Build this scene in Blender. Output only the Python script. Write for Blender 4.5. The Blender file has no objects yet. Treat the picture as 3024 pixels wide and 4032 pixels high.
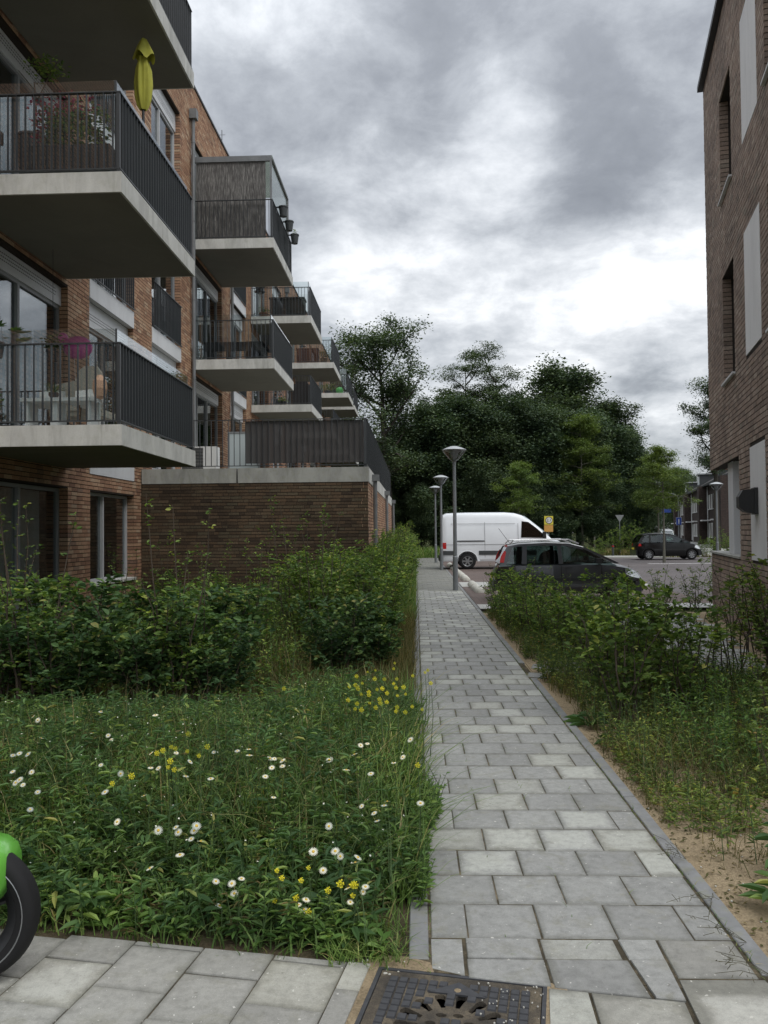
import bpy, math, random
import numpy as np
from math import radians, sin, cos, pi

scene = bpy.context.scene
COL = scene.collection
random.seed(7)
RNG = np.random.default_rng(11)

# ------------------------------------------------------------------ camera
cam_d = bpy.data.cameras.new('camera')
cam = bpy.data.objects.new('camera', cam_d)
COL.objects.link(cam)
scene.camera = cam
cam_d.sensor_fit = 'VERTICAL'
cam_d.sensor_height = 36.0
cam_d.lens = 36.0 * 3200.0 / 4032.0
cam_d.clip_end = 2000.0
cam_d.clip_start = 0.05
_yaw, _pitch, _roll = radians(2.2), radians(1.36), radians(0.53)
from mathutils import Matrix, Vector
_f = Vector((-sin(_yaw) * cos(_pitch), cos(_yaw) * cos(_pitch), sin(_pitch)))
_r0 = Vector((cos(_yaw), sin(_yaw), 0)); _u0 = _r0.cross(_f)
_r = cos(_roll) * _r0 - sin(_roll) * _u0
_u = cos(_roll) * _u0 + sin(_roll) * _r0
cam.matrix_world = Matrix(((_r.x, _u.x, -_f.x, 0), (_r.y, _u.y, -_f.y, 0), (_r.z, _u.z, -_f.z, 1.62), (0, 0, 0, 1)))

# ------------------------------------------------------------------ world: overcast sky
SUN_EL, SUN_AZ = radians(56), radians(140)      # azimuth clockwise from +Y
world = bpy.data.worlds.new('World'); scene.world = world; world.use_nodes = True
wn = world.node_tree.nodes; wl = world.node_tree.links
for n_ in list(wn): wn.remove(n_)
def WN(t, **k):
    n = wn.new(t)
    for a, b in k.items(): setattr(n, a, b)
    return n
def wmath(op, a, b=None, c=None, clamp=False):
    n = WN('ShaderNodeMath', operation=op, use_clamp=clamp)
    for i, v in enumerate((a, b, c)):
        if v is None: continue
        if isinstance(v, (int, float)): n.inputs[i].default_value = v
        else: wl.new(v, n.inputs[i])
    return n.outputs[0]
tc = WN('ShaderNodeTexCoord')
sep = WN('ShaderNodeSeparateXYZ'); wl.new(tc.outputs['Generated'], sep.inputs[0])
zc = wmath('ADD', wmath('MAXIMUM', sep.outputs[2], 0.0), 0.30)
px = wmath('DIVIDE', sep.outputs[0], zc); py = wmath('DIVIDE', sep.outputs[1], zc)
cmb = WN('ShaderNodeCombineXYZ'); wl.new(px, cmb.inputs[0]); wl.new(py, cmb.inputs[1])
cmb.inputs[2].default_value = 0.0
def wnoise(scale, detail, rough, dist, off=(0, 0, 0), src=None):
    mp = WN('ShaderNodeMapping'); wl.new(src or cmb.outputs[0], mp.inputs[0]); mp.inputs['Location'].default_value = off
    n = WN('ShaderNodeTexNoise'); n.inputs['Scale'].default_value = scale; n.inputs['Detail'].default_value = detail
    n.inputs['Roughness'].default_value = rough; n.inputs['Distortion'].default_value = dist
    wl.new(mp.outputs[0], n.inputs['Vector']); return n.outputs['Fac']
SKYOFF = (3.1, 7.7, 0.0)
nA = wnoise(1.7, 7.0, 0.55, 0.25, SKYOFF)
nB = wnoise(6.5, 10.0, 0.62, 0.2, (9.3, 2.2, 4.0))
nC = wnoise(0.5, 2.0, 0.5, 0.0, (1.7, 4.4, 2.0))
def wdot(v):
    n = WN('ShaderNodeVectorMath', operation='DOT_PRODUCT'); wl.new(tc.outputs['Generated'], n.inputs[0])
    L = math.sqrt(sum(a * a for a in v)); n.inputs[1].default_value = tuple(a / L for a in v); return n.outputs['Value']
def wblob(v, width, amp):     # a broad bank of cloud: smooth bump round a direction
    d = wdot(v); t = wmath('DIVIDE', wmath('SUBTRACT', 1.0, d), width)
    return wmath('MULTIPLY', wmath('POWER', 2.718, wmath('MULTIPLY', t, -1.0)), amp)
def wsub(n_, k): return wmath('MULTIPLY', wmath('SUBTRACT', n_, 0.5), k)
fld = wmath('ADD', wmath('ADD', wsub(nA, 1.0), wsub(nB, 0.78)), wmath('ADD', wsub(nC, 0.3), 0.56))
BLOBS = [((0.04, 1.0, 0.62), 0.036, -0.29), ((-0.02, 1.0, 0.50), 0.005, -0.15), ((0.29, 1.0, 0.50), 0.009, -0.17), ((0.215, 1.0, 0.41), 0.0022, -0.16), ((-0.20, 1.0, 0.44), 0.006, -0.04),
         ((0.13, 1.0, 0.51), 0.0016, 0.20), ((0.05, 1.0, 0.38), 0.012, 0.27), ((0.30, 1.0, 0.34), 0.004, 0.16), ((0.25, 1.0, 0.23), 0.010, 0.26), ((0.0, 1.0, 0.26), 0.009, 0.16), ((0.28, 1.0, 0.20), 0.0007, -0.3), ((0.10, 1.0, 0.285), 0.0012, -0.12)]
for v_, w_, a_ in BLOBS: fld = wmath('ADD', fld, wblob(v_, w_, a_))
rmp = WN('ShaderNodeValToRGB'); wl.new(fld, rmp.inputs[0])
cr = rmp.color_ramp; cr.interpolation = 'LINEAR'
STOPS = [(0.05, (0.125, 0.133, 0.147)), (0.28, (0.165, 0.175, 0.192)), (0.44, (0.235, 0.248, 0.267)), (0.57, (0.33, 0.345, 0.365)), (0.70, (0.44, 0.454, 0.472)), (0.88, (0.64, 0.65, 0.66))]
cr.elements[0].position = STOPS[0][0]; cr.elements[0].color = STOPS[0][1] + (1,)
cr.elements[1].position = STOPS[-1][0]; cr.elements[1].color = STOPS[-1][1] + (1,)
for p_, c_ in STOPS[1:-1]:
    e_ = cr.elements.new(p_); e_.color = c_ + (1,)
SKYS = 0.1
cscale = WN('ShaderNodeVectorMath', operation='SCALE'); wl.new(rmp.outputs[0], cscale.inputs[0]); _z = wmath('MAXIMUM', sep.outputs[2], 0.0)   # overcast sky: brighter towards the zenith
wl.new(wmath('MULTIPLY', wmath('ADD', wmath('MULTIPLY', wmath('MULTIPLY', _z, _z), 1.7), 0.84), 1.0 / SKYS), cscale.inputs['Scale'])
sky = WN('ShaderNodeTexSky'); sky.sky_type = 'NISHITA'; sky.sun_disc = False
sky.sun_elevation = SUN_EL; sky.sun_rotation = SUN_AZ
wmx = WN('ShaderNodeMix', data_type='RGBA'); wmx.inputs['Factor'].default_value = 0.94
wl.new(sky.outputs[0], wmx.inputs['A']); wl.new(cscale.outputs[0], wmx.inputs['B'])
bg = WN('ShaderNodeBackground'); bg.inputs['Strength'].default_value = SKYS; wl.new(wmx.outputs['Result'], bg.inputs['Color'])
wo = WN('ShaderNodeOutputWorld'); wl.new(bg.outputs[0], wo.inputs[0])

sun_d = bpy.data.lights.new('sun', 'SUN'); sun_d.energy = 0.85; sun_d.angle = radians(40); sun_d.color = (1.0, 0.97, 0.92)
sun = bpy.data.objects.new('sun', sun_d); COL.objects.link(sun)
_sd = Vector((sin(SUN_AZ) * cos(SUN_EL), cos(SUN_AZ) * cos(SUN_EL), sin(SUN_EL)))
sun.rotation_euler = _sd.to_track_quat('Z', 'Y').to_euler()

vs = scene.view_settings
scene.display_settings.display_device = 'sRGB'
vs.view_transform = 'Standard'; vs.look = 'None'; vs.exposure = 0.95; vs.gamma = 1.0; vs.use_curve_mapping = False
scene.render.engine = 'CYCLES'
scene.cycles.max_bounces = 8; scene.cycles.diffuse_bounces = 3; scene.cycles.glossy_bounces = 3
scene.cycles.transmission_bounces = 4; scene.cycles.transparent_max_bounces = 12
scene.cycles.use_denoising = True

# ------------------------------------------------------------------ material helpers
class NT:
    def __init__(s, name):
        s.m = bpy.data.materials.new(name); s.m.use_nodes = True; s.n = s.m.node_tree.nodes; s.l = s.m.node_tree.links
        s.n.clear(); s.out = s.n.new('ShaderNodeOutputMaterial')
    def node(s, t, **k):
        n = s.n.new(t)
        for a, b in k.items(): setattr(n, a, b)
        return n
    def set(s, inp, v):
        if isinstance(v, bpy.types.NodeSocket): s.l.new(v, inp)
        elif isinstance(v, (tuple, list)) and len(v) == 3 and inp.type == 'RGBA': inp.default_value = tuple(v) + (1,)
        else: inp.default_value = v
    def math(s, op, a, b=0.0, clamp=False):
        n = s.node('ShaderNodeMath', operation=op, use_clamp=clamp); s.set(n.inputs[0], a); s.set(n.inputs[1], b); return n.outputs[0]
    def mix(s, f, a, b, mode='MIX'):
        n = s.node('ShaderNodeMix', data_type='RGBA', blend_type=mode); s.set(n.inputs['Factor'], f); s.set(n.inputs['A'], a); s.set(n.inputs['B'], b)
        return n.outputs['Result']
    def coord(s, which='Object', scale=None, rot=None):
        t = s.node('ShaderNodeTexCoord'); o = t.outputs[which]
        if scale or rot:
            m = s.node('ShaderNodeMapping'); s.l.new(o, m.inputs[0])
            if scale: m.inputs['Scale'].default_value = scale
            if rot: m.inputs['Rotation'].default_value = rot
            o = m.outputs[0]
        return o
    def wpos(s):
        return s.node('ShaderNodeNewGeometry').outputs['Position']
    def scalev(s, v, sc):
        m = s.node('ShaderNodeMapping'); s.l.new(v, m.inputs[0]); m.inputs['Scale'].default_value = sc; return m.outputs[0]
    def noise(s, vec, scale, detail=4, rough=0.55, dist=0.0):
        n = s.node('ShaderNodeTexNoise'); s.l.new(vec, n.inputs['Vector']); n.inputs['Scale'].default_value = scale
        n.inputs['Detail'].default_value = detail; n.inputs['Roughness'].default_value = rough; n.inputs['Distortion'].default_value = dist
        return n.outputs['Fac']
    def ramp(s, f, stops, interp='LINEAR'):
        n = s.node('ShaderNodeValToRGB'); s.l.new(f, n.inputs[0]); r = n.color_ramp; r.interpolation = interp
        def c4(c): return tuple(c) + (1,) if isinstance(c, (tuple, list)) else (c, c, c, 1)
        r.elements[0].position = stops[0][0]; r.elements[0].color = c4(stops[0][1])
        r.elements[1].position = stops[-1][0]; r.elements[1].color = c4(stops[-1][1])
        for p, c in stops[1:-1]:
            e = r.elements.new(p); e.color = c4(c)
        return n.outputs[0]
    def rnd(s):
        g = s.node('ShaderNodeNewGeometry').outputs['Random Per Island']; o = s.node('ShaderNodeObjectInfo').outputs['Random']
        return s.math('FRACT', s.math('ADD', g, s.math('MULTIPLY', o, 7.31)))
    def orand(s): return s.node('ShaderNodeObjectInfo').outputs['Random']
    def bump(s, h, strength=0.3, dist=0.01):
        b = s.node('ShaderNodeBump'); s.l.new(h, b.inputs['Height']); b.inputs['Strength'].default_value = strength; b.inputs['Distance'].default_value = dist
        return b.outputs[0]
    def bsdf(s, color, rough=0.6, metal=0.0, spec=0.5, normal=None, **kw):
        b = s.node('ShaderNodeBsdfPrincipled'); s.set(b.inputs['Base Color'], color); s.set(b.inputs['Roughness'], rough)
        s.set(b.inputs['Metallic'], metal); s.set(b.inputs['Specular IOR Level'], spec)
        if normal is not None: s.l.new(normal, b.inputs['Normal'])
        for k, v in kw.items(): s.set(b.inputs[k.replace('_', ' ')], v)
        return b.outputs[0]
    def done(s, sh):
        s.l.new(sh, s.out.inputs[0]); return s.m
M = {}
def plain(name, color, rough=0.6, metal=0.0, spec=0.5, var=0.12, scale=6.0, **kw):
    t = NT(name); v = t.wpos(); n = t.noise(v, scale, 5, 0.6)
    c = t.mix(1.0, color, t.ramp(n, [(0.3, 1.0 - var), (0.7, 1.0 + 0.0)]), 'MULTIPLY')
    r = t.math('ADD', t.math('MULTIPLY', n, 0.15), rough - 0.07)
    M[name] = t.done(t.bsdf(c, r, metal, spec, **kw)); return M[name]

def brick_mat(name, stops, dirt=0.35, rough=0.85):
    t = NT(name); p = t.wpos(); r = t.rnd()
    c = t.ramp(r, stops)
    n1 = t.noise(p, 38, 5, 0.7); n2 = t.noise(p, 0.55, 4, 0.6); n3 = t.noise(p, 140, 3, 0.6)
    c = t.mix(1.0, c, t.ramp(n1, [(0.3, 0.62), (0.55, 1.0), (0.75, 1.18)]), 'MULTIPLY')
    c = t.mix(1.0, c, t.ramp(n2, [(0.35, 1.0 - dirt), (0.6, 1.0)]), 'MULTIPLY')
    c = t.mix(t.math('MULTIPLY', t.ramp(n3, [(0.62, 0.0), (0.75, 1.0)]), 0.25), c, (0.42, 0.38, 0.33))
    M[name] = t.done(t.bsdf(c, rough, 0, 0.3, t.bump(n1, 0.5, 0.006))); return M[name]
brick_mat('brick_orange', [(0.0, (0.280, 0.155, 0.102)), (0.25, (0.390, 0.221, 0.137)), (0.55, (0.458, 0.269, 0.166)), (0.8, (0.498, 0.318, 0.202)), (0.93, (0.554, 0.400, 0.272)), (1.0, (0.239, 0.144, 0.103))], 0.22)
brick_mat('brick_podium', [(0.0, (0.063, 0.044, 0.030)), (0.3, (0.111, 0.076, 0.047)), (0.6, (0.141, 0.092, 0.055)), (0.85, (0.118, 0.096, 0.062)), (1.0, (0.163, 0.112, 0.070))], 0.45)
brick_mat('brick_brown', [(0.0, (0.244, 0.187, 0.152)), (0.25, (0.313, 0.237, 0.191)), (0.55, (0.357, 0.265, 0.208)), (0.8, (0.383, 0.297, 0.240)), (0.94, (0.444, 0.356, 0.288)), (1.0, (0.270, 0.229, 0.183))], 0.3)

def brick_tex_mat(name, c1, c2, mortar, axis, bw, bh, joint):
    t = NT(name); p = t.wpos(); sp = t.node('ShaderNodeSeparateXYZ'); t.l.new(p, sp.inputs[0])
    cb = t.node('ShaderNodeCombineXYZ'); t.l.new(sp.outputs[axis], cb.inputs[0]); t.l.new(sp.outputs[2], cb.inputs[1])
    b = t.node('ShaderNodeTexBrick'); t.l.new(cb.outputs[0], b.inputs['Vector']); b.inputs['Scale'].default_value = 1.0
    b.inputs['Brick Width'].default_value = bw; b.inputs['Row Height'].default_value = bh; b.inputs['Mortar Size'].default_value = joint
    b.inputs['Color1'].default_value = c1 + (1,); b.inputs['Color2'].default_value = c2 + (1,); b.inputs['Mortar'].default_value = mortar + (1,)
    n = t.noise(p, 7, 5, 0.7); c = t.mix(1.0, b.outputs['Color'], t.ramp(n, [(0.3, 0.7), (0.7, 1.15)]), 'MULTIPLY')
    M[name] = t.done(t.bsdf(c, 0.88, 0, 0.3, t.bump(b.outputs['Fac'], -0.4, 0.01))); return M[name]
brick_tex_mat('brick_far', (0.38, 0.21, 0.135), (0.48, 0.29, 0.19), (0.08, 0.06, 0.05), 1, 0.22, 0.068, 0.009)
brick_tex_mat('brick_far_front', (0.36, 0.18, 0.115), (0.45, 0.25, 0.165), (0.08, 0.06, 0.05), 0, 0.22, 0.068, 0.009)
brick_tex_mat('brick_dark_house', (0.055, 0.04, 0.036), (0.08, 0.055, 0.048), (0.03, 0.026, 0.024), 0, 0.22, 0.07, 0.01)
plain('mortar', (0.045, 0.036, 0.03), 0.95, spec=0.1, scale=30)
plain('mortar_grey', (0.05, 0.043, 0.038), 0.95, spec=0.1, scale=30)

def concrete(name, col, stain=0.25, sc=1.0, algae=0.0, rough=0.8):
    t = NT(name); p = t.wpos(); a = t.noise(t.scalev(p, (1, 1, 0.35)), 2.2 * sc, 6, 0.62, 0.6); b = t.noise(p, 60, 4, 0.7); c3 = t.noise(p, 11, 5, 0.6)
    c = t.mix(1.0, col, t.ramp(a, [(0.3, 1.0 - stain), (0.62, 1.0)]), 'MULTIPLY')
    c = t.mix(1.0, c, t.ramp(b, [(0.3, 0.93), (0.7, 1.04)]), 'MULTIPLY')
    dr = t.noise(t.scalev(p, (9, 9, 1.1)), 1.0, 5, 0.7); c = t.mix(t.ramp(dr, [(0.56, 0.0), (0.78, stain * 1.6)]), c, (0.17, 0.165, 0.13))
    if algae: c = t.mix(t.math('MULTIPLY', t.ramp(c3, [(0.5, 0.0), (0.72, 1.0)]), algae), c, (0.22, 0.22, 0.10))
    M[name] = t.done(t.bsdf(c, rough, 0, 0.35, t.bump(b, 0.15, 0.003))); return M[name]
concrete('slab_concrete', (0.60, 0.60, 0.565), 0.34, 1.3, 0.16)
concrete('slab_edge_old', (0.40, 0.40, 0.37), 0.35, 1.6, 0.25)
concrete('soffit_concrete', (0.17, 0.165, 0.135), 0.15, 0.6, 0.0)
concrete('white_panel', (0.66, 0.67, 0.68), 0.10, 0.8)
concrete('grey_panel', (0.78, 0.78, 0.78), 0.12, 0.8)
concrete('stop_concrete', (0.52, 0.51, 0.46), 0.25, 3.0, 0.15)
concrete('kerb_concrete', (0.225, 0.23, 0.232), 0.3, 3.0, 0.35)
concrete('sidewalk_far', (0.40, 0.40, 0.38), 0.15, 0.5)

def tile_mat(name, base, patch):
    t = NT(name); p = t.wpos(); o = t.node('ShaderNodeObjectInfo'); r = t.rnd()
    gen = t.node('ShaderNodeTexCoord').outputs['Object']
    c = t.ramp(r, [(0.0, tuple(x * 0.87 for x in base)), (0.3, tuple(x * 0.97 for x in base)), (0.6, base), (0.8, (base[0] * 1.07, base[1] * 1.06, base[2] * 0.97)), (1.0, tuple(x * 1.10 for x in base))])
    big = t.noise(p, 1.3, 4, 0.6); c = t.mix(1.0, c, t.ramp(big, [(0.3, 0.84), (0.7, 1.08)]), 'MULTIPLY')
    st_ = t.noise(p, 6.5, 6, 0.7, 0.5); c = t.mix(t.ramp(st_, [(0.53, 0.0), (0.70, 0.6)]), c, (0.185, 0.18, 0.135)); c = t.mix(1.0, c, t.ramp(st_, [(0.28, 0.82), (0.46, 1.0)]), 'MULTIPLY')
    # pale lime bloom in the middle of some tiles
    off = t.node('ShaderNodeVectorMath', operation='ADD'); t.l.new(gen, off.inputs[0])
    sp = t.node('ShaderNodeSeparateXYZ'); t.l.new(gen, sp.inputs[0])
    ax = t.math('ABSOLUTE', sp.outputs[0]); ay = t.math('ABSOLUTE', sp.outputs[1])
    edge = t.math('MAXIMUM', ax, ay)
    wob = t.noise(p, 9, 4, 0.6)
    e2 = t.math('ADD', edge, t.math('MULTIPLY', t.math('SUBTRACT', wob, 0.5), 0.14))
    mask = t.ramp(e2, [(0.085, 1.0), (0.135, 0.0)])
    sel = t.ramp(r, [(0.0, 0.0), (0.5, 0.05), (0.72, 0.35), (0.85, 0.9), (1.0, 1.0)])
    c = t.mix(t.math('MULTIPLY', t.math('MULTIPLY', mask, sel), 0.65), c, patch)
    # darker, greener rim along the joints of every tile
    rim = t.ramp(t.math('ADD', edge, t.math('MULTIPLY', t.math('SUBTRACT', wob, 0.5), 0.03)), [(0.118, 0.0), (0.149, 1.0)])
    c = t.mix(t.math('MULTIPLY', rim, 0.55), c, (0.11, 0.11, 0.09))
    mot = t.noise(p, 22, 5, 0.75); c = t.mix(1.0, c, t.ramp(mot, [(0.3, 0.76), (0.5, 1.0), (0.70, 1.16)]), 'MULTIPLY')
    fine = t.noise(p, 260, 3, 0.7); c = t.mix(1.0, c, t.ramp(fine, [(0.25, 0.80), (0.5, 1.0), (0.75, 1.15)]), 'MULTIPLY')
    spk = t.noise(p, 46, 2, 0.5); c = t.mix(t.math('MULTIPLY', t.ramp(spk, [(0.70, 0.0), (0.73, 1.0)]), 0.7), c, (0.62, 0.61, 0.56))
    spd = t.noise(p, 31, 3, 0.6); c = t.mix(t.math('MULTIPLY', t.ramp(spd, [(0.70, 0.0), (0.74, 1.0)]), 0.45), c, (0.10, 0.09, 0.07))
    M[name] = t.done(t.bsdf(c, t.math('ADD', 0.62, t.math('MULTIPLY', wob, 0.25)), 0, 0.4, t.bump(fine, 0.25, 0.002))); return M[name]
tile_mat('paving_tile', (0.282, 0.285, 0.273), (0.43, 0.44, 0.40))
tile_mat('paving_tile_warm', (0.278, 0.275, 0.252), (0.45, 0.45, 0.41))

def ground_mat(name, cols, sc=1.0, rough=0.95, bump=0.6):
    t = NT(name); p = t.wpos(); a = t.noise(p, 1.2 * sc, 6, 0.65, 0.4); b = t.noise(p, 45 * sc, 5, 0.7); c_ = t.noise(p, 9 * sc, 4, 0.6)
    c = t.ramp(a, [(0.3, cols[0]), (0.5, cols[1]), (0.7, cols[2])])
    c = t.mix(1.0, c, t.ramp(b, [(0.25, 0.55), (0.5, 1.0), (0.75, 1.3)]), 'MULTIPLY')
    c = t.mix(t.ramp(c_, [(0.55, 0.0), (0.75, 0.6)]), c, cols[3])
    M[name] = t.done(t.bsdf(c, rough, 0, 0.15, t.bump(b, bump, 0.02))); return M[name]
ground_mat('soil', ((0.05, 0.045, 0.03), (0.075, 0.06, 0.038), (0.11, 0.085, 0.055), (0.04, 0.05, 0.02)), 1.5)
ground_mat('sand', ((0.30, 0.235, 0.15), (0.36, 0.285, 0.185), (0.25, 0.195, 0.125), (0.14, 0.115, 0.07)), 2.0, bump=0.8)
ground_mat('verge', ((0.05, 0.06, 0.022), (0.075, 0.09, 0.03), (0.11, 0.125, 0.045), (0.12, 0.10, 0.055)), 0.7)
def clinker(name, c1, c2):
    t = NT(name); p = t.wpos(); sp = t.scalev(p, (1, 1, 1)); b = t.node('ShaderNodeTexBrick'); t.l.new(sp, b.inputs['Vector'])
    b.inputs['Scale'].default_value = 1.0; b.inputs['Brick Width'].default_value = 0.21; b.inputs['Row Height'].default_value = 0.105; b.inputs['Mortar Size'].default_value = 0.006
    b.inputs['Color1'].default_value = c1 + (1,); b.inputs['Color2'].default_value = c2 + (1,); b.inputs['Mortar'].default_value = (0.06, 0.05, 0.045, 1)
    n = t.noise(p, 0.5, 5, 0.6); n2 = t.noise(p, 25, 4, 0.7)
    c = t.mix(1.0, b.outputs['Color'], t.ramp(n, [(0.3, 0.75), (0.7, 1.15)]), 'MULTIPLY')
    c = t.mix(1.0, c, t.ramp(n2, [(0.3, 0.7), (0.7, 1.2)]), 'MULTIPLY')
    M[name] = t.done(t.bsdf(c, 0.8, 0, 0.35, t.bump(b.outputs['Fac'], -0.3, 0.01))); return M[name]
clinker('parking_clinker', (0.105, 0.095, 0.097), (0.14, 0.122, 0.12))
clinker('bay_clinker', (0.12, 0.09, 0.08), (0.155, 0.115, 0.10))

def leaf_mat(name, stops, trans=0.3, rough=0.62, ovar=0.25, spec=0.22):
    t = NT(name); r = t.rnd(); c = t.ramp(r, stops)
    o = t.orand(); c = t.mix(1.0, c, t.ramp(o, [(0.0, 1.0 - ovar), (1.0, 1.0 + ovar * 0.4)]), 'MULTIPLY')
    cn = t.noise(t.wpos(), 0.45 if name.startswith('crown') else 2.2, 3, 0.5); c = t.mix(1.0, c, t.ramp(cn, [(0.32, (0.68, 0.74, 0.72)), (0.68, (1.32, 1.26, 1.05))]), 'MULTIPLY')
    b = t.bsdf(c, rough, 0, spec); tr = t.node('ShaderNodeBsdfTranslucent')
    t.set(tr.inputs[0], t.mix(1.0, c, (1.25, 1.35, 0.6), 'MULTIPLY'))
    mx = t.node('ShaderNodeMixShader'); mx.inputs[0].default_value = trans; t.l.new(b, mx.inputs[1]); t.l.new(tr.outputs[0], mx.inputs[2])
    M[name] = t.done(mx.outputs[0]); return M[name]
leaf_mat('leaf_dark', [(0.0, (0.042, 0.086, 0.040)), (0.5, (0.073, 0.141, 0.059)), (0.85, (0.118, 0.205, 0.084)), (0.95, (0.233, 0.324, 0.109)), (1.0, (0.312, 0.299, 0.119))])
leaf_mat('leaf_hedge', [(0.0, (0.063, 0.111, 0.033)), (0.4, (0.106, 0.177, 0.051)), (0.75, (0.167, 0.248, 0.067)), (0.93, (0.257, 0.347, 0.084)), (1.0, (0.407, 0.402, 0.144))], 0.33)
leaf_mat('leaf_sparse', [(0.0, (0.071, 0.116, 0.041)), (0.4, (0.129, 0.189, 0.058)), (0.8, (0.204, 0.265, 0.080)), (0.95, (0.332, 0.367, 0.096)), (1.0, (0.307, 0.161, 0.085))])
leaf_mat('leaf_herb', [(0.0, (0.066, 0.135, 0.039)), (0.4, (0.110, 0.208, 0.061)), (0.8, (0.175, 0.286, 0.087)), (1.0, (0.267, 0.374, 0.128))], 0.3, 0.45)
leaf_mat('grass_green', [(0.0, (0.070, 0.122, 0.035)), (0.5, (0.118, 0.201, 0.057)), (0.85, (0.186, 0.261, 0.086)), (1.0, (0.389, 0.314, 0.173))], 0.3)
leaf_mat('grass_dry', [(0.0, (0.07, 0.075, 0.028)), (0.4, (0.105, 0.105, 0.042)), (0.75, (0.15, 0.13, 0.062)), (1.0, (0.26, 0.2, 0.11))], 0.3, 0.7)
leaf_mat('crown_oak', [(0.0, (0.044, 0.069, 0.045)), (0.5, (0.077, 0.115, 0.068)), (1.0, (0.132, 0.174, 0.096))], 0.2, 0.6)
leaf_mat('crown_forest', [(0.0, (0.035, 0.060, 0.041)), (0.5, (0.062, 0.099, 0.059)), (1.0, (0.111, 0.150, 0.086))], 0.2, 0.6)
leaf_mat('crown_young', [(0.0, (0.081, 0.129, 0.042)), (0.5, (0.127, 0.185, 0.058)), (1.0, (0.199, 0.256, 0.095))], 0.35, 0.6)
leaf_mat('petal_white', [(0.0, (0.72, 0.72, 0.70)), (1.0, (0.85, 0.85, 0.83))], 0.25, 0.6, 0.05)
leaf_mat('petal_yellow', [(0.0, (0.62, 0.58, 0.05)), (1.0, (0.80, 0.74, 0.09))], 0.25, 0.6, 0.05)
leaf_mat('petal_pink', [(0.0, (0.26, 0.03, 0.09)), (1.0, (0.42, 0.06, 0.16))], 0.25, 0.6, 0.05)
plain('flower_eye', (0.62, 0.40, 0.05), 0.8, scale=200)
plain('stem_green', (0.07, 0.12, 0.04), 0.7); plain('twig', (0.10, 0.095, 0.06), 0.9); plain('stem_brown', (0.075, 0.058, 0.042), 0.85); plain('bark', (0.055, 0.048, 0.038), 0.95, var=0.4, scale=14)
plain('bark_young', (0.13, 0.125, 0.10), 0.9, var=0.3, scale=14)
plain('rail_metal', (0.035, 0.040, 0.044), 0.42, 0.0, 0.6, var=0.15); plain('frame_grey', (0.24, 0.25, 0.255), 0.45, 0.0, 0.5, var=0.08)
plain('frame_light', (0.50, 0.51, 0.52), 0.5); plain('frame_dark', (0.045, 0.05, 0.052), 0.5)
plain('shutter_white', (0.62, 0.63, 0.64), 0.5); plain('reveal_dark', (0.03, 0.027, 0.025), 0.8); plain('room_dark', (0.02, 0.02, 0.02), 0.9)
plain('pipe_zinc', (0.20, 0.21, 0.215), 0.5, 0.3, 0.5, var=0.3, scale=5); plain('steel_post', (0.22, 0.235, 0.245), 0.45, 0.4, 0.5, var=0.2, scale=3)
ground_mat('joint_fill', ((0.045, 0.04, 0.03), (0.085, 0.072, 0.05), (0.22, 0.18, 0.12), (0.06, 0.065, 0.035)), 6.0)
ground_mat('iron_dust', ((0.05, 0.048, 0.045), (0.11, 0.095, 0.075), (0.24, 0.20, 0.14), (0.05, 0.05, 0.05)), 5.0)
plain('roof_trim', (0.03, 0.032, 0.034), 0.5); plain('black_plastic', (0.016, 0.017, 0.018), 0.5, var=0.2); plain('dark_wicker', (0.02, 0.018, 0.018), 0.8, var=0.4, scale=60)
plain('rubber', (0.014, 0.014, 0.015), 0.75, spec=0.3, var=0.25, scale=30); plain('rim_metal', (0.34, 0.35, 0.36), 0.35, 0.7); plain('rim_dark', (0.03, 0.031, 0.034), 0.4)
plain('green_paint', (0.13, 0.42, 0.055), 0.28, 0, 0.6, var=0.04, Coat_Weight=0.6); plain('orange_lens', (0.55, 0.13, 0.01), 0.2, var=0.1); plain('red_lens', (0.45, 0.012, 0.012), 0.18, var=0.1)
plain('chrome', (0.6, 0.6, 0.6), 0.2, 0.9, var=0.05)
plain('van_white', (0.74, 0.77, 0.80), 0.35, 0, 0.5, var=0.06, scale=1.5, Coat_Weight=0.4); plain('car_grey', (0.045, 0.048, 0.053), 0.3, 0.4, 0.6, var=0.06, scale=2, Coat_Weight=1.0)
plain('car_black', (0.005, 0.0055, 0.006), 0.3, 0.0, 0.4, var=0.05, Coat_Weight=0.25); plain('car_silver', (0.55, 0.57, 0.58), 0.3, 0.5, 0.6, var=0.05, Coat_Weight=0.6)
plain('headlamp_glass', (0.62, 0.65, 0.66), 0.12, 0.3, 0.8, var=0.1); plain('seat_fabric', (0.025, 0.025, 0.028), 0.9)
plain('yellow_cloth', (0.47, 0.46, 0.065), 0.8, var=0.2, scale=9); plain('beige_cloth', (0.42, 0.40, 0.34), 0.85); plain('white_paint', (0.72, 0.72, 0.70), 0.5)
plain('pink_plastic', (0.62, 0.10, 0.36), 0.35); plain('peach_paper', (0.72, 0.42, 0.28), 0.7); plain('green_plastic', (0.10, 0.62, 0.14), 0.4)
plain('wood_red', (0.20, 0.075, 0.05), 0.75, var=0.35, scale=12); plain('wood_brown', (0.16, 0.10, 0.06), 0.8, var=0.35, scale=12); plain('terracotta', (0.34, 0.15, 0.08), 0.8)
plain('sign_yellow', (0.72, 0.62, 0.07), 0.5, var=0.06); plain('sign_orange', (0.68, 0.36, 0.09), 0.5, var=0.2, scale=12); plain('sign_blue', (0.03, 0.07, 0.32), 0.45); plain('sign_white', (0.75, 0.75, 0.75), 0.5)
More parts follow.
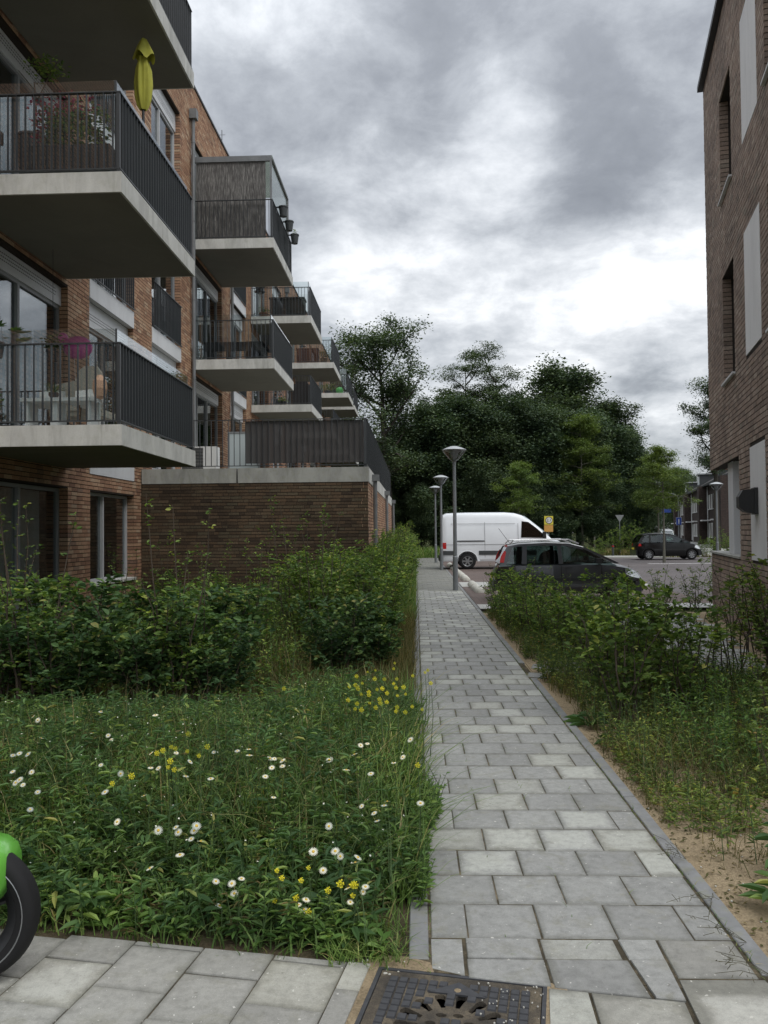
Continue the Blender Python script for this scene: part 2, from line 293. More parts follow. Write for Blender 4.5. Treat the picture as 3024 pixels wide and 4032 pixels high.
plain('sign_back', (0.22, 0.23, 0.23), 0.5, 0.3); plain('sign_black', (0.02, 0.02, 0.03), 0.5); plain('sign_ring', (0.10, 0.03, 0.03), 0.5); plain('roof_tile', (0.035, 0.03, 0.03), 0.85)
plain('curtain', (0.68, 0.71, 0.72), 0.9, var=0.15); plain('cast_iron', (0.060, 0.062, 0.068), 0.62, 0.1, 0.4, var=0.35, scale=40); plain('void_black', (0.004, 0.004, 0.004), 0.9, spec=0.1)
plain('antenna_black', (0.02, 0.02, 0.02), 0.6); plain('lamp_body', (0.42, 0.44, 0.45), 0.4, 0.2)
# reed screen, netting, glass
t = NT('reed_screen'); p = t.wpos(); a = t.noise(t.scalev(p, (70, 70, 4)), 1.0, 4, 0.7); b = t.noise(p, 2.5, 4, 0.6)
c = t.mix(1.0, t.ramp(a, [(0.3, (0.05, 0.048, 0.046)), (0.5, (0.13, 0.125, 0.12)), (0.68, (0.34, 0.33, 0.31))]), t.ramp(b, [(0.3, 0.75), (0.7, 1.1)]), 'MULTIPLY')
M['reed_screen'] = t.done(t.bsdf(c, 0.9, 0, 0.2, t.bump(a, 0.5, 0.01)))
def glass(name, tint, ior, alpha=1.0, rough=0.0):
    t = NT(name); f = t.node('ShaderNodeFresnel'); bf_ = t.node('ShaderNodeNewGeometry').outputs['Backfacing']
    t.l.new(t.math('ADD', t.math('MULTIPLY', bf_, 1.0 / ior - ior), ior), f.inputs['IOR'])
    tr = t.node('ShaderNodeBsdfTransparent'); t.set(tr.inputs[0], tint); gl = t.node('ShaderNodeBsdfGlossy'); gl.inputs['Roughness'].default_value = rough
    t.set(gl.inputs[0], (0.95, 0.97, 1.0)); mx = t.node('ShaderNodeMixShader'); t.l.new(f.outputs[0], mx.inputs[0]); t.l.new(tr.outputs[0], mx.inputs[1]); t.l.new(gl.outputs[0], mx.inputs[2])
    M[name] = t.done(mx.outputs[0])
glass('window_glass', (0.72, 0.76, 0.76), 2.3); glass('screen_glass', (0.84, 0.88, 0.88), 1.9); glass('side_glass', (0.84, 0.88, 0.88), 2.9); glass('car_glass', (0.45, 0.52, 0.50), 1.7); glass('lamp_glass', (0.66, 0.68, 0.68), 1.6, rough=0.1)
glass('old_glass', (0.62, 0.66, 0.60), 1.6, rough=0.15)
t = NT('netting'); tr = t.node('ShaderNodeBsdfTransparent'); b = t.bsdf((0.10, 0.094, 0.092), 0.9, 0, 0.2); mx = t.node('ShaderNodeMixShader'); mx.inputs[0].default_value = 0.80
t.l.new(tr.outputs[0], mx.inputs[1]); t.l.new(b, mx.inputs[2]); M['netting'] = t.done(mx.outputs[0])
t = NT('frosted'); p = t.wpos(); M['frosted'] = t.done(t.bsdf((0.50, 0.56, 0.57), 0.4, 0, 0.5))

# ------------------------------------------------------------------ object helpers
def link(name, data, parent=None, label=None, cat=None, group=None, kind=None, loc=None, rotz=None):
    o = bpy.data.objects.new(name, data); COL.objects.link(o)
    if parent is not None: o.parent = parent
    if loc is not None: o.location = loc
    if rotz is not None: o.rotation_euler = (0, 0, rotz)
    tag(o, label, cat, group, kind); return o
def tag(o, label=None, cat=None, group=None, kind=None):
    if label: o['label'] = label
    if cat: o['category'] = cat
    if group: o['group'] = group
    if kind: o['kind'] = kind
    return o
def thing(name, label, cat, loc=(0, 0, 0), rotz=0, group=None): return link(name, None, None, label, cat, group, None, loc, rotz)
def copy_tree(o, parent=None):
    c = o.copy(); COL.objects.link(c)
    if parent is not None: c.parent = parent
    for ch in list(o.children): copy_tree(ch, c)
    return c
def arr_mesh(name, V, faces, mat, smooth=False):
    """V (n,3); faces: list of (k,m) integer arrays"""
    me = bpy.data.meshes.new(name); V = np.asarray(V, dtype=np.float32)
    me.vertices.add(len(V)); me.vertices.foreach_set('co', V.ravel())
    faces = [np.asarray(f, dtype=np.int32) for f in faces if len(f)]
    nl = sum(f.size for f in faces); nf = sum(len(f) for f in faces)
    me.loops.add(nl); me.polygons.add(nf)
    me.loops.foreach_set('vertex_index', np.concatenate([f.ravel() for f in faces]))
    tot = np.concatenate([np.full(len(f), f.shape[1], dtype=np.int32) for f in faces])
    st = np.concatenate(([0], np.cumsum(tot)[:-1])).astype(np.int32)
    me.polygons.foreach_set('loop_start', st); me.polygons.foreach_set('loop_total', tot)
    me.polygons.foreach_set('use_smooth', np.full(nf, bool(smooth), dtype=bool))
    me.materials.append(mat if not isinstance(mat, str) else M[mat]); me.update(calc_edges=True); me.validate(); return me
CUBE = np.array([(-1, -1, -1), (1, -1, -1), (1, 1, -1), (-1, 1, -1), (-1, -1, 1), (1, -1, 1), (1, 1, 1), (-1, 1, 1)]) * 0.5
CF = np.array([(0, 3, 2, 1), (4, 5, 6, 7), (0, 1, 5, 4), (1, 2, 6, 5), (2, 3, 7, 6), (3, 0, 4, 7)])
class MB:
    def __init__(s): s.v = []; s.f = []; s.n = 0
    def add(s, V, F):
        s.v.append(np.asarray(V, float)); s.f += [tuple(int(i) + s.n for i in f) for f in F]; s.n += len(V); return s
    def box(s, a, b):           # min, max corners
        a = np.array(a, float); b = np.array(b, float); return s.add((a + b) / 2 + CUBE * (b - a), CF)
    def cbox(s, c, size, rz=0.0, rx=0.0, ry=0.0):
        V = CUBE * np.array(size)
        if rx: V = V @ np.array([[1, 0, 0], [0, cos(rx), sin(rx)], [0, -sin(rx), cos(rx)]])
        if ry: V = V @ np.array([[cos(ry), 0, -sin(ry)], [0, 1, 0], [sin(ry), 0, cos(ry)]])
        if rz: V = V @ np.array([[cos(rz), sin(rz), 0], [-sin(rz), cos(rz), 0], [0, 0, 1]])
        return s.add(V + np.array(c), CF)
    def tube(s, pts, rad, n=8, cap=True):
        pts = [np.array(p, float) for p in pts]; k = len(pts)
        if not hasattr(rad, '__len__'): rad = [rad] * k
        V = []; prev = None
        for i, p in enumerate(pts):
            d = pts[min(i + 1, k - 1)] - pts[max(i - 1, 0)]; d = d / (np.linalg.norm(d) + 1e-9)
            if prev is None:
                a = np.array([0, 0, 1.0]) if abs(d[2]) < 0.9 else np.array([1.0, 0, 0]); u = np.cross(d, a)
            else: u = prev - d * (prev @ d)
            u /= (np.linalg.norm(u) + 1e-9); w = np.cross(d, u); prev = u
            for j in range(n):
                t_ = 2 * pi * j / n; V.append(p + rad[i] * (cos(t_) * u + sin(t_) * w))
        F = [(i * n + j, i * n + (j + 1) % n, (i + 1) * n + (j + 1) % n, (i + 1) * n + j) for i in range(k - 1) for j in range(n)]
        if cap: F += [tuple(range(n))[::-1], tuple((k - 1) * n + j for j in range(n))]
        return s.add(V, F)
    def lathe(s, prof, c=(0, 0, 0), n=24, axis='z'):
        V = []; k = len(prof)
        for r_, z_ in prof:
            for j in range(n):
                a = 2 * pi * j / n; q = (r_ * cos(a), r_ * sin(a), z_)
                if axis == 'y': q = (q[0], q[2], q[1])
                if axis == 'x': q = (q[2], q[0], q[1])
                V.append(np.array(q) + np.array(c))
        F = [(i * n + j, i * n + (j + 1) % n, (i + 1) * n + (j + 1) % n, (i + 1) * n + j) for i in range(k - 1) for j in range(n)]
        return s.add(V, F)
    def prism(s, poly, z0, z1):
        n = len(poly); V = [(x, y, z0) for x, y in poly] + [(x, y, z1) for x, y in poly]
        F = [tuple(range(n))[::-1], tuple(range(n, 2 * n))] + [(i, (i + 1) % n, n + (i + 1) % n, n + i) for i in range(n)]
        return s.add(V, F)
    def sphere(s, c, r, n=12, m=8, sc=(1, 1, 1)):
        V = []
        for i in range(m + 1):
            t_ = pi * i / m
            for j in range(n):
                a = 2 * pi * j / n; V.append((c[0] + r * sc[0] * sin(t_) * cos(a), c[1] + r * sc[1] * sin(t_) * sin(a), c[2] + r * sc[2] * cos(t_)))
        F = [(i * n + j, (i + 1) * n + j, (i + 1) * n + (j + 1) % n, i * n + (j + 1) % n) for i in range(m) for j in range(n)]
        return s.add(V, F)
    def mesh(s, name, mat, smooth=False):
        V = np.concatenate(s.v); me = bpy.data.meshes.new(name); me.from_pydata([tuple(q) for q in V], [], s.f)
        me.materials.append(M[mat]); 
        if smooth:
            for p in me.polygons: p.use_smooth = True
        me.update(); return me
    def build(s, name, mat, parent=None, smooth=False, **k): return link(name, s.mesh(name, mat, smooth), parent, **k)
import bmesh
def fix_normals(me):
    b = bmesh.new(); b.from_mesh(me); bmesh.ops.remove_doubles(b, verts=b.verts, dist=1e-5); bmesh.ops.recalc_face_normals(b, faces=b.faces); b.to_mesh(me); b.free(); me.update()
def smooth_angle(me, deg=35):
    for p in me.polygons: p.use_smooth = True
    try: me.set_sharp_from_angle(angle=radians(deg))
    except Exception: pass
# ------------------------------------------------------------------ brickwork
def courses(u0, u1, z0, z1, ops, ch, bl, rng):
    out = []; nz = int(round((z1 - z0) / ch)); joint = 0.009
    for k in range(nz):
        za = z0 + k * ch + 0.0065; zb = z0 + (k + 1) * ch - 0.0065
        blocked = sorted([(a, b) for a, b, c, d in ops if c < zb - 0.01 and d > za + 0.01])
        segs = []; cur = u0
        for a, b in blocked:
            if a > cur: segs.append((cur, a))
            cur = max(cur, b)
        if cur < u1: segs.append((cur, u1))
        off = rng.uniform(0, bl) if k % 2 else rng.uniform(0, bl) * 0.3 + bl / 2
        for a, b in segs:
            x = a; first = a + (off % bl)
            while x < b - 0.02:
                nx = first if x == a and first - a > 0.05 else x + (bl if rng.random() > 0.18 else bl * 0.5)
                nx = min(nx, b)
                if b - nx < 0.05: nx = b
                out.append((x + (0.004 if x > a else 0), nx - (0.004 if nx < b else 0), za, zb, x == a or nx == b)); x = nx
    return out
def brick_frame(O, u, n, B, dep):
    """boxes (ua,ub,za,zb) on plane -> verts (N,8,3)"""
    O = np.array(O, float); u = np.array(u, float); n = np.array(n, float); Z = np.array([0, 0, 1.0])
    B = np.asarray(B, float); ua, ub, za, zb = B.T[:4]; f = dep[0]; bk = dep[1]
    def P(uu, zz, dd): return O + uu[:, None] * u + zz[:, None] * Z + dd[:, None] * n
    return np.stack([P(ua, za, f), P(ub, za, f), P(ub, zb, f), P(ua, zb, f), P(ua, za, bk), P(ub, za, bk), P(ub, zb, bk), P(ua, zb, bk)], 1)
def brick_part(name, O, u, n, B, mat, parent, **k):
    N = len(B); rng = np.random.default_rng(len(name) + N)
    f = rng.uniform(-0.0015, 0.0025, N); bk = np.array([-0.14 if b[4] else -0.02 for b in B])
    V = brick_frame(O, u, n, [b[:4] for b in B], (f, bk)).reshape(-1, 3)
    hand = np.cross(u, (0, 0, 1)) @ np.array(n) > 0
    q = np.array([(0, 1, 2, 3), (0, 3, 7, 4), (1, 5, 6, 2), (3, 2, 6, 7), (0, 4, 5, 1)])
    if not hand: q = q[:, ::-1]
    F = (np.arange(N)[:, None, None] * 8 + q[None]).reshape(-1, 4)
    return link(name, arr_mesh(name, V, [F], mat), parent, **k)
CAMP = np.array([0, 0, 1.62])
def brick_wall(parent, O, u, n, u0, u1, z0, z1, ops, ch, bl, mat, seed, n_single=300, vis=None, rng=None):
    """bricks nearest the viewer are single objects, the rest one joined part"""
    rng = rng or np.random.default_rng(seed); B = courses(u0, u1, z0, z1, ops, ch, bl, rng)
    O_ = np.array(O, float); u_ = np.array(u, float); n_ = np.array(n, float)
    def dist(b): return np.linalg.norm(O_ + u_ * (b[0] + b[1]) / 2 + np.array([0, 0, (b[2] + b[3]) / 2]) - CAMP)
    cand = [b for b in B if vis is None or vis(b)]
    cand.sort(key=dist); single = cand[:n_single]; ids = set(map(id, single)); rest = [b for b in B if id(b) not in ids]
    if rest: brick_part('brick_field', O, u, n, rest, mat, parent, kind='stuff')
    if single:
        full = bl - 0.008; h = ch - 0.013
        mes = {}
        for deep in (False, True):
            d = 0.14 if deep else 0.02
            V = [(x, y, z) for z in (-h / 2, h / 2) for x, y in ((-full / 2, 0), (full / 2, 0), (full / 2, d), (-full / 2, d))]
            me = bpy.data.meshes.new('brick'); me.from_pydata(V, [], [(0, 1, 5, 4), (1, 2, 6, 5), (3, 0, 4, 7), (4, 5, 6, 7), (3, 2, 1, 0)]); me.materials.append(M[mat]); mes[deep] = me
        # local x along wall, local y into the wall
        ang = math.atan2(-n_[0], n_[1]) + pi      # rotate +y to -n
        xd = np.array([cos(ang), sin(ang), 0])
        for b in single:
            o = link('brick', mes[bool(b[4])], parent)
            c = O_ + u_ * (b[0] + b[1]) / 2 + np.array([0, 0, (b[2] + b[3]) / 2]) + n_ * rng.uniform(-0.0015, 0.0025)
            o.location = c; o.rotation_euler = (rng.uniform(-.004, .004), 0, ang); o.scale = ((b[1] - b[0]) / full, 1, 1)
def mortar_cells(mb, O, u, n, u0, u1, z0, z1, ops, front=-0.007, back=-0.26, inset=0.004):
    O = np.array(O, float); u = np.array(u, float); n = np.array(n, float)
    op2 = [(a - inset, b + inset, c - inset, d + inset) for a, b, c, d in ops]
    us = sorted({u0, u1, *[min(max(x, u0), u1) for o in op2 for x in o[:2]]})
    for a, b in zip(us[:-1], us[1:]):
        if b - a < 1e-4: continue
        m = (a + b) / 2; bl = sorted([(c, d) for x, y, c, d in op2 if x < m < y]); cur = z0
        segs = []
        for c, d in bl:
            if c > cur: segs.append((cur, c))
            cur = max(cur, d)
        if cur < z1: segs.append((cur, z1))
        for c, d in segs:
            V = [O + u * uu + n * dd + np.array([0, 0, zz]) for zz in (c, d) for uu, dd in ((a, back), (b, back), (b, front), (a, front))]
            mb.add(V, CF)

# ------------------------------------------------------------------ ground and paved surfaces
MB().box((-150, -40, -0.30), (250, 420, -0.06)).build('ground', 'verge', kind='structure')
def sheet(name, poly, z0, z1, mat, **k):
    return MB().prism(poly, z0, z1).build(name, mat, kind='structure', **k)
# bare soil beds either side of the path
sheet('soil_bed', [(-5.6, 3.30), (-0.14, 3.06), (-0.04, 3.06), (-0.04, 49), (-0.9, 49), (-5.6, 49)], -0.058, -0.012, 'soil')
sheet('sand_bed', [(1.31, 2.45), (6.5, 2.45), (6.5, 16.2), (1.31, 16.2)], -0.058, -0.016, 'sand')
_c, _s = cos(radians(-10.5)), sin(radians(-10.5))
def mhc(a, b): return (0.095 + _c * a - _s * b, 2.712 + _s * a + _c * b)
H2 = 0.308; mTL, mTR, mBR, mBL = mhc(-H2, H2), mhc(H2, H2), mhc(H2, -H2), mhc(-H2, -H2)
sheet('sand_joint', [mTL, mBL, (mBL[0] - .055, mBL[1] + .01), (mTL[0] - .06, mTL[1] + .02), (-.15, 3.15), (-.045, 3.14), (.04, 3.10), mhc(-.10, H2)], -0.05, -0.003, 'sand')
sheet('sand_joint', [mTR, mhc(.1, H2), mhc(.1, H2 + .02), (.47, 2.97), (.52, 2.93), (.50, 2.3), (mBR[0], mBR[1])], -0.05, -0.003, 'sand')
sheet('parking_ground', [(1.32, 16.9), (60, 16.9), (60, 45.8), (20, 46.4), (12.5, 46.8), (9.5, 48.0), (1.32, 49)], -0.05, -0.004, 'parking_clinker')
sheet('parking_bay', [(1.33, 17.9), (6.6, 17.9), (6.6, 48.0), (1.33, 48.0)], -0.04, 0.0, 'bay_clinker')
sheet('paved_strip', [(1.33, 23.5), (6.8, 23.5), (6.8, 25.6), (1.33, 25.6)], -0.03, 0.005, 'sidewalk_far')
sheet('paved_strip', [(1.33, 16.9), (6.8, 16.9), (6.8, 17.9), (1.33, 17.9)], -0.03, 0.004, 'sidewalk_far')
sheet('far_footpath', [(9.0, 48.3), (40, 46.9), (40, 49.2), (9.0, 50.2)], -0.05, 0.006, 'sidewalk_far')
sheet('side_street', [(16, 49.2), (30, 49.2), (75, 230), (55, 230)], -0.05, 0.004, 'sidewalk_far')
sheet('bay_line', [(10.8, 38.25), (18, 38.1), (18, 38.22), (10.8, 38.37)], -0.02, 0.006, 'sign_white')
sheet('bay_line', [(9.2, 47.1), (12.4, 46.1), (12.4, 46.22), (9.2, 47.22)], -0.02, 0.010, 'stop_concrete')

# ---- the tiled footpath: 30 cm slabs in half bond
def tile_mesh(w, l, name='tile', mat='paving_tile', h=0.05, bev=0.004):
    x, y = w / 2, l / 2; xi, yi = x - bev, y - bev
    V = [(-x, -y, -h), (x, -y, -h), (x, y, -h), (-x, y, -h), (-x, -y, -bev), (x, -y, -bev), (x, y, -bev), (-x, y, -bev), (-xi, -yi, 0), (xi, -yi, 0), (xi, yi, 0), (-xi, yi, 0)]
    F = [(0, 1, 5, 4), (1, 2, 6, 5), (2, 3, 7, 6), (3, 0, 4, 7), (4, 5, 9, 8), (5, 6, 10, 9), (6, 7, 11, 10), (7, 4, 8, 11), (8, 9, 10, 11)]
    me = bpy.data.meshes.new(name); me.from_pydata(V, [], F); me.materials.append(M[mat]); return me
path = sheet('footpath', [(-0.03, 3.10), mhc(-.1, H2 + .005), mTR, (.56, 3.0), (1.29, 2.9), (1.29, 48.8), (-0.03, 48.8)], -0.05, -0.0042, 'joint_fill')
PX0, PIT, GAP = 0.045, 0.2970, 0.0045
tl_full = tile_mesh(PIT - GAP, PIT - GAP); tl_half = tile_mesh(PIT / 2 - GAP, PIT - GAP)
rest = []; cnt = 0
rng = np.random.default_rng(5)
row = 0; y = 3.285
while y < 48.6:
    yc = y + PIT / 2
    if row % 2 == 0: xs = [(PX0, .5)] + [(PX0 + PIT * (.5 + k), 1) for k in range(3)] + [(PX0 + PIT * 3.5, .5)]
    else: xs = [(PX0 + PIT * k, 1) for k in range(4)]
    for x0, w in xs:
        xc = x0 + PIT * w / 2 + rng.uniform(-.0015, .0015)
        if cnt < 285:
            o = link('tile', tl_full if w == 1 else tl_half, path); cnt += 1
            o.location = (xc, yc + rng.uniform(-.002, .002), rng.uniform(-.003, .002)); o.rotation_euler = (rng.uniform(-.006, .006), rng.uniform(-.006, .006), rng.uniform(-.006, .006))
        else: rest.append((xc, yc, PIT * w - GAP - .001, PIT - GAP - .001, rng.uniform(-.003, .0015)))
    y += PIT; row += 1
mb = MB()
for xc, yc, w, l, dz in rest: mb.box((xc - w / 2, yc - l / 2, -0.05), (xc + w / 2, yc + l / 2, dz))
mb.build('tile_field', 'paving_tile', path, kind='stuff')
# hand-cut pieces where the path meets the front pavement
def piece(parent, poly, mat='paving_tile', z=0.0, name='cut_tile'):
    P = np.array(poly, float); c = P.mean(0); Q = c + (P - c) * (1.008 - 0.004 / np.abs(P - c).max()); n = len(P)
    V = [(x - c[0], y - c[1], -0.05) for x, y in P] + [(x - c[0], y - c[1], -0.004) for x, y in P] + [(x - c[0], y - c[1], 0) for x, y in Q]
    F = [(i, (i + 1) % n, n + (i + 1) % n, n + i) for i in range(n)] + [(n + i, n + (i + 1) % n, 2 * n + (i + 1) % n, 2 * n + i) for i in range(n)] + [tuple(range(2 * n, 3 * n))]
    me = bpy.data.meshes.new(name); me.from_pydata(V, [], F); me.materials.append(M[mat]); return link(name, me, parent, loc=(c[0], c[1], z))
PCS = [[(.045, 3.06), (.165, 3.012), (.168, 3.278), (.045, 3.278)], [(.182, 3.133), (.465, 3.133), (.465, 3.278), (.182, 3.278)], [(.178, 3.0), (.468, 2.945), (.468, 3.126), (.178, 3.126)],
       [(.475, 3.133), (.765, 3.133), (.762, 3.278), (.475, 3.278)], [(.478, 2.938), (.80, 2.885), (.782, 3.126), (.478, 3.126)], [(.788, 3.133), (.922, 3.133), (.928, 3.278), (.782, 3.278)],
       [(.815, 2.882), (.912, 2.866), (.922, 3.126), (.792, 3.126)], [(.932, 3.012), (1.218, 3.012), (1.224, 3.278), (.938, 3.278)],
       [(.455, 2.93), (.588, 2.907), (.575, 2.62), (.415, 2.65)], [(.598, 2.905), (.905, 2.855), (.885, 2.57), (.585, 2.615)], [(.93, 2.995), (1.235, 3.0), (1.30, 2.50), (.905, 2.56)]]
for i, P_ in enumerate(PCS): piece(path, P_, 'paving_tile_warm' if i in (7, 9, 10) else 'paving_tile', z=rng.uniform(-.004, .003) + (0.004 if i == 7 else 0))
# kerb stones each side of the path
for side, x0, x1, ys in (('l', -0.040, 0.036, 3.12), ('r', 1.240, 1.312, 3.03)):
    y = ys; k = 0
    while y < 46:
        L = 0.995; 
        if not (side == 'r' and 9.2 < y + L / 2 < 10.3):
            if k < 24:
                o = link('kerb_stone', tile_mesh(x1 - x0, L - .008, 'kerb_stone', 'kerb_concrete', 0.06, 0.004), path, loc=((x0 + x1) / 2, y + L / 2, rng.uniform(-.001, .005))); o.rotation_euler = (rng.uniform(-.003, .003), 0, rng.uniform(-.004, .004))
        y += L; k += 1
mb = MB(); mb.box((-0.04, 27.2, -.05), (0.036, 48.6, -.002)); mb.box((1.240, 27.2, -.05), (1.312, 48.6, -.002)); mb.build('far_kerb', 'kerb_concrete', path)
# front pavement, laid askew
fp = sheet('front_pavement', [(-3.4, -2.5), (3.4, -2.5), (3.4, 2.35), (1.32, 2.45), (1.30, 2.98), (.55, 2.99), mTR, mBR, mBL, mTL, (-.17, 3.07), (-3.4, 3.55)], -0.055, -0.0075, 'joint_fill')
aF = radians(-9.6); uF = np.array([cos(aF), sin(aF)]); vF = np.array([-sin(aF), cos(aF)]); OF = np.array([-1.127, 3.205])
pf_full = tile_mesh(.283, .283, 'tile', 'paving_tile_warm'); pf_half = tile_mesh(.283, .138, 'tile', 'paving_tile_warm')
def poly_clip(poly, halfs):
    for (p, nrm) in halfs:   # keep side where (q-p).n <= 0
        out = []
        for i in range(len(poly)):
            a, b = poly[i], poly[(i + 1) % len(poly)]; da = (a - p) @ nrm; db = (b - p) @ nrm
            if da <= 0: out.append(a)
            if (da < 0 < db) or (db < 0 < da): out.append(a + (b - a) * (da / (da - db)))
        poly = out
        if len(poly) < 3: return []
    return poly
edgeP, edgeN = np.array([-0.14, 3.075]), np.array([0.155, 0.988])
for ci in range(-8, 12):
    for ri in range(-19, 3):
        c0 = OF + uF * (0.288 * ci) + vF * (0.288 * (ri - (0.5 if ci % 2 else 0)))
        q = [c0, c0 + uF * .283, c0 + uF * .283 + vF * .283, c0 + vF * .283]
        ctr = c0 + (uF + vF) * .14
        if ctr[0] < -3.3 or ctr[0] > 3.3 or ctr[1] < 1.0: continue
        right = ctr[0] > -0.20 and ctr[1] > 1.75
        # leave room for the manhole and the cut pieces of the path
        if -0.30 < ctr[0] < 0.56 and 2.28 < ctr[1]:
            q2 = poly_clip(q, [(np.array([-0.185, 3.075]), np.array([0.98, -0.17]))])
        elif ctr[0] >= 0.56 and ctr[1] > 2.36: continue
        elif ctr[0] >= 0.28 and ctr[1] > 2.40: continue
        else: q2 = q
        if not len(q2): continue
        q2 = poly_clip(q2, [(edgeP, edgeN)])
        if len(q2) < 3: continue
        ar = 0.5 * abs(sum(q2[i][0] * q2[(i + 1) % len(q2)][1] - q2[(i + 1) % len(q2)][0] * q2[i][1] for i in range(len(q2))))
        if ar < 0.006: continue
        if ar > 0.0795:
            o = link('tile', pf_full, fp, loc=(ctr[0], ctr[1], rng.uniform(-.003, .002))); o.rotation_euler = (rng.uniform(-.005, .005), rng.uniform(-.005, .005), aF + rng.uniform(-.006, .006))
        else: piece(fp, q2, 'paving_tile_warm', rng.uniform(-.003, .002))
# cross path of the same slabs towards the right-hand building
XP = [np.array(p) for p in [(1.33, 9.15), (4.0, 9.15), (5.30, 15.75), (3.55, 15.75), (2.75, 10.6), (1.33, 10.05)]]
xp = sheet('cross_path', [tuple(p) for p in XP], -0.05, -0.0085, 'sand')
aX = radians(-13); uX = np.array([cos(aX), sin(aX)]); vX = np.array([-sin(aX), cos(aX)]); nX = 0; mbx = MB()
hs = []
hull = [np.array(p) for p in [(1.33, 9.15), (4.0, 9.15), (5.30, 15.75), (3.55, 15.75)]]
for ci in range(-12, 22):
    for ri in range(-6, 32):
        c0 = np.array([2.0, 9.2]) + uX * (.2985 * (ci + (0.5 if ri % 2 else 0))) + vX * (.2985 * ri); ctr = c0 + (uX + vX) * .146
        ins = False; j = len(XP) - 1
        for i in range(len(XP)):
            if (XP[i][1] > ctr[1]) != (XP[j][1] > ctr[1]) and ctr[0] < (XP[j][0] - XP[i][0]) * (ctr[1] - XP[i][1]) / (XP[j][1] - XP[i][1]) + XP[i][0]: ins = not ins
            j = i
        if not ins: continue
        o = link('tile', pf_full if False else tl_full, xp, loc=(ctr[0], ctr[1], rng.uniform(-.003, .002))); o.rotation_euler = (rng.uniform(-.005, .005), rng.uniform(-.005, .005), aX); nX += 1

# ------------------------------------------------------------------ manhole cover
mh = thing('manhole_cover', 'square black cast manhole cover with studs and radial slots, between the front paving slabs', 'manhole cover', (0.095, 2.712, 0), radians(-10.5))
S = 0.58
pl = MB().box((-S / 2, -S / 2, -0.022), (S / 2, S / 2, -0.006))
cut = MB(); slots = []
for k in range(14):
    a = 2 * pi * k / 14 + 0.11; r0, r1 = 0.105, 0.185; slots.append((a, r0, r1))
    c, s_ = cos(a), sin(a); n_ = 8; pts = []
    for r_, w in ((r0, .008), (r0 + .03, .012), (r1 - .02, .019), (r1 - .006, .016), (r1, .006)): pts.append((r_, w))
    poly = [(c * r_ - s_ * w, s_ * r_ + c * w) for r_, w in pts] + [(c * r_ + s_ * w, s_ * r_ - c * w) for r_, w in reversed(pts)]
    cut.prism(poly[::-1], -0.08, 0.02)
for k in range(7):
    a = 2 * pi * k / 7 + 0.35; cut.prism([(0.066 * cos(a) + .019 * cos(t_), 0.066 * sin(a) + .012 * sin(t_)) for t_ in np.linspace(0, 2 * pi, 10)[:-1]], -0.08, 0.02)
plo = pl.build('plate', 'iron_dust', mh); cuo = cut.build('cutter', 'cast_iron', mh); fix_normals(plo.data); fix_normals(cuo.data)
md = plo.modifiers.new('b', 'BOOLEAN'); md.object = cuo; md.operation = 'DIFFERENCE'; md.solver = 'EXACT'
dg = bpy.context.evaluated_depsgraph_get(); me2 = bpy.data.meshes.new_from_object(plo.evaluated_get(dg)); print('PLATE faces', len(me2.polygons)); plo.modifiers.clear(); plo.data = me2; bpy.data.objects.remove(cuo)
st = MB(); G = 16; p_ = S / G
for i in range(1, G - 1):
    for j in range(1, G - 1):
        x = -S / 2 + p_ * (i + .5); y_ = -S / 2 + p_ * (j + .5); r_ = math.hypot(x, y_); a = math.atan2(y_, x)
        bad = any(abs((a - sa + pi) % (2 * pi) - pi) * r_ < .024 and r0 - .018 < r_ < r1 + .018 for sa, r0, r1 in slots) or .05 < r_ < .086
        if y_ > 0.205 - abs(x) * 0.75 + 0.02 and y_ < 0.26 - abs(x) * .75 and abs(x) < .1: bad = True
        if bad: continue
        w = p_ * .43; V = [(x - w, y_ - w, -.0065), (x + w, y_ - w, -.0065), (x + w, y_ + w, -.0065), (x - w, y_ + w, -.0065)] + [(x + dx * w * .86, y_ + dy * w * .86, .0) for dx, dy in ((-1, -1), (1, -1), (1, 1), (-1, 1))]
        st.add(V, CF)
st.build('studs', 'cast_iron', mh, kind='stuff')
lf = MB(); tri = [(-0.10, .178), (.10, .178), (0, .255)]
lf.prism(tri, -.007, -.0005); lf.build('lifting_key_plate', 'cast_iron', mh)
MB().lathe([(0.0, .001), (.010, .001), (.014, -.001)], (0, .203, 0), 14).build('rivet', 'sand', mh)
fr = MB()
for a, b in (((-S / 2 - .018, -S / 2 - .018), (S / 2 + .018, -S / 2 - .003)), ((-S / 2 - .018, S / 2 + .003), (S / 2 + .018, S / 2 + .018)), ((-S / 2 - .018, -S / 2 - .003), (-S / 2 - .003, S / 2 + .003)), ((S / 2 + .003, -S / 2 - .003), (S / 2 + .018, S / 2 + .003))):
    fr.box((a[0], a[1], -.06), (b[0], b[1], -.004))
fr.build('frame', 'cast_iron', mh)
MB().box((-S / 2, -S / 2, -.058), (S / 2, S / 2, -.054)).build('pit', 'void_black', mh)

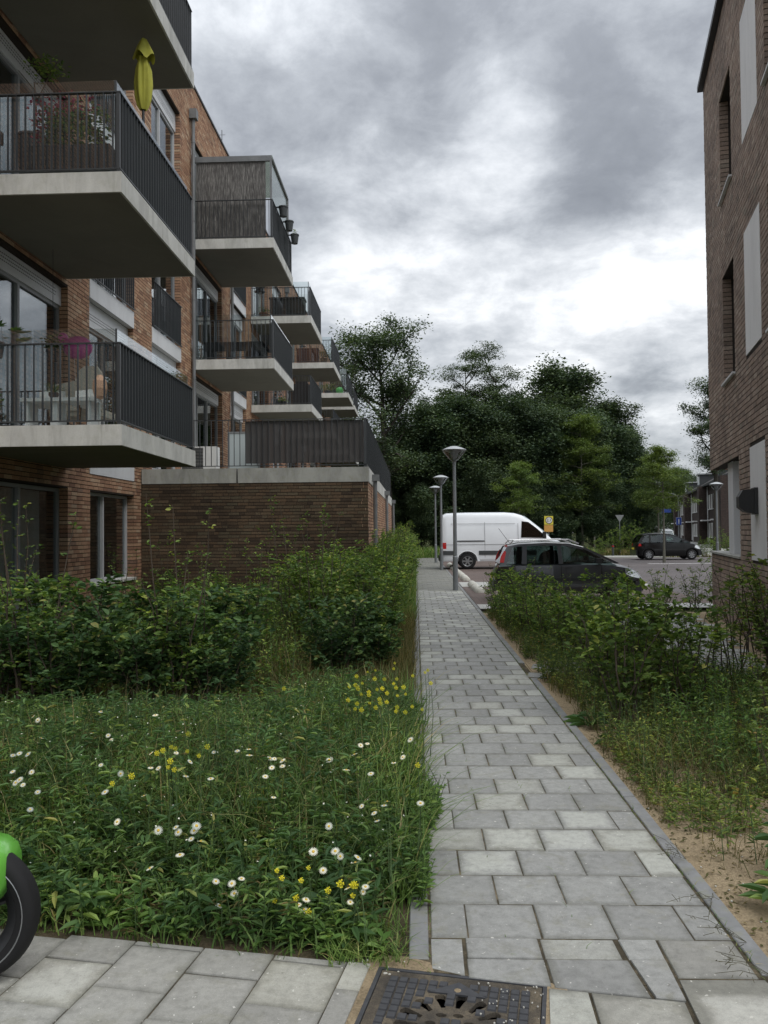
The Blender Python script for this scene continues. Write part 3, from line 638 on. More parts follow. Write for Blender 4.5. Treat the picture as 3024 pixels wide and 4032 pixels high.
# ------------------------------------------------------------------ left apartment building
WX = -5.6
ap = thing('apartment_building', 'long orange-brown brick apartment block with cantilevered balconies on the left', 'building')
doors = [(9.2, 12.9), (20.25, 23.45), (27.8, 31.0), (35.5, 38.7), (43.3, 46.5), (47.6, 50.8)]
wins = [(13.77, 15.97), (17.11, 19.25), (24.55, 26.80), (31.9, 34.1), (39.6, 41.8)]
ops = []
for a, b in doors: ops += [(a, b, 2.96, 5.62), (a, b, 6.02, 8.68), (a, b, 9.08, 11.74)]
for a, b in wins:
    ops += [(a, b, 3.0, 5.72), (a, b, 6.05, 8.78), (a, b, 9.12, 11.76)]
ops += [(9.2, 12.9, 0.06, 2.36), (13.80, 15.99, 0.71, 2.36)]
spans = [(a, b, z - 0.33, z) for a, b in wins for z in (6.05, 9.12)] + [(13.77, 15.97, 2.66, 3.0)]
TOPZ = 13.1
wm = MB(); nearops = [o for o in ops if o[0] < 27.7] ; mortar_cells(wm, (WX, 0, 0), (0, 1, 0), (1, 0, 0), 9.0, 27.7, 0, TOPZ, nearops + [s for s in spans if s[0] < 27.7], inset=0.003)
wall = wm.build('wall', 'mortar', ap)
brick_wall(wall, (WX, 0, 0), (0, 1, 0), (1, 0, 0), 9.0, 27.7, 0.0, TOPZ, nearops + [s for s in spans if s[0] < 27.7], 0.0682, 0.22, 'brick_orange', 21, 300,
           vis=lambda b: b[0] > 12.85 and b[1] < 16.5 and 0.5 < b[2] < 5.6)
fm = MB(); mortar_cells(fm, (WX, 0, 0), (0, 1, 0), (1, 0, 0), 27.7, 54.0, 0, TOPZ, [o for o in ops if o[0] > 27.7] + [s for s in spans if s[0] > 27.7], front=0.0)
mortar_cells(fm, (WX, 0, 0), (0, 1, 0), (1, 0, 0), 3.0, 9.0, 0, TOPZ, [], front=0.0); fm.build('wall', 'brick_far', ap)
MB().box((-17, 3.0, 0), (WX - .26, 3.3, TOPZ)).box((-17, 53.7, 0), (WX - .26, 54, TOPZ)).box((-17, 3.3, 0), (-16.7, 53.7, TOPZ)).build('end_wall', 'brick_far_front', ap)
MB().box((-17, 3.0, TOPZ), (WX + 0.03, 54.02, TOPZ + .06)).build('roof', 'roof_trim', ap)
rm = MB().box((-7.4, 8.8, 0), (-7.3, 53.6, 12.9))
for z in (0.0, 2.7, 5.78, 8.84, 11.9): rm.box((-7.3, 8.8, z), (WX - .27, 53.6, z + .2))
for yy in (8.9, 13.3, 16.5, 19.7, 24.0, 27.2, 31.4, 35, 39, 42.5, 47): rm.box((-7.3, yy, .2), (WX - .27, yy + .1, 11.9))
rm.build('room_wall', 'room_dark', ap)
for a, b, c, d in spans: MB().box((WX - .1, a + .002, c), (WX + .015, b - .002, d)).build('spandrel_panel', 'white_panel', ap)
def window(parent, a, b, c, d, mull, mat='frame_grey', box=0.0, dep=0.14, curtain=False, name='window', xw=WX, lights=None):
    f = MB(); t_ = 0.055; x0, x1 = xw - dep - .07, xw - dep
    top = d - box
    f.box((x0, a, c), (x1, a + t_, top)).box((x0, b - t_, c), (x1, b, top)).box((x0, a + t_, top - t_), (x1, b - t_, top)).box((x0, a + t_, c), (x1, b - t_, c + t_))
    for m_ in mull: f.box((x0, m_ - .03, c + t_), (x1 + .012, m_ + .03, top - t_))
    w = f.build(name, mat, parent)
    xs = [a + t_] + [q for m_ in mull for q in (m_ - .03, m_ + .03)] + [b - t_]
    for i in range(0, len(xs), 2):
        MB().box((x0 + .025, xs[i], c + t_), (x0 + .035, xs[i + 1], top - t_)).build('pane', 'window_glass', w)
    if box:
        MB().box((x0, a, top), (x1 + .03, b, d)).build('roller_box', 'shutter_white', w)
        sl = MB(); n_ = int((b - a - .3) / .055)
        for r_ in range(3):
            for k in range(n_):
                yy = a + .15 + k * .055 + (0.027 if r_ % 2 else 0); zz = top + .12 + r_ * .05
                sl.box((x1 + .0302, yy, zz), (x1 + .0312, yy + .036, zz + .016))
        if a < 28: sl.build('vent_slots', 'frame_dark', w, kind='stuff')
    if curtain:
        n_ = 60; ys = np.linspace(curtain[0], curtain[1], n_); V = []
        for y_ in ys:
            xx = xw - dep - .22 + .025 * sin(y_ * 58) + .012 * sin(y_ * 23)
            V += [(xx, y_, c + .03), (xx, y_, top - .05)]
        MB().add(V, [(2 * i, 2 * i + 2, 2 * i + 3, 2 * i + 1) for i in range(n_ - 1)]).build('curtain', 'curtain', w)
    return w
def sill(parent, a, b, z, mat='slab_concrete', out=.05): MB().box((WX - .14, a + .003, z - .05), (WX + out, b - .003, z)).build('sill', mat, parent)
window(ap, 9.2, 12.9, 0.06, 2.36, [10.1, 11.55], 'frame_grey', curtain=(9.3, 12.6), name='terrace_door')
w_ = window(ap, 13.80, 15.99, 0.76, 2.36, [14.72], 'frame_light', curtain=(13.9, 14.6)); sill(w_, 13.8, 15.99, .76)
for a, b in doors:
    for c, d in ((2.96, 5.62), (6.02, 8.68), (9.08, 11.74)):
        L = b - a; mull = [a + L * .30, a + L * .62]
        if a < 10: mull = [10.35, 11.52]
        window(ap, a, b, c, d, mull, 'frame_grey', box=.30, name='balcony_door', curtain=(a + .1, a + .9) if int(a * 7 + c) % 2 else False)
for i, (a, b) in enumerate(wins):
    for j, (c, d) in enumerate(((3.0, 5.72), (6.05, 8.78), (9.12, 11.76))):
        w_ = window(ap, a, b, c, d, [(a + b) / 2 - .1], 'frame_light' if (i + j) % 2 else 'frame_grey', box=.44)
        if c > 3.1:
            r_ = MB(); r_.box((WX + .02, a + .02, c + .03), (WX + .055, b - .02, c + .045)).box((WX + .02, a + .02, c + .985), (WX + .055, b - .02, c + 1.0))
            rr = r_.build('window_railing', 'rail_metal', ap)
            y_ = a + .06
            if a < 20:
                bm = MB().box((-.015, -.004, 0), (.015, .004, .94)).mesh('baluster', 'rail_metal')
                while y_ < b - .03: link('baluster', bm, rr, loc=(WX + .0375, y_, c + .045)); y_ += .108
            else:
                r2 = MB()
                while y_ < b - .03: r2.box((WX + .0225, y_ - .004, c + .045), (WX + .0525, y_ + .004, c + .985)); y_ += .108
                r2.build('balusters', 'rail_metal', rr, kind='stuff')
# rain pipes on the facade
for yy, z0, z1 in ((20.13, 0.0, 12.1), (24.45, 0.0, 12.1), (35.1, 0, 12.1)):
    p_ = MB().tube([(WX + .085, yy, z0), (WX + .085, yy, z1)], .045, 12).build('rain_pipe', 'pipe_zinc', ap, smooth=False)
    h = MB().box((WX + .01, yy - .10, z1 - .02), (WX + .19, yy + .10, z1 + .22))
    h.build('hopper', 'pipe_zinc', p_)
    for zz in np.arange(1.5, z1, 2.0): MB().lathe([(.046, -.02), (.054, -.02), (.054, .02), (.046, .02)], (WX + .085, yy, zz), 12).build('pipe_clip', 'pipe_zinc', p_)
# balconies
BAR = 0.108
bar_f = MB().box((-.004, -.02, 0), (.004, .02, .925)).mesh('baluster', 'rail_metal')
bar_s = MB().box((-.02, -.004, 0), (.02, .004, .925)).mesh('baluster', 'rail_metal')
def balcony(parent, y0, y1, z, near, glass_h=0.0, x0=WX + .02, x1=-3.5):
    s = MB().box((x0, y0, z - .25), (x1, y1, z)).build('balcony', 'slab_concrete', parent)
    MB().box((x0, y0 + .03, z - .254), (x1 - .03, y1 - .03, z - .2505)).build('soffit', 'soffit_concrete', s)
    r = MB()
    for zz in (.045, .985):
        r.box((x0, y0 + .025, z + zz), (x1 - .02, y0 + .070, z + zz + .014)); r.box((x1 - .07, y0 + .070, z + zz), (x1 - .02, y1 - .070, z + zz + .014)); r.box((x0, y1 - .070, z + zz), (x1 - .02, y1 - .025, z + zz + .014))
    r.build('handrail', 'rail_metal', s)
    for yy in (y0 + .0475, y1 - .0475): MB().box((x1 - .07, yy - .018, z), (x1 - .03, yy + .018, z + .985)).build('corner_post', 'rail_metal', s)
    bk = MB(); xx = x1 - .12
    fr = MB()
    while xx > x0 + .03:
        if near: link('baluster', bar_f, s, loc=(xx, y0 + .047, z + .06))
        else: fr.box((xx - .004, y0 + .027, z + .06), (xx + .004, y0 + .067, z + .985))
        bk.box((xx - .004, y1 - .067, z + .06), (xx + .004, y1 - .027, z + .985)); xx -= BAR
    yy = y0 + .13
    while yy < y1 - .08:
        if near: link('baluster', bar_s, s, loc=(x1 - .045, yy, z + .06))
        else: fr.box((x1 - .065, yy - .004, z + .06), (x1 - .025, yy + .004, z + .985))
        yy += BAR * .98
    if not near: fr.build('balusters', 'rail_metal', s, kind='stuff')
    bk.build('balusters', 'rail_metal', s, kind='stuff')
    if glass_h:
        xm = (x0 + x1) / 2 - .1
        for a, b in ((x0 + .05, xm), (xm + .015, x1 - .12)): MB().box((a, y0 + .10, z + .07), (b, y0 + .108, z + glass_h)).build('glass_panel', 'screen_glass', s)
        L = (y1 - y0 - .2) / 2
        for k in range(2): MB().box((x1 - .108, y0 + .115 + k * (L + .01), z + .07), (x1 - .10, y0 + .115 + k * (L + .01) + L, z + glass_h)).build('glass_panel', 'side_glass', s)
        MB().box((x1 - .115, y0 + .10, z + .05), (x1 - .093, y0 + .112, z + glass_h)).build('glass_post', 'frame_dark', s)
    return s
Z1, Z2, Z3 = 2.93, 5.99, 9.05
balcony(ap, 9.57, 12.84, Z1, True, 1.18); balcony(ap, 9.57, 12.84, Z2, True, 1.17); balcony(ap, 9.57, 12.84, Z3, True)
balcony(ap, 20.2, 23.45, Z2, True, 1.15); balcony(ap, 20.2, 23.45, Z3, True)
balcony(ap, 27.6, 30.85, Z2, False); balcony(ap, 27.6, 30.85, Z3, False, 1.2)
balcony(ap, 35.35, 38.6, Z2, False); balcony(ap, 35.35, 38.6, Z3, False, 1.15)
balcony(ap, 43.2, 46.45, Z2, False); balcony(ap, 43.2, 46.45, Z3, False, 1.3)
balcony(ap, 47.5, 50.75, Z2, False); balcony(ap, 47.5, 50.75, Z3, False)
MB().tube([(-5.75, 24.2, 13.1), (-5.75, 24.2, 13.85)], .010, 6).tube([(-5.85, 24.2, 13.7), (-5.65, 24.2, 13.7)], .006, 5).build('antenna', 'antenna_black', ap)

# ------------------------------------------------------------------ low brick block with roof terrace
pb = thing('podium_building', 'low windowless brick block with concrete roof edge and railed terrace on top', 'building')
PX, PY, PE, PT = -0.95, 16.40, 32.6, 2.63
pm = MB(); mortar_cells(pm, (-5.59, PY, 0), (1, 0, 0), (0, -1, 0), 0, 5.59 + PX - .03, 0, PT, []); mortar_cells(pm, (PX, PY, 0), (0, 1, 0), (1, 0, 0), 0.008, 8.6, 0, PT, [])
pw = pm.build('wall', 'mortar', pb)
rngp = np.random.default_rng(77)
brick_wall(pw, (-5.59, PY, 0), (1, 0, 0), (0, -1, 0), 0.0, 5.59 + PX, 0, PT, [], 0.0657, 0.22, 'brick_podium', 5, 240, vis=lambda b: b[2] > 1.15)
brick_wall(pw, (PX, PY, 0), (0, 1, 0), (1, 0, 0), 0.004, 8.6, 0, PT, [], 0.0657, 0.22, 'brick_orange', 6, 60, vis=lambda b: b[2] > 1.5)
MB().box((PX - .26, PY + 8.6, 0), (PX, PE, PT)).box((-5.58, PE - .26, 0), (PX - .26, PE, PT)).build('wall', 'brick_far', pb)
MB().box((-5.58, PY - .012, PT), (-3.635, PY + .3, Z1)).build('roof_edge', 'slab_edge_old', pb); MB().box((-3.60, PY - .012, PT), (PX + .015, PY + .3, Z1)).build('roof_edge', 'slab_edge_old', pb)
for a, b in ((PY + .3, 21.6), (21.615, 27.0), (27.015, PE)): MB().box((PX - .3, a, PT), (PX + .015, b, Z1)).build('roof_edge', 'slab_concrete', pb)
MB().box((-5.58, PY + .3, PT), (PX - .3, PE, Z1 - .06)).build('terrace_floor', 'slab_edge_old', pb)
rl = MB()
for zz in (.045, .985): rl.box((-5.58, PY + .03, Z1 + zz), (PX - .02, PY + .075, Z1 + zz + .014)); rl.box((PX - .065, PY + .075, Z1 + zz), (PX - .02, PE - .05, Z1 + zz + .014))
rl.build('handrail', 'rail_metal', pb)
MB().box((PX - .075, PY + .03, Z1), (PX - .03, PY + .07, Z1 + .985)).build('corner_post', 'rail_metal', pb)
xx = PX - .14
while xx > -5.5: link('baluster', bar_f, pb, loc=(xx, PY + .052, Z1 + .06)); xx -= .118
yy = PY + .16; k = 0; fr = MB()
while yy < PE - .1:
    if k < 60: link('baluster', bar_s, pb, loc=(PX - .043, yy, Z1 + .06))
    else: fr.box((PX - .063, yy - .004, Z1 + .06), (PX - .023, yy + .004, Z1 + .985))
    yy += .11; k += 1
fr.build('balusters', 'rail_metal', pb, kind='stuff')
for yy in (17.75, 24.95, 32.3):
    p_ = MB().tube([(PX + .08, yy, 0), (PX + .08, yy, 2.75)], .045, 12).build('rain_pipe', 'pipe_zinc', pb)
    MB().box((PX + .018, yy - .09, 2.72), (PX + .17, yy + .09, 2.86)).build('hopper', 'pipe_zinc', p_)
    for zz in (1.0, 2.2): MB().lathe([(.046, -.02), (.054, -.02), (.054, .02), (.046, .02)], (PX + .08, yy, zz), 12).build('pipe_clip', 'pipe_zinc', p_)

# ------------------------------------------------------------------ right-hand building
aR = radians(12.9); uR = np.array([sin(aR), cos(aR), 0]); nR = np.array([-cos(aR), sin(aR), 0]); PR = np.array([5.24, 13.91, 0.0])
rb = thing('brick_building', 'tall brown brick apartment building with narrow windows and grey panels at right', 'building')
RT0, RT1, RZ = -9.0, 2.02, 10.17
rops = [(-1.25, -0.05, 7.11, 8.86), (-1.25, -0.05, 4.04, 5.82), (-1.41, RT1 + 1, 1.15, 2.74)]
rops2 = [(a - 3.9, b - 3.9, c, d) for a, b, c, d in rops[:2]]
pans = [(-3.43, -2.24, 7.12, 8.9), (-3.43, -2.24, 4.07, 5.83), (-3.50, -2.38, 1.17, 2.75)]
allr = rops + rops2 + pans
rmb = MB(); mortar_cells(rmb, PR, uR, nR, RT0, RT1 - .008, 0, RZ, allr, front=-.009)
rw = rmb.build('wall', 'mortar_grey', rb)
brick_wall(rw, PR, uR, nR, RT0 + 3.5, RT1, 0.0, RZ, allr, 0.0757, 0.22, 'brick_brown', 31, 290, vis=lambda b: b[0] > -4.2 and 0.4 < b[2] < 5)
def rbox(mb, t0, t1, d0, d1, z0, z1):
    V = [PR + uR * tt + nR * dd + np.array([0, 0, zz]) for zz in (z0, z1) for tt, dd in ((t0, d0), (t1, d0), (t1, d1), (t0, d1))]; return mb.add(V, CF)
m_ = MB(); rbox(m_, RT1 - .24, RT1, -9, -.26, 2.74, RZ); rbox(m_, RT1 - .24, RT1, -9, -1.45, 0, 2.74); rbox(m_, RT1 - .24, RT1, -1.45, -.26, 0, 1.15); rbox(m_, RT0, RT0 + .25, -9, -.26, 0, RZ); rbox(m_, RT0, RT1, -9.25, -9, 0, RZ)
m_.build('wall', 'brick_far_front', rb)
m_ = MB(); rbox(m_, RT0 - .05, RT1 + .09, -9.3, .10, RZ, RZ + .10); m_.build('roof', 'roof_trim', rb)
m_ = MB(); rbox(m_, RT0, RT1 - .26, -9, -.27, 2.95, 3.1); rbox(m_, RT0, RT1 - .26, -1.6, -1.5, 3.1, 10); m_.build('room_wall', 'room_dark', rb)
for a, b, c, d in pans:
    m_ = MB(); rbox(m_, a + .004, b - .004, -.12, .004, c + .004, d - .004); m_.build('infill_panel', 'grey_panel', rb)
for a, b, c, d in rops[:2] + rops2:
    m_ = MB()
    for q in ((a, a + .05, c, d), (b - .05, b, c, d), (a + .05, b - .05, d - .05, d), (a + .05, b - .05, c, c + .05)): rbox(m_, q[0], q[1], -.33, -.27, q[2], q[3])
    w = m_.build('window', 'frame_light', rb); m_ = MB(); rbox(m_, a + .05, b - .05, -.31, -.30, c + .05, d - .05); m_.build('pane', 'window_glass', w)
    m_ = MB(); rbox(m_, a, a + .012, -.27, -.0, c, d); 
    m_ = MB(); rbox(m_, a - .02, b + .02, -.26, .05, c - .035, c - .003); m_.build('sill', 'white_panel', w)
# recessed corner porch: ceiling, back wall, door frame, column, low wall cap
m_ = MB(); rbox(m_, -1.41, RT1 - .01, -1.45, -.02, 2.745, 2.94); m_.build('porch_ceiling', 'grey_panel', rb)
m_ = MB(); rbox(m_, -1.40, RT1 - .25, -1.47, -1.40, 1.15, 2.74); rbox(m_, -1.47, -1.415, -1.45, -.145, 1.15, 2.74); m_.build('porch_wall', 'grey_panel', rb)
m_ = MB(); rbox(m_, -1.38, RT1 - .25, -1.45, -.27, 1.0, 1.14); m_.build('porch_floor', 'grey_panel', rb)
m_ = MB(); rbox(m_, -0.10, 0.45, -.62, -.10, 1.18, 2.74); m_.build('column', 'white_panel', rb)
m_ = MB(); rbox(m_, -1.405, RT1 + .04, -.27, .03, 1.152, 1.185); m_.build('wall_cap', 'slab_edge_old', rb)
wl_ = MB(); rbox(wl_, -2.98, -2.70, .006, .05, 1.80, 2.16)
V = []
lamp = thing('wall_lamp', 'dark half-round outdoor wall lamp on the grey panel at far right', 'wall lamp'); rbox(MB(), 0, 1, 0, 1, 0, 1)
wl_.build('backplate', 'black_plastic', lamp)
prof = [(0.03, .34), (.14, .33), (.19, .24), (.19, .10), (.12, .04), (.05, .02)]
V = [PR + uR * tt + nR * (.05 + dd) + np.array([0, 0, 1.80 + zz]) for tt in (-2.96, -2.72) for dd, zz in [(0, .34)] + prof + [(0, .02)]]
n_ = len(prof) + 2; MB().add(V, [tuple(range(n_)), tuple(range(2 * n_ - 1, n_ - 1, -1))] + [(i, n_ + i, n_ + (i + 1) % n_, (i + 1) % n_) for i in range(n_)]).build('shade', 'black_plastic', lamp)
# ------------------------------------------------------------------ things on the roof terrace and balconies
o = MB().box((-3.46, PY + .085, Z1 + .10), (PX - .10, PY + .090, Z1 + .97)).box((PX - .105, PY + .10, Z1 + .10), (PX - .10, PE - 9, Z1 + .97)).build('screen_netting', 'netting')
tag(o, 'dark see-through privacy netting tied inside the terrace railing', 'netting')
ac = thing('air_conditioner', 'white outdoor air conditioning unit beside the terrace doors', 'air conditioner', (-4.62, 17.35, Z1 - .06))
MB().box((-.38, -.16, .05), (.38, .16, .60)).build('casing', 'white_paint', ac)
g = MB()
for k in range(16): g.box((-.36, -.172, .09 + k * .031), (.10, -.161, .105 + k * .031))
g.build('grille', 'black_plastic', ac, kind='stuff'); MB().box((-.3, -.12, 0), (-.24, .12, .049)).box((.24, -.12, 0), (.3, .12, .049)).build('feet', 'black_plastic', ac)
fd = thing('privacy_divider', 'pale frosted glass divider with grey frame standing on the roof terrace', 'divider', (-3.60, 17.0, Z1 - .06))
MB().box((-.30, -.02, .04), (.30, -.005, .84)).build('pane', 'frosted', fd); MB().box((-.34, -.03, 0), (-.305, .01, .88)).box((.305, -.03, 0), (.34, .01, .88)).box((-.305, -.03, .845), (.305, .01, .88)).build('frame', 'frame_grey', fd)

# folded parasol
pa = thing('parasol', 'closed yellow parasol on the second floor balcony, leaning out over the railing', 'parasol', (-3.80, 11.3, Z2))
MB().tube([(0, 0, 0), (-.02, 0, 2.5)], .02, 8).build('pole', 'black_plastic', pa)
n_ = 44; prof = [(1.66, .05), (1.72, .085), (1.85, .12), (2.05, .135), (2.25, .12), (2.38, .075), (2.42, .07)]; V = []
for z_, r_ in prof:
    for j in range(n_):
        a = 2 * pi * j / n_; rr = .8 * r_ * (1 + .22 * cos(5 * a + z_ * 1.5) + .12 * cos(11 * a)); V.append((rr * cos(a) - .015, rr * sin(a), z_))
MB().add(V, [(i * n_ + j, i * n_ + (j + 1) % n_, (i + 1) * n_ + (j + 1) % n_, (i + 1) * n_ + j) for i in range(len(prof) - 1) for j in range(n_)]).build('canopy', 'yellow_cloth', pa, smooth=True)
V = []; prof = [(2.40, .17), (2.44, .155), (2.58, .10), (2.68, .045), (2.70, .01)]
for z_, r_ in prof:
    for j in range(n_):
        a = 2 * pi * j / n_; rr = .85 * r_ * (1 + .12 * cos(4 * a)); zz = z_ + (.05 * cos(4 * a + 1) if z_ < 2.5 else 0); V.append((rr * cos(a) - .015 + .01, rr * sin(a), zz))
MB().add(V, [(i * n_ + j, i * n_ + (j + 1) % n_, (i + 1) * n_ + (j + 1) % n_, (i + 1) * n_ + j) for i in range(len(prof) - 1) for j in range(n_)]).build('top_flap', 'yellow_cloth', pa, smooth=True)
MB().lathe([(0, .0), (.22, .0), (.22, .05), (.05, .09), (0, .09)], n=20).build('base', 'black_plastic', pa)

def leafquads(P, D, Nn, L, W, fold=0.25, bend=0.0):
    """six-vertex folded leaves; returns verts, quads"""
    P = np.asarray(P, float); D = np.asarray(D, float); Nn = np.asarray(Nn, float); D = D / (np.linalg.norm(D, axis=1, keepdims=True) + 1e-9)
    S_ = np.cross(D, Nn); S_ /= (np.linalg.norm(S_, axis=1, keepdims=True) + 1e-9); U_ = np.cross(S_, D)
    L = np.broadcast_to(L, (len(P),))[:, None]; W = np.broadcast_to(W, (len(P),))[:, None]; bend = np.broadcast_to(bend, (len(P),))[:, None]
    def pt(a, s, f): return P + D * L * a + S_ * W * s + U_ * (W * f) - U_ * L * bend * a * a
    V = np.stack([pt(0, 0, 0), pt(.30, .42, fold), pt(.68, .38, fold * .9), pt(1, 0, 0), pt(.68, -.38, fold * .9), pt(.30, -.42, fold)], 1).reshape(-1, 3)
    b = np.arange(len(P))[:, None] * 6
    return V, np.concatenate([b + np.array([0, 1, 2, 3]), b + np.array([0, 3, 4, 5])])
def diamond(P, D, Nn, L, W, fold=.15):
    P = np.asarray(P, float); D = D / (np.linalg.norm(D, axis=1, keepdims=True) + 1e-9)
    S_ = np.cross(D, Nn); S_ /= (np.linalg.norm(S_, axis=1, keepdims=True) + 1e-9); U_ = np.cross(S_, D)
    L = np.broadcast_to(L, (len(P),))[:, None]; W = np.broadcast_to(W, (len(P),))[:, None]
    V = np.stack([P, P + D * L * .45 + S_ * W * .5 + U_ * W * fold, P + D * L, P + D * L * .5 - S_ * W * .5 + U_ * W * fold], 1).reshape(-1, 3)
    return V, np.arange(len(P))[:, None] * 4 + np.arange(4)[None]
def rdir(rng, n, up=0.3, spread=1.0):
    a = rng.uniform(0, 2 * pi, n); z = rng.normal(up, .35 * spread, n); v = np.stack([np.cos(a), np.sin(a), z], 1); return v / np.linalg.norm(v, axis=1, keepdims=True)
def rnorm(rng, n, jit=.5):
    v = np.stack([rng.normal(0, jit, n), rng.normal(0, jit, n), np.ones(n)], 1); return v / np.linalg.norm(v, axis=1, keepdims=True)
def bushy(name, parent, rng, centre, rad, n, L, mat, W=None, shell=False):
    q = rng.normal(0, .45, (n, 3)); q = q / np.maximum(1, np.linalg.norm(q, axis=1, keepdims=True)) ; P = np.array(centre) + q * np.array(rad)
    V, F = leafquads(P, rdir(rng, n, .1), rnorm(rng, n, .7), L * rng.uniform(.7, 1.2, n), (W or L * .55) * rng.uniform(.8, 1.2, n)); return link(name, arr_mesh(name, V, [F], mat), parent)
rb_ = np.random.default_rng(91)
def pot(name, label, cat, loc, r, h, mat='black_plastic', group=None):
    t_ = thing(name, label, cat, loc, 0, group); MB().lathe([(0, 0), (r * .72, 0), (r, h), (r * 1.06, h), (r * 1.06, h - .03), (r * 1.0, h - .04), (r * .9, h - .03), (0, h - .04)], n=20).build('pot', mat, t_, smooth=False); return t_
# second floor balcony
tb = pot('potted_tree', 'small thin-stemmed tree in a large black tub on the second floor balcony', 'potted plant', (-5.05, 10.55, Z2), .21, .92)
MB().tube([(0, 0, .8), (.03, .02, 1.3), (0, .03, 1.7)], [.02, .015, .01], 6).tube([(.02, .02, 1.4), (.18, .05, 1.75), (.33, .0, 1.95)], [.01, .007, .004], 5).tube([(.0, .03, 1.6), (-.2, .0, 1.85)], [.008, .004], 5).build('stem', 'stem_brown', tb)
bushy('foliage', tb, rb_, (.18, .03, 1.85), (.30, .25, .16), 190, .06, 'leaf_hedge')
fp_ = thing('flower_planter', 'dark planter trough full of pink flowers behind the second floor railing', 'planter', (-4.32, 10.15, Z2))
MB().box((-.52, -.16, 0), (.52, .16, .55)).build('trough', 'black_plastic', fp_); bushy('foliage', fp_, rb_, (0, 0, .85), (.50, .22, .33), 900, .07, 'leaf_dark')
bushy('flowers', fp_, rb_, (-.1, -.06, 1.08), (.46, .2, .16), 240, .045, 'petal_pink', .04); bushy('flowers', fp_, rb_, (-.42, -.08, .8), (.1, .12, .25), 90, .045, 'petal_pink', .04)
bq = thing('barbecue', 'black covered barbecue at the left end of the second floor balcony', 'barbecue', (-5.43, 9.95, Z2))
MB().cbox((0, 0, .72), (.36, .42, .16)).sphere((0, 0, .78), .2, 12, 6, (.9, 1, .55)).build('lid', 'black_plastic', bq); MB().cbox((-.14, 0, .32), (.03, .36, .64)).cbox((.14, 0, .32), (.03, .36, .64)).cbox((0, 0, .2), (.28, .34, .03)).build('cart', 'black_plastic', bq)
# first floor balcony
mo = pot('monstera_plant', 'monstera with big split leaves in a hanging pot at far left of first floor balcony', 'potted plant', (-5.44, 10.35, Z1 + 1.0), .10, .20, 'frame_dark')
MB().tube([(-.09, 0, .2), (0, 0, .9)], .003, 4).tube([(.09, 0, .2), (0, 0, .9)], .003, 4).tube([(0, 0, .9), (0, 0, 1.76)], .003, 4).build('hanger', 'black_plastic', mo)
n_ = 9; V = []; F = []
for k in range(n_):
    a = 2 * pi * k / n_ + .3; L_ = rb_.uniform(.16, .26); bx, by, bz = .13 * cos(a), .13 * sin(a), .22 + .18 * ((k * 37) % 10) / 10
    if k in (0, 1, 8): bx += .12
    m = MB()
    for t_ in np.linspace(-1.25, 1.25, 7):
        d = np.array([cos(a) * cos(t_) - sin(a) * sin(t_) * .9, sin(a) * cos(t_) + cos(a) * sin(t_) * .9, .25 * cos(t_)]); p0 = np.array([bx, by, bz]); s_ = np.cross(d, (0, 0.2, 1)); s_ /= np.linalg.norm(s_)
        l_ = L_ * (.55 + .45 * cos(t_)); base = len(V); V += [p0, p0 + d * l_ * .55 + s_ * .022, p0 + d * l_, p0 + d * l_ * .55 - s_ * .022]; F.append([base, base + 1, base + 2, base + 3])
link('leaves', arr_mesh('leaves', np.array(V), [np.array(F)], 'leaf_dark'), mo)
ch = thing('lounge_chair', 'beige lounge chair with tall rounded back on the first floor balcony', 'chair', (-4.72, 11.2, Z1))
pts = [(-.42, .42), (-.42, .78), (-.25, .80), (-.02, .84), (.02, .98), (.12, 1.05), (.28, 1.04), (.34, .95), (.34, .42)]
V = [(x, -.03 + .12 * (x * x), z_) for x, z_ in pts] + [(x, .03 + .12 * (x * x), z_) for x, z_ in pts]; n_ = len(pts)
MB().add(V, [tuple(range(n_)), tuple(range(2 * n_ - 1, n_ - 1, -1))] + [(i, n_ + i, n_ + (i + 1) % n_, (i + 1) % n_) for i in range(n_)]).build('backrest', 'beige_cloth', ch)
MB().cbox((-.04, .28, .40), (.74, .55, .10)).build('seat', 'beige_cloth', ch)
lg = MB().tube([(0, 0, 0), (0, 0, .35)], .018, 8).mesh('leg', 'frame_dark')
for x, y_ in ((-.36, .05), (.28, .05), (-.36, .5), (.28, .5)): link('leg', lg, ch, loc=(x, y_, 0))
tbx = thing('balcony_table', 'low light-grey bench table behind the first floor railing', 'table', (-4.52, 10.25, Z1))
MB().cbox((0, 0, .40), (.95, .34, .045)).build('tabletop', 'grey_panel', tbx)
for x in (-.40, -.05, .40): MB().cbox((x, 0, .189), (.09 if x == -.05 else .04, .28, .376)).build('leg', 'grey_panel', tbx)
for k, (x, lab) in enumerate(((-4.98, 'white rounded plastic chair left of the low bench table on the first floor balcony'), (-4.42, 'white rounded plastic chair behind the low bench table on the first floor balcony'))):
    wc = thing('garden_chair', lab, 'chair', (x, 10.85, Z1), .3 * k, 'white chairs on the first floor balcony')
    MB().lathe([(0, .42), (.20, .42), (.22, .44), (.20, .46), (0, .46)], n=18).build('seat', 'white_paint', wc)
    V = []; 
    for a in np.linspace(.2 * pi, .8 * pi, 9):
        for z_ in (.47, .62, .70 - .05 * abs(a - pi / 2)): V.append((.23 * cos(a), .23 * sin(a), z_))
    MB().add(V, [(3 * i + j, 3 * i + 3 + j, 3 * i + 4 + j, 3 * i + 1 + j) for i in range(8) for j in range(2)]).build('backrest', 'white_paint', wc)
    for a in (.8, 2.4, 3.9, 5.5): MB().tube([(.15 * cos(a), .15 * sin(a), .42), (.2 * cos(a), .2 * sin(a), 0)], .012, 6).build('leg', 'wood_brown', wc)
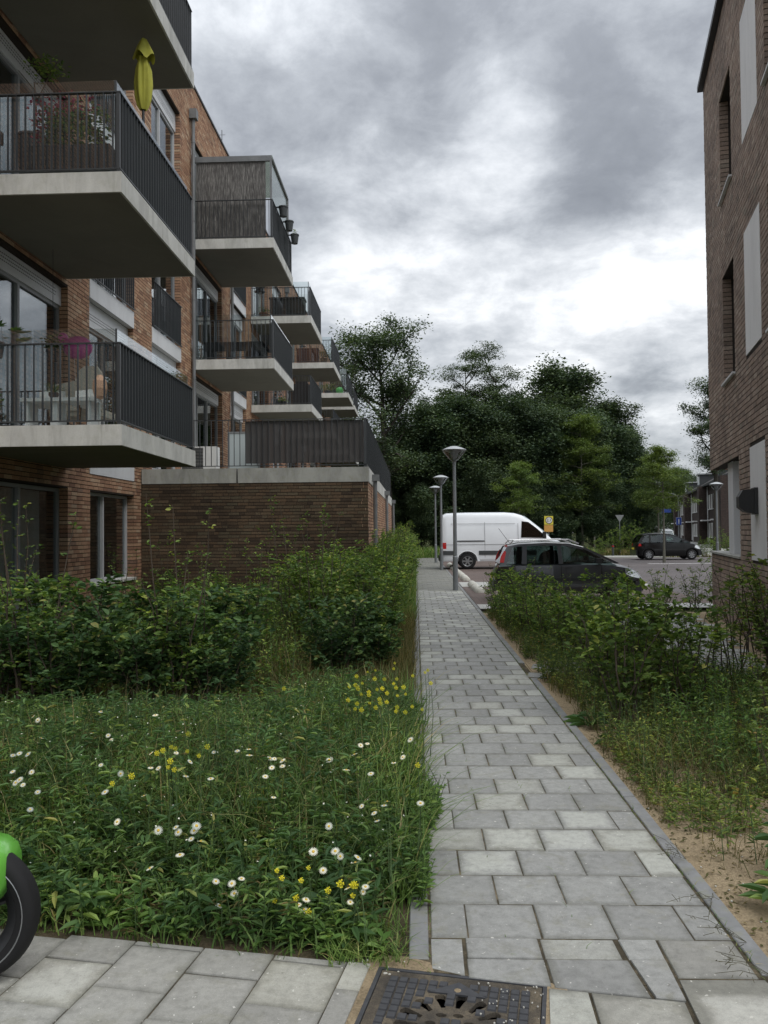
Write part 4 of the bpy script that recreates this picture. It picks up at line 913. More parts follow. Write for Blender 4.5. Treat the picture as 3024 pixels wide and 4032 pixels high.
sp = pot('spiky_plant', 'dark spiky yucca-like plant in a pot on the low bench table', 'potted plant', (-4.62, 10.22, Z1 + .423), .06, .08)
a_ = np.linspace(0, 2 * pi, 24, endpoint=False); D_ = np.stack([np.cos(a_), np.sin(a_), rb_.uniform(.2, 1.4, 24)], 1)
V, F = leafquads(np.tile([0, 0, .07], (24, 1)), D_, np.tile([0.1, .1, 1.0], (24, 1)), .19, .02); link('foliage', arr_mesh('foliage', V, [F], 'leaf_dark'), sp)
bl = thing('pink_balloon', 'pink foil balloon hanging in the first floor balcony', 'balloon', (-4.98, 11.7, Z1 + 1.25))
MB().sphere((0.05, 0, .18), .20, 18, 12, (1.1, .6, .85)).sphere((-.17, 0, .33), .075, 12, 8).build('bag', 'pink_plastic', bl, smooth=True); MB().tube([(0, 0, .02), (.02, .01, -.5), (0, 0, -1.25)], .003, 4).build('ribbon', 'white_paint', bl)
ln = thing('paper_lantern', 'peach paper lantern on a white stick at the corner of the first floor balcony', 'lantern', (-4.05, 10.3, Z1))
MB().lathe([(.012, .42), (.07, .46), (.095, .56), (.085, .66), (.03, .74), (.0, .745)], n=12).build('shade', 'peach_paper', ln); MB().tube([(0, 0, 0), (0, 0, .44)], .010, 6).build('stick', 'white_paint', ln)
MB().lathe([(0, 0), (.07, 0), (.07, .02), (0, .02)], n=12).build('base', 'white_paint', ln)
for x, lab in ((-5.40, 'leafy dark pot plant on the floor at the left end of the first floor balcony'),):
    q = pot('potted_plant', lab, 'potted plant', (x, 9.95, Z1), .14, .25); bushy('foliage', q, rb_, (0.0, 0, .42), (.26, .2, .26), 260, .08, 'leaf_dark')
q = pot('potted_plant', 'small dark pot plant hanging beside the balcony door on the first floor', 'potted plant', (-5.12, 11.3, Z1 + 1.15), .09, .16); bushy('foliage', q, rb_, (0, 0, .22), (.16, .16, .16), 150, .06, 'leaf_dark')
MB().tube([(-.08, 0, .15), (0, 0, .8)], .003, 4).tube([(.08, 0, .15), (0, 0, .8), (0, 0, 1.6)], .003, 4).build('hanger', 'black_plastic', q)
# reed screen with frame on the third floor balcony of the second stack
rs = thing('screened_pergola', 'grey reed screen in a metal pergola frame on the top balcony of the second stack', 'pergola', (0, 0, 0))
MB().box((-5.50, 20.34, Z3 + .05), (-3.72, 20.36, 11.05)).build('reed_screen', 'reed_screen', rs)
MB().box((-5.52, 20.30, 11.06), (-3.56, 20.36, 11.20)).box((-3.60, 20.30, Z3 + .03), (-3.555, 20.345, 11.06)).build('front_frame', 'pipe_zinc', rs)
MB().tube([(-3.56, 20.36, 11.13), (-3.56, 22.9, 11.13)], .035, 8).tube([(-3.56, 22.9, 11.13), (-3.56, 22.95, Z3 + .2)], .03, 8).build('side_frame', 'pipe_zinc', rs)
MB().box((-5.5, 20.36, 11.21), (-3.55, 22.95, 11.225)).build('roof_sheet', 'old_glass', rs)
MB().box((-3.575, 20.40, Z3 + .9), (-3.570, 22.85, 11.08)).build('side_pane', 'old_glass', rs)
for k, (yy, lab) in enumerate(((20.9, 'black flowerpot hung on the third floor side railing, nearest the reed screen'), (21.9, 'black flowerpot hung on the third floor side railing, middle of three'), (22.9, 'black flowerpot hung on the third floor side railing, farthest of three'))):
    q = pot('hanging_flowerpot', lab, 'flowerpot', (-3.36, yy, Z3 + .80), .12, .26, 'frame_dark', 'flowerpots hooked on the third floor side railing'); MB().box((-.17, -.03, .24), (-.10, .03, .262)).box((-.175, -.03, .1), (-.168, .03, .262)).build('hook', 'rail_metal', q)
    if k == 2: bushy('foliage', q, rb_, (0, 0, .33), (.1, .1, .1), 30, .05, 'leaf_sparse')
# dark table set, second stack second floor
tt = thing('outdoor_table', 'long dark covered table behind the second floor railing of the second stack', 'table', (-4.62, 21.0, Z2))
MB().cbox((0, 0, .52), (1.55, .7, .05)).cbox((0.0, -.34, .40), (1.5, .02, .2)).cbox((.45, 0, .27), (.35, .5, .46)).build('tabletop', 'dark_wicker', tt)
for x in (-.7, -.2, .72): MB().cbox((x, 0, .247), (.05, .55, .49)).build('leg', 'dark_wicker', tt)
cc = thing('folding_chair', 'dark folding chair beside the long covered table on the second stack', 'chair', (-3.85, 21.3, Z2), .4)
MB().cbox((0, 0, .45), (.4, .4, .03)).build('seat', 'dark_wicker', cc); MB().cbox((0, .2, .7), (.4, .03, .4)).build('backrest', 'dark_wicker', cc)
for x in (-.18, .18): MB().tube([(x, -.2, 0), (x, .2, .9)], .012, 6).tube([(x, .2, 0), (x, -.18, .45)], .012, 6).build('leg', 'frame_grey', cc)
bx = thing('storage_box', 'big black wicker storage box on the third floor balcony of the third stack', 'storage box', (-4.45, 28.6, Z3)); MB().cbox((0, 0, .40), (1.2, .55, .80)).build('body', 'dark_wicker', bx); MB().cbox((0, 0, .83), (1.26, .6, .05)).build('lid', 'dark_wicker', bx)
bf = thing('bird_house', 'dark hexagonal bird house on a white pole on the third floor balcony', 'bird house', (-5.35, 28.0, Z3)); MB().tube([(0, 0, 0), (0, 0, .95)], .03, 8).build('pole', 'white_paint', bf)
MB().lathe([(0, .95), (.2, .95), (.2, .98), (.12, .99), (.12, 1.15), (.23, 1.16), (0, 1.32)], n=6).build('house', 'dark_wicker', bf)
q = pot('potted_plant', 'round potted plant below the bird house on the third floor balcony', 'potted plant', (-5.2, 27.95, Z3), .15, .2, 'terracotta'); bushy('foliage', q, rb_, (0, 0, .28), (.2, .2, .15), 120, .06, 'leaf_sparse')
sc_ = thing('bicycle_stand', 'grey tubular folding rack on the second floor balcony of the third stack', 'rack', (-4.85, 28.4, Z2)); MB().tube([(-.25, 0, 0), (0, 0, .8), (.28, 0, 0)], .02, 6).tube([(-.15, .2, 0), (.05, .2, .75), (.4, .2, .1)], .02, 6).tube([(-.12, 0, .35), (.15, 0, .35)], .012, 6).build('frame', 'pipe_zinc', sc_)
q = pot('potted_plant', 'lime green potted plant on the second floor balcony of the third stack', 'potted plant', (-4.55, 27.95, Z2), .13, .16); bushy('foliage', q, rb_, (0, 0, .22), (.18, .16, .12), 120, .06, 'leaf_hedge')
dk = thing('covered_furniture', 'tall dark covered furniture at the corner of the second floor balcony, third stack', 'furniture cover', (-3.98, 28.7, Z2)); MB().prism([(-.3, -.25), (.25, -.28), (.3, .2), (-.25, .25)], 0, .86).cbox((0, 0, .9), (.4, .35, .12)).build('cover', 'dark_wicker', dk)
cr_ = thing('wooden_chest', 'red-brown wooden chest on the third floor balcony of the fourth stack', 'chest', (-4.72, 36.0, Z3)); MB().cbox((0, 0, .36), (.95, .5, .66)).build('body', 'wood_red', cr_); MB().cbox((0, 0, .71), (1.0, .55, .04)).build('lid', 'wood_red', cr_)
for k in range(9): MB().cbox((-.42 + k * .105, -.262, .36), (.09, .02, .62)).build('plank', 'wood_red', cr_)
q = pot('potted_plant', 'yellowing pot plant right of the wooden chest on the fourth stack', 'potted plant', (-4.0, 35.9, Z3), .17, .28, 'wood_brown'); bushy('foliage', q, rb_, (0, 0, .45), (.25, .25, .25), 200, .08, 'grass_dry')
gb = thing('green_ball', 'bright green ball on the third floor balcony of the fifth stack', 'ball', (-4.04, 43.9, Z3)); MB().sphere((0, 0, .22), .21, 16, 10).build('shell', 'green_plastic', gb, smooth=True); MB().lathe([(0, 0), (.08, 0), (.05, .03), (0, .03)], n=10).build('foot', 'green_plastic', gb)
q = pot('potted_plant', 'mixed pot plants in a trough on the balcony of the fifth stack', 'planter', (-4.7, 44.0, Z3), .2, .25, 'frame_dark'); bushy('foliage', q, rb_, (0, 0, .42), (.5, .25, .25), 300, .08, 'leaf_sparse')

# ------------------------------------------------------------------ street lamps
def street_lamp(x, y, label, group='grey post-top street lamps along the footpath', H=3.93):
    t_ = thing('street_lamp', label, 'street lamp', (x, y, 0), 0, group)
    MB().tube([(0, 0, -.05), (0, 0, .9), (0, 0, .93), (0, 0, H - .50)], [.070, .068, .055, .043], 16).build('post', 'steel_post', t_, smooth=False)
    MB().lathe([(.045, H - .52), (.050, H - .44), (.075, H - .40), (.06, H - .38), (0, H - .38)], n=20).build('collar', 'steel_post', t_)
    MB().lathe([(.072, H - .41), (.16, H - .33), (.30, H - .16), (.325, H - .125)], n=28).build('lens', 'lamp_glass', t_, smooth=True)
    MB().lathe([(.02, H - .39), (.09, H - .30), (.11, H - .20), (.20, H - .135), (.0, H - .13)], n=20).build('reflector', 'lamp_body', t_)
    MB().lathe([(0, H - .12), (.325, H - .122), (.335, H - .11), (.325, H - .10), (.20, H - .045), (.09, H - .01), (0, H)], n=28).build('cap', 'lamp_body', t_, smooth=True); return t_
street_lamp(1.076, 22.2, 'nearest of three grey bowl-head street lamps, in front of the white van')
street_lamp(1.069, 33.7, 'middle of three grey bowl-head street lamps, at the rear corner of the white van')
street_lamp(1.03, 41.6, 'farthest of three grey bowl-head street lamps, at the left side of the van')
street_lamp(15.05, 41.2, 'bowl-head street lamp half hidden behind the corner of the right-hand brick building')
for x, y, lab in ((31.7, 99.2, 'tall curved-arm street lamp with the blue sign, nearest of the curved row'), (44.1, 151.7, 'tall curved-arm street lamp, second of the curved row beyond the black car'), (50.2, 177, 'tall curved-arm street lamp, farthest of the curved row')):
    t_ = thing('arm_lamp', lab, 'street lamp', (x, y, 0), 0, 'curved-arm lamps along the side street')
    MB().tube([(0, 0, 0), (0, 0, 5.2), (-.12, 0, 5.6), (-.5, 0, 5.75), (-1.6, 0, 6.05)], [.10, .07, .06, .05, .045], 8).build('post', 'steel_post', t_); MB().cbox((-1.9, 0, 6.13), (.7, .22, .1), ry=-.27).build('head', 'lamp_body', t_)

# ------------------------------------------------------------------ parking stops
st_m = MB()
n_ = 9; V = []
for yy, s_ in ((-.74, .8), (-.68, 1), (.68, 1), (.74, .8)):
    for j in range(n_):
        a = pi * j / (n_ - 1); V.append((.13 * s_ * cos(a), yy, .135 * s_ * sin(a)))
st_m.add(V, [(i * n_ + j, (i + 1) * n_ + j, (i + 1) * n_ + j + 1, i * n_ + j + 1) for i in range(3) for j in range(n_ - 1)] + [tuple(range(n_)), tuple(range(4 * n_ - 1, 3 * n_ - 1, -1))]); sm = st_m.mesh('parking_stop', 'stop_concrete', True)
labs = ['half-round concrete parking stop, nearest one beside the right-hand hedge', 'half-round concrete parking stop, second from the hedge before the paved strip', 'half-round concrete parking stop, first one beyond the paved strip', 'half-round concrete parking stop, second one beyond the paved strip', 'half-round concrete parking stop, third one beyond the paved strip', 'half-round concrete parking stop just in front of the van rear wheel line', 'half-round concrete parking stop beneath the rear bumper of the van', 'half-round concrete parking stop at the far end of the row']
for k, yy in enumerate((21.9, 23.55, 26.9, 28.7, 30.6, 32.6, 35.0, 37.5)):
    o = link('parking_stop', sm, None, labs[k], 'parking stop', 'white half-round parking stops', loc=(1.66 - .006 * (yy - 22), yy, 0.003 if not 23.4 < yy < 25.7 else .006), rotz=rb_.uniform(-.03, .03))

# ------------------------------------------------------------------ cars
def loft(mb, st):
    k = len(st[0][1]); rings = []
    for x, pts in st:
        ring = [(x, y, z) for y, z in pts] + [(x, -y, z) for y, z in reversed(pts[1:-1])]; rings.append(ring)
    n = len(rings[0]); V = [p for r in rings for p in r]
    F = [(i * n + j, (i + 1) * n + j, (i + 1) * n + (j + 1) % n, i * n + (j + 1) % n) for i in range(len(rings) - 1) for j in range(n)] + [tuple(range(n)), tuple(range(len(V) - 1, len(V) - n - 1, -1))]
    return mb.add(V, F)
def bool_cut(o, cutters):
    cu = cutters.build('cutter', 'rubber', o.parent); fix_normals(cu.data); fix_normals(o.data); md = o.modifiers.new('b', 'BOOLEAN'); md.object = cu; md.operation = 'DIFFERENCE'; md.solver = 'EXACT'
    dg = bpy.context.evaluated_depsgraph_get(); me = bpy.data.meshes.new_from_object(o.evaluated_get(dg)); o.modifiers.clear(); o.data = me; bpy.data.objects.remove(cu)
def wheel(parent, x, y, R, side, rimmat='rim_metal', spokes=9, name='wheel'):
    w = .085; s_ = side
    t_ = MB().lathe([(R * .62, -w), (R * .90, -w * 1.05), (R * .98, -w * .8), (R, -w * .3), (R, w * .3), (R * .98, w * .8), (R * .90, w * 1.05), (R * .62, w)], (x, y, R), 28, 'y').build(name, 'rubber', parent, smooth=True)
    r = MB().lathe([(R * .64, w * .9 * s_), (R * .60, w * .98 * s_), (R * .56, w * .6 * s_), (R * .56, -w * .3 * s_), (0, -w * .3 * s_)], (x, y, R), 28, 'y')
    r.build('rim', 'rim_dark', t_); sp = MB()
    for k in range(spokes):
        a = 2 * pi * k / spokes; c, s2 = cos(a), sin(a); q = []
        for rr, hw in ((R * .12, .03), (R * .59, .035)):
            q += [(x + c * rr - s2 * hw, y + w * .75 * s_, R + s2 * rr + c * hw), (x + c * rr + s2 * hw, y + w * .75 * s_, R + s2 * rr - c * hw)]
        q += [(a_[0], a_[1] - .02 * s_, a_[2]) for a_ in q]; sp.add(q, [(0, 1, 3, 2), (4, 6, 7, 5), (0, 2, 6, 4), (1, 5, 7, 3), (2, 3, 7, 6), (0, 4, 5, 1)])
    sp.lathe([(R * .66, w * .92 * s_), (R * .60, w * 1.0 * s_), (R * .57, w * .9 * s_)], (x, y, R), 28, 'y').lathe([(0, w * .85 * s_), (R * .15, w * .82 * s_), (R * .17, w * .5 * s_)], (x, y, R), 14, 'y'); sp.build('hubcap', rimmat, t_)
    return t_
def sidepoly(pts, wb, zb, k, side, off, th=.006):
    """polygon in the tilted side plane"""
    V = []
    for d in (off, off - th):
        for x, z in pts: V.append((x, side * (wb - (z - zb) * k + d), z))
    n = len(pts); F = [tuple(range(n)), tuple(range(2 * n - 1, n - 1, -1))] + [(i, n + i, n + (i + 1) % n, (i + 1) % n) for i in range(n)]
    if side > 0: F = [f[::-1] for f in F]
    return V, F
def hatchback(name, label, loc, rz, paint, L=3.54, rails=True, see=True, scale=.94, group=None, cat='car', round_=False, inner=True):
    car = thing(name, label, cat, loc, rz, group); car.scale = (scale,) * 3
    # side outline: x from rear bumper (0) to nose (L)
    bt = [(0.0, .55), (.03, .80), (.10, .92), (.5, .95), (1.6, .955), (2.45, .97), (2.75, .945), (3.05, .885), (3.28, .80), (3.42, .70), (3.50, .58), (3.54, .45)]
    st = []
    for x, zt in bt:
        e = min(1, (x + .06) / .30) ** .5; f = min(1, (L - x + .05) / .55) ** .55; w = .79 * min(e, f) ; w = max(w, .50)
        zb = .20 if .2 < x < 3.2 else .26
        st.append((x * L / 3.54, [(0, zb), (w * .92, zb), (w * .985, zb + .09), (w, .50 if zt > .52 else (zb + zt) / 2), (w * .995, max(zt - .16, zb + .13)), (w * .975, max(zt - .04, zb + .16)), (w * .90, zt), (0, zt + .025)]))
    body = loft(MB(), st).build('body', paint, car); cu = MB()
    for wx in (.62, 2.92):
        for s_ in (-1, 1): cu.lathe([(0, s_ * .50), (.335, s_ * .50), (.335, s_ * .95), (0, s_ * .95)][::s_], (wx, 0, .285), 28, 'y')
    bool_cut(body, cu); smooth_angle(body.data, 32)
    ar = MB()
    for wx in (.62, 2.92):
        for s_ in (-1, 1):
            n_ = 15; V = []
            for j in range(n_):
                a = pi * (-.03 + 1.06 * j / (n_ - 1))
                for rr, yy in ((.335, .80), (.375, .805), (.375, .76), (.335, .52)): V.append((wx + rr * cos(a), s_ * yy, .285 + rr * sin(a)))
            ar.add(V, [(4 * i + j, 4 * i + 4 + j, 4 * i + 4 + (j + 1) % 4, 4 * i + (j + 1) % 4) for i in range(n_ - 1) for j in range(4)])
    ar.build('wheel_arch', 'black_plastic' if not round_ else paint, car)
    wb, zbl, k = .765, .955, .20
    # glasshouse outline
    rearx = .10; rt = [(rearx, .95), (.20, 1.25), (.30, 1.43), (.55, 1.485), (1.2, 1.515), (1.75, 1.49), (2.10, 1.39), (2.86, .965)]
    if round_: rt = [(.06, .93), (.20, 1.20), (.38, 1.37), (.70, 1.45), (1.25, 1.47), (1.75, 1.44), (2.10, 1.34), (2.85, .94)]
    top = MB(); sts = []
    for x, z in rt[2:7]:
        y_ = wb - (z - zbl) * k
        sts.append((x, [(0, z - .05), (y_ - .05, z - .065), (y_ + .0, z - .055), (y_ - .03, z - .012), (y_ - .15, z + .012), (0, z + .022)]))
    ro = loft(top, sts).build('roof', paint, car); smooth_angle(ro.data, 40)
    pil = MB()
    A = [(rt[6][0] - .03, rt[6][1] - .05), (rt[6][0] + .04, rt[6][1] - .02), (rt[7][0] + .06, rt[7][1]), (rt[7][0] - .05, rt[7][1] - .01)]
    B = [(1.50, .95), (1.60, .95), (1.56, 1.45), (1.48, 1.46)]; Cc = [(.62, .95), (.74, .95), (.76, 1.44), (.66, 1.435)]; Dd = [(rt[0][0], .93), (.26, .94), (.42, 1.40), (rt[2][0] - .02, rt[2][1] - .03), (rt[1][0] - .0, rt[1][1])]
    TR = [(rt[2][0], rt[2][1] - .09), (2.00, rt[6][1] - .08 + .03), (1.72, rt[5][1] - .01), (1.2, rt[4][1] - .015), (.55, rt[3][1] - .01), (rt[2][0], rt[2][1] - .01)]
    TR = [(rt[2][0] + .05, rt[2][1] - .06), (.6, rt[3][1] - .075), (1.2, rt[4][1] - .085), (1.72, rt[5][1] - .085), (rt[6][0] - .02, rt[6][1] - .075), (rt[6][0] + .0, rt[6][1] - .02), (1.75, rt[5][1] - .02), (1.2, rt[4][1] - .02), (.6, rt[3][1] - .02), (rt[2][0], rt[2][1] - .02)]
    for s_ in (-1, 1):
        for P_ in (A, B, Cc, Dd, TR): pil.add(*sidepoly(P_, wb, zbl, k, s_, 0.0, .035))
    pil.build('window_frame', paint if not see else paint, car)
    def win(P_, nm='side_window'):
        for s_ in (-1, 1):
            MB().add(*sidepoly(P_, wb, zbl, k, s_, -.008, .006)).build(nm, 'car_glass', car)
    win([(.26, .96), (.63, .96), (.67, 1.42), (.42, 1.39)]); win([(.73, .96), (1.51, .96), (1.49, 1.44), (.76, 1.42)]); win([(1.59, .96), (2.76, .97), (2.05, 1.36), (1.72, 1.43), (1.56, 1.435)])
    y0 = wb - .02; y1 = wb - (rt[6][1] - zbl) * k - .03
    MB().add([(rt[7][0] + .02, -y0, rt[7][1] + .0), (rt[7][0] + .02, y0, rt[7][1]), (rt[6][0] + .01, y1, rt[6][1] - .01), (rt[6][0] + .01, -y1, rt[6][1] - .01), (rt[7][0] + .01, -y0, rt[7][1] - .006), (rt[7][0] + .01, y0, rt[7][1] - .006), (rt[6][0], y1, rt[6][1] - .016), (rt[6][0], -y1, rt[6][1] - .016)], [(0, 1, 2, 3), (7, 6, 5, 4), (0, 4, 5, 1), (2, 6, 7, 3), (1, 5, 6, 2), (0, 3, 7, 4)]).build('windscreen', 'car_glass', car)
    MB().add([(rt[0][0] - .005, -y0 + .06, rt[0][1] + .02), (rt[0][0] - .005, y0 - .06, rt[0][1] + .02), (rt[2][0] - .01, y1 - .02, rt[2][1] - .05), (rt[2][0] - .01, -y1 + .02, rt[2][1] - .05)], [(0, 3, 2, 1)]).build('rear_window', 'car_glass', car)
    if inner:
        for x in (1.55, ):
            for y_ in (-.36, .36):
                s2 = MB().cbox((x, y_, .80), (.14, .46, .62), ry=-.18).cbox((x - .09, y_, 1.20), (.09, .26, .18), ry=-.15); s2.build('front_seat', 'seat_fabric', car)
        MB().cbox((.72, 0, .86), (.14, 1.2, .5), ry=-.2).cbox((.66, -.38, 1.16), (.08, .24, .14)).cbox((.66, .38, 1.16), (.08, .24, .14)).build('rear_bench', 'seat_fabric', car)
        MB().cbox((2.40, 0, .93), (.45, 1.3, .12)).build('dashboard', 'seat_fabric', car); MB().lathe([(.17, -.01), (.19, 0), (.17, .01), (.165, 0), (.17, -.01)], (0, 0, 0), 18, 'x').build('steering_wheel', 'seat_fabric', car).location = (2.12, .36, 1.0)
    for s_ in (-1, 1):
        wheel(car, .62, s_ * .70, .285, s_, 'rim_metal', 7); wheel(car, 2.92, s_ * .70, .285, s_, 'rim_metal', 7)
        # lamps, mirrors, handles, trim
        MB().add(*sidepoly([(rearx + .0, 1.0), (.20, 1.0), (.26, 1.28), (.21, 1.30), (.13, 1.15)] if not round_ else [(.06, .76), (.22, .76), (.20, .88), (.10, .90)], wb, zbl, k if not round_ else 0, s_, .022 if not round_ else .03, .03)).build('tail_light', 'red_lens', car)
        hl = MB().add([(3.02, s_ * .715, .84), (3.30, s_ * .60, .765), (3.47, s_ * .42, .62), (3.43, s_ * .60, .57), (3.20, s_ * .755, .62), (3.0, s_ * .775, .74)] + [(2.96, s_ * .65, .80), (3.24, s_ * .54, .73), (3.40, s_ * .36, .58), (3.36, s_ * .54, .53), (3.13, s_ * .70, .58), (2.94, s_ * .72, .70)], [(0, 1, 2, 3, 4, 5), (0, 6, 7, 1), (1, 7, 8, 2), (2, 8, 9, 3), (3, 9, 10, 4), (4, 10, 11, 5), (5, 11, 6, 0), (6, 11, 10, 9, 8, 7)]); hl.build('headlight', 'headlamp_glass', car)
        MB().cbox((2.42, s_ * .86, 1.03), (.12, .18, .13)).cbox((2.46, s_ * .77, .98), (.07, .06, .05)).build('wing_mirror', 'black_plastic', car)
        MB().cbox((1.72, s_ * .800, .86), (.16, .018, .022)).cbox((.92, s_ * .800, .86), (.16, .018, .022)).build('door_handle', 'black_plastic', car)
        MB().cbox((1.78, s_ * .797, .56), (1.7, .016, .07)).build('side_strip', 'black_plastic', car)
        sd = MB()
        for x in (.74, 1.55, 2.50): sd.cbox((x, s_ * .7915, .66), (.008, .004, .50))
        sd.build('door_gap', 'void_black', car)
        if rails: MB().tube([(.35, s_ * .60, 1.46), (.45, s_ * .60, 1.56), (1.75, s_ * .60, 1.575), (2.0, s_ * .60, 1.46)], .018, 8).build('roof_rail', 'chrome', car)
    MB().cbox((-.01, 0, .40), (.07, 1.40, .26)).build('rear_bumper', 'black_plastic' if not round_ else paint, car); MB().prism([(3.30, -.70), (3.46, -.58), (3.57, -.30), (3.57, .30), (3.46, .58), (3.30, .70)], .22, .50).build('front_bumper', 'black_plastic' if not round_ else paint, car)
    MB().cbox((3.585, 0, .40), (.015, .50, .11)).build('number_plate', 'sign_yellow', car); MB().cbox((-.05, 0, .62), (.015, .50, .11)).build('number_plate', 'sign_yellow', car)
    if rails: MB().tube([(.42, 0.1, 1.48), (.15, .1, 1.88)], .006, 5).build('aerial', 'antenna_black', car)
    return car
hatchback('parked_car', 'dark grey hatchback with roof rails parked behind the right-hand hedge', (1.83, 19.30, 0.0), radians(-1.5), 'car_grey').scale = (.95, .94, .885)
hatchback('parked_car', 'black small hatchback parked at the far side of the car park', (11.55, 43.55, 0.0), radians(-1.5), 'car_black', rails=False, see=False, round_=True, scale=.95)
hatchback('parked_car', 'silver car facing the viewer on the side street behind the black car', (22.7, 75.4, 0.0), radians(-105), 'car_silver', rails=False, round_=True, scale=1.05)
hatchback('parked_car', 'white car seen over the roof of the black car, leftmost of the three pale cars', (26.1, 93.5, 0.0), radians(-100), 'van_white', rails=False, round_=True, scale=1.18)
hatchback('parked_car', 'white car between the silver car and the leftmost pale car', (24.9, 85.4, 0.0), radians(-102), 'van_white', rails=False, round_=True, scale=1.06)

# white delivery van, tail towards the footpath
vn = thing('delivery_van', 'white high-roof panel van parked beside the footpath with its tail to the path', 'van', (1.11, 35.0, 0.0), radians(0.0)); vn.scale = (1.03, 1.0, 0.985)
prof = [(0.0, 2.20, .95), (.05, 2.30, .975), (.20, 2.375, .99), (1.0, 2.40, .995), (2.6, 2.395, .995), (3.00, 2.36, .99), (3.25, 2.28, .985), (3.55, 2.10, .98), (3.9, 1.80, .975), (4.3, 1.42, .97), (4.40, 1.30, .965), (4.8, 1.15, .94), (5.05, 1.02, .88), (5.18, .80, .80), (5.22, .55, .74)]
st = []
for x, zt, w in prof:
    zb = .34; ti = .92 if zt > 1.9 else .97
    h = lambda a: zb + (zt - zb) * a
    tw = w - max(0, (zt - 1.25)) * .14
    st.append((x, [(0, zb), (w * .96, zb), (w, zb + .10), (w, min(1.25, h(.5))), (max(tw + .05, w * .80), max(zt - .22, h(.75))), (tw * .97, zt - .07), (tw * .84, zt - .01), (0, zt + .03 if zt > 2 else zt + .01)]))
body = loft(MB(), st).build('body', 'van_white', vn); cu = MB()
for wx in (1.02, 4.27):
    for s_ in (-1, 1): cu.lathe([(0, s_ * .66), (.40, s_ * .66), (.40, s_ * 1.3), (0, s_ * 1.3)][::s_], (wx, 0, .37), 30, 'y')
bool_cut(body, cu); smooth_angle(body.data, 30)
for wx in (1.02, 4.27):
    for s_ in (-1, 1):
        n_ = 17; V = []
        for j in range(n_):
            a = pi * (-.02 + 1.04 * j / (n_ - 1))
            for rr, yy in ((.40, 1.0), (.50, .985), (.50, .95), (.40, .67)): V.append((wx + rr * cos(a), s_ * yy, .37 + rr * sin(a)))
        MB().add(V, [(4 * i + j, 4 * i + 4 + j, 4 * i + 4 + (j + 1) % 4, 4 * i + (j + 1) % 4) for i in range(n_ - 1) for j in range(4)]).build('wheel_arch', 'van_white', vn)
        wheel(vn, wx, s_ * .86, .345, s_, 'rim_metal', 6)
for s_ in (-1, 1):
    tr = MB()
    for a, b in ((.04, .58), (1.48, 3.80)): tr.cbox(((a + b) / 2, s_ * 1.002, .70), (b - a, .03, .17))
    tr.build('side_trim', 'frame_dark', vn)
    kk = .14
    wn_ = sidepoly([(3.18, 1.33), (3.98, 1.33), (4.20, 1.36), (3.78, 1.75), (3.50, 1.98), (3.22, 2.02)], .985, 1.25, .13, s_, .012, .012); MB().add(*wn_).build('cab_window', 'room_dark', vn)
    wn_ = sidepoly([(3.20, 1.35), (3.98, 1.35), (4.17, 1.38), (3.77, 1.74), (3.50, 1.96), (3.24, 2.0)], .985, 1.25, .13, s_, .020, .006); MB().add(*wn_).build('cab_glass', 'car_glass', vn)
    gp = MB()
    for x, z0, z1 in ((1.72, .50, 2.28), (3.06, .50, 2.22)):
        gp.add(*sidepoly([(x, z0), (x + .014, z0), (x + .014, 1.25), (x, 1.25)], 1.0, 1.25, 0, s_, .002, .004)); gp.add(*sidepoly([(x, 1.25), (x + .014, 1.25), (x + .014, z1 - .28), (x, z1 - .28)], .998, 1.25, .07, s_, .006, .006))
    gp.cbox((1.55, s_ * 1.003, 1.05), (2.9, .006, .012)); gp.add(*sidepoly([(.35, 1.92), (2.95, 1.92), (2.95, 1.935), (.35, 1.935)], .998, 1.25, .07, s_, .006, .006))
    gp.build('panel_gap', 'frame_grey', vn)
    MB().cbox((1.16, s_ * 1.004, 1.20), (1.1, .02, .045)).build('slide_rail', 'frame_dark', vn)
    tl = MB().cbox((.085, s_ * .955, 1.00), (.16, .10, .26)).build('tail_light', 'red_lens', vn); MB().cbox((.08, s_ * .955, .83), (.155, .10, .07)).build('tail_light', 'sign_white', vn); MB().cbox((.085, s_ * .955, .72), (.16, .10, .12)).build('tail_light', 'red_lens', vn)
    MB().cbox((4.10, s_ * 1.12, 1.42), (.12, .2, .30)).build('wing_mirror', 'black_plastic', vn)
    MB().cbox((3.25, s_ * 1.0, 1.12), (.14, .03, .03)).build('door_handle', 'frame_dark', vn)
MB().cbox((-.04, 0, .45), (.14, 1.86, .22)).build('rear_bumper', 'black_plastic', vn)
MB().add([(4.34, -.80, 1.43), (4.34, .80, 1.43), (3.36, .74, 2.25), (3.36, -.74, 2.25)], [(0, 1, 2, 3)]).build('windscreen', 'car_glass', vn)
MB().cbox((-.012, 0, 1.3), (.012, .012, 1.7)).cbox((-.014, .15, 1.1), (.03, .03, .2)).build('rear_door_gap', 'frame_grey', vn)

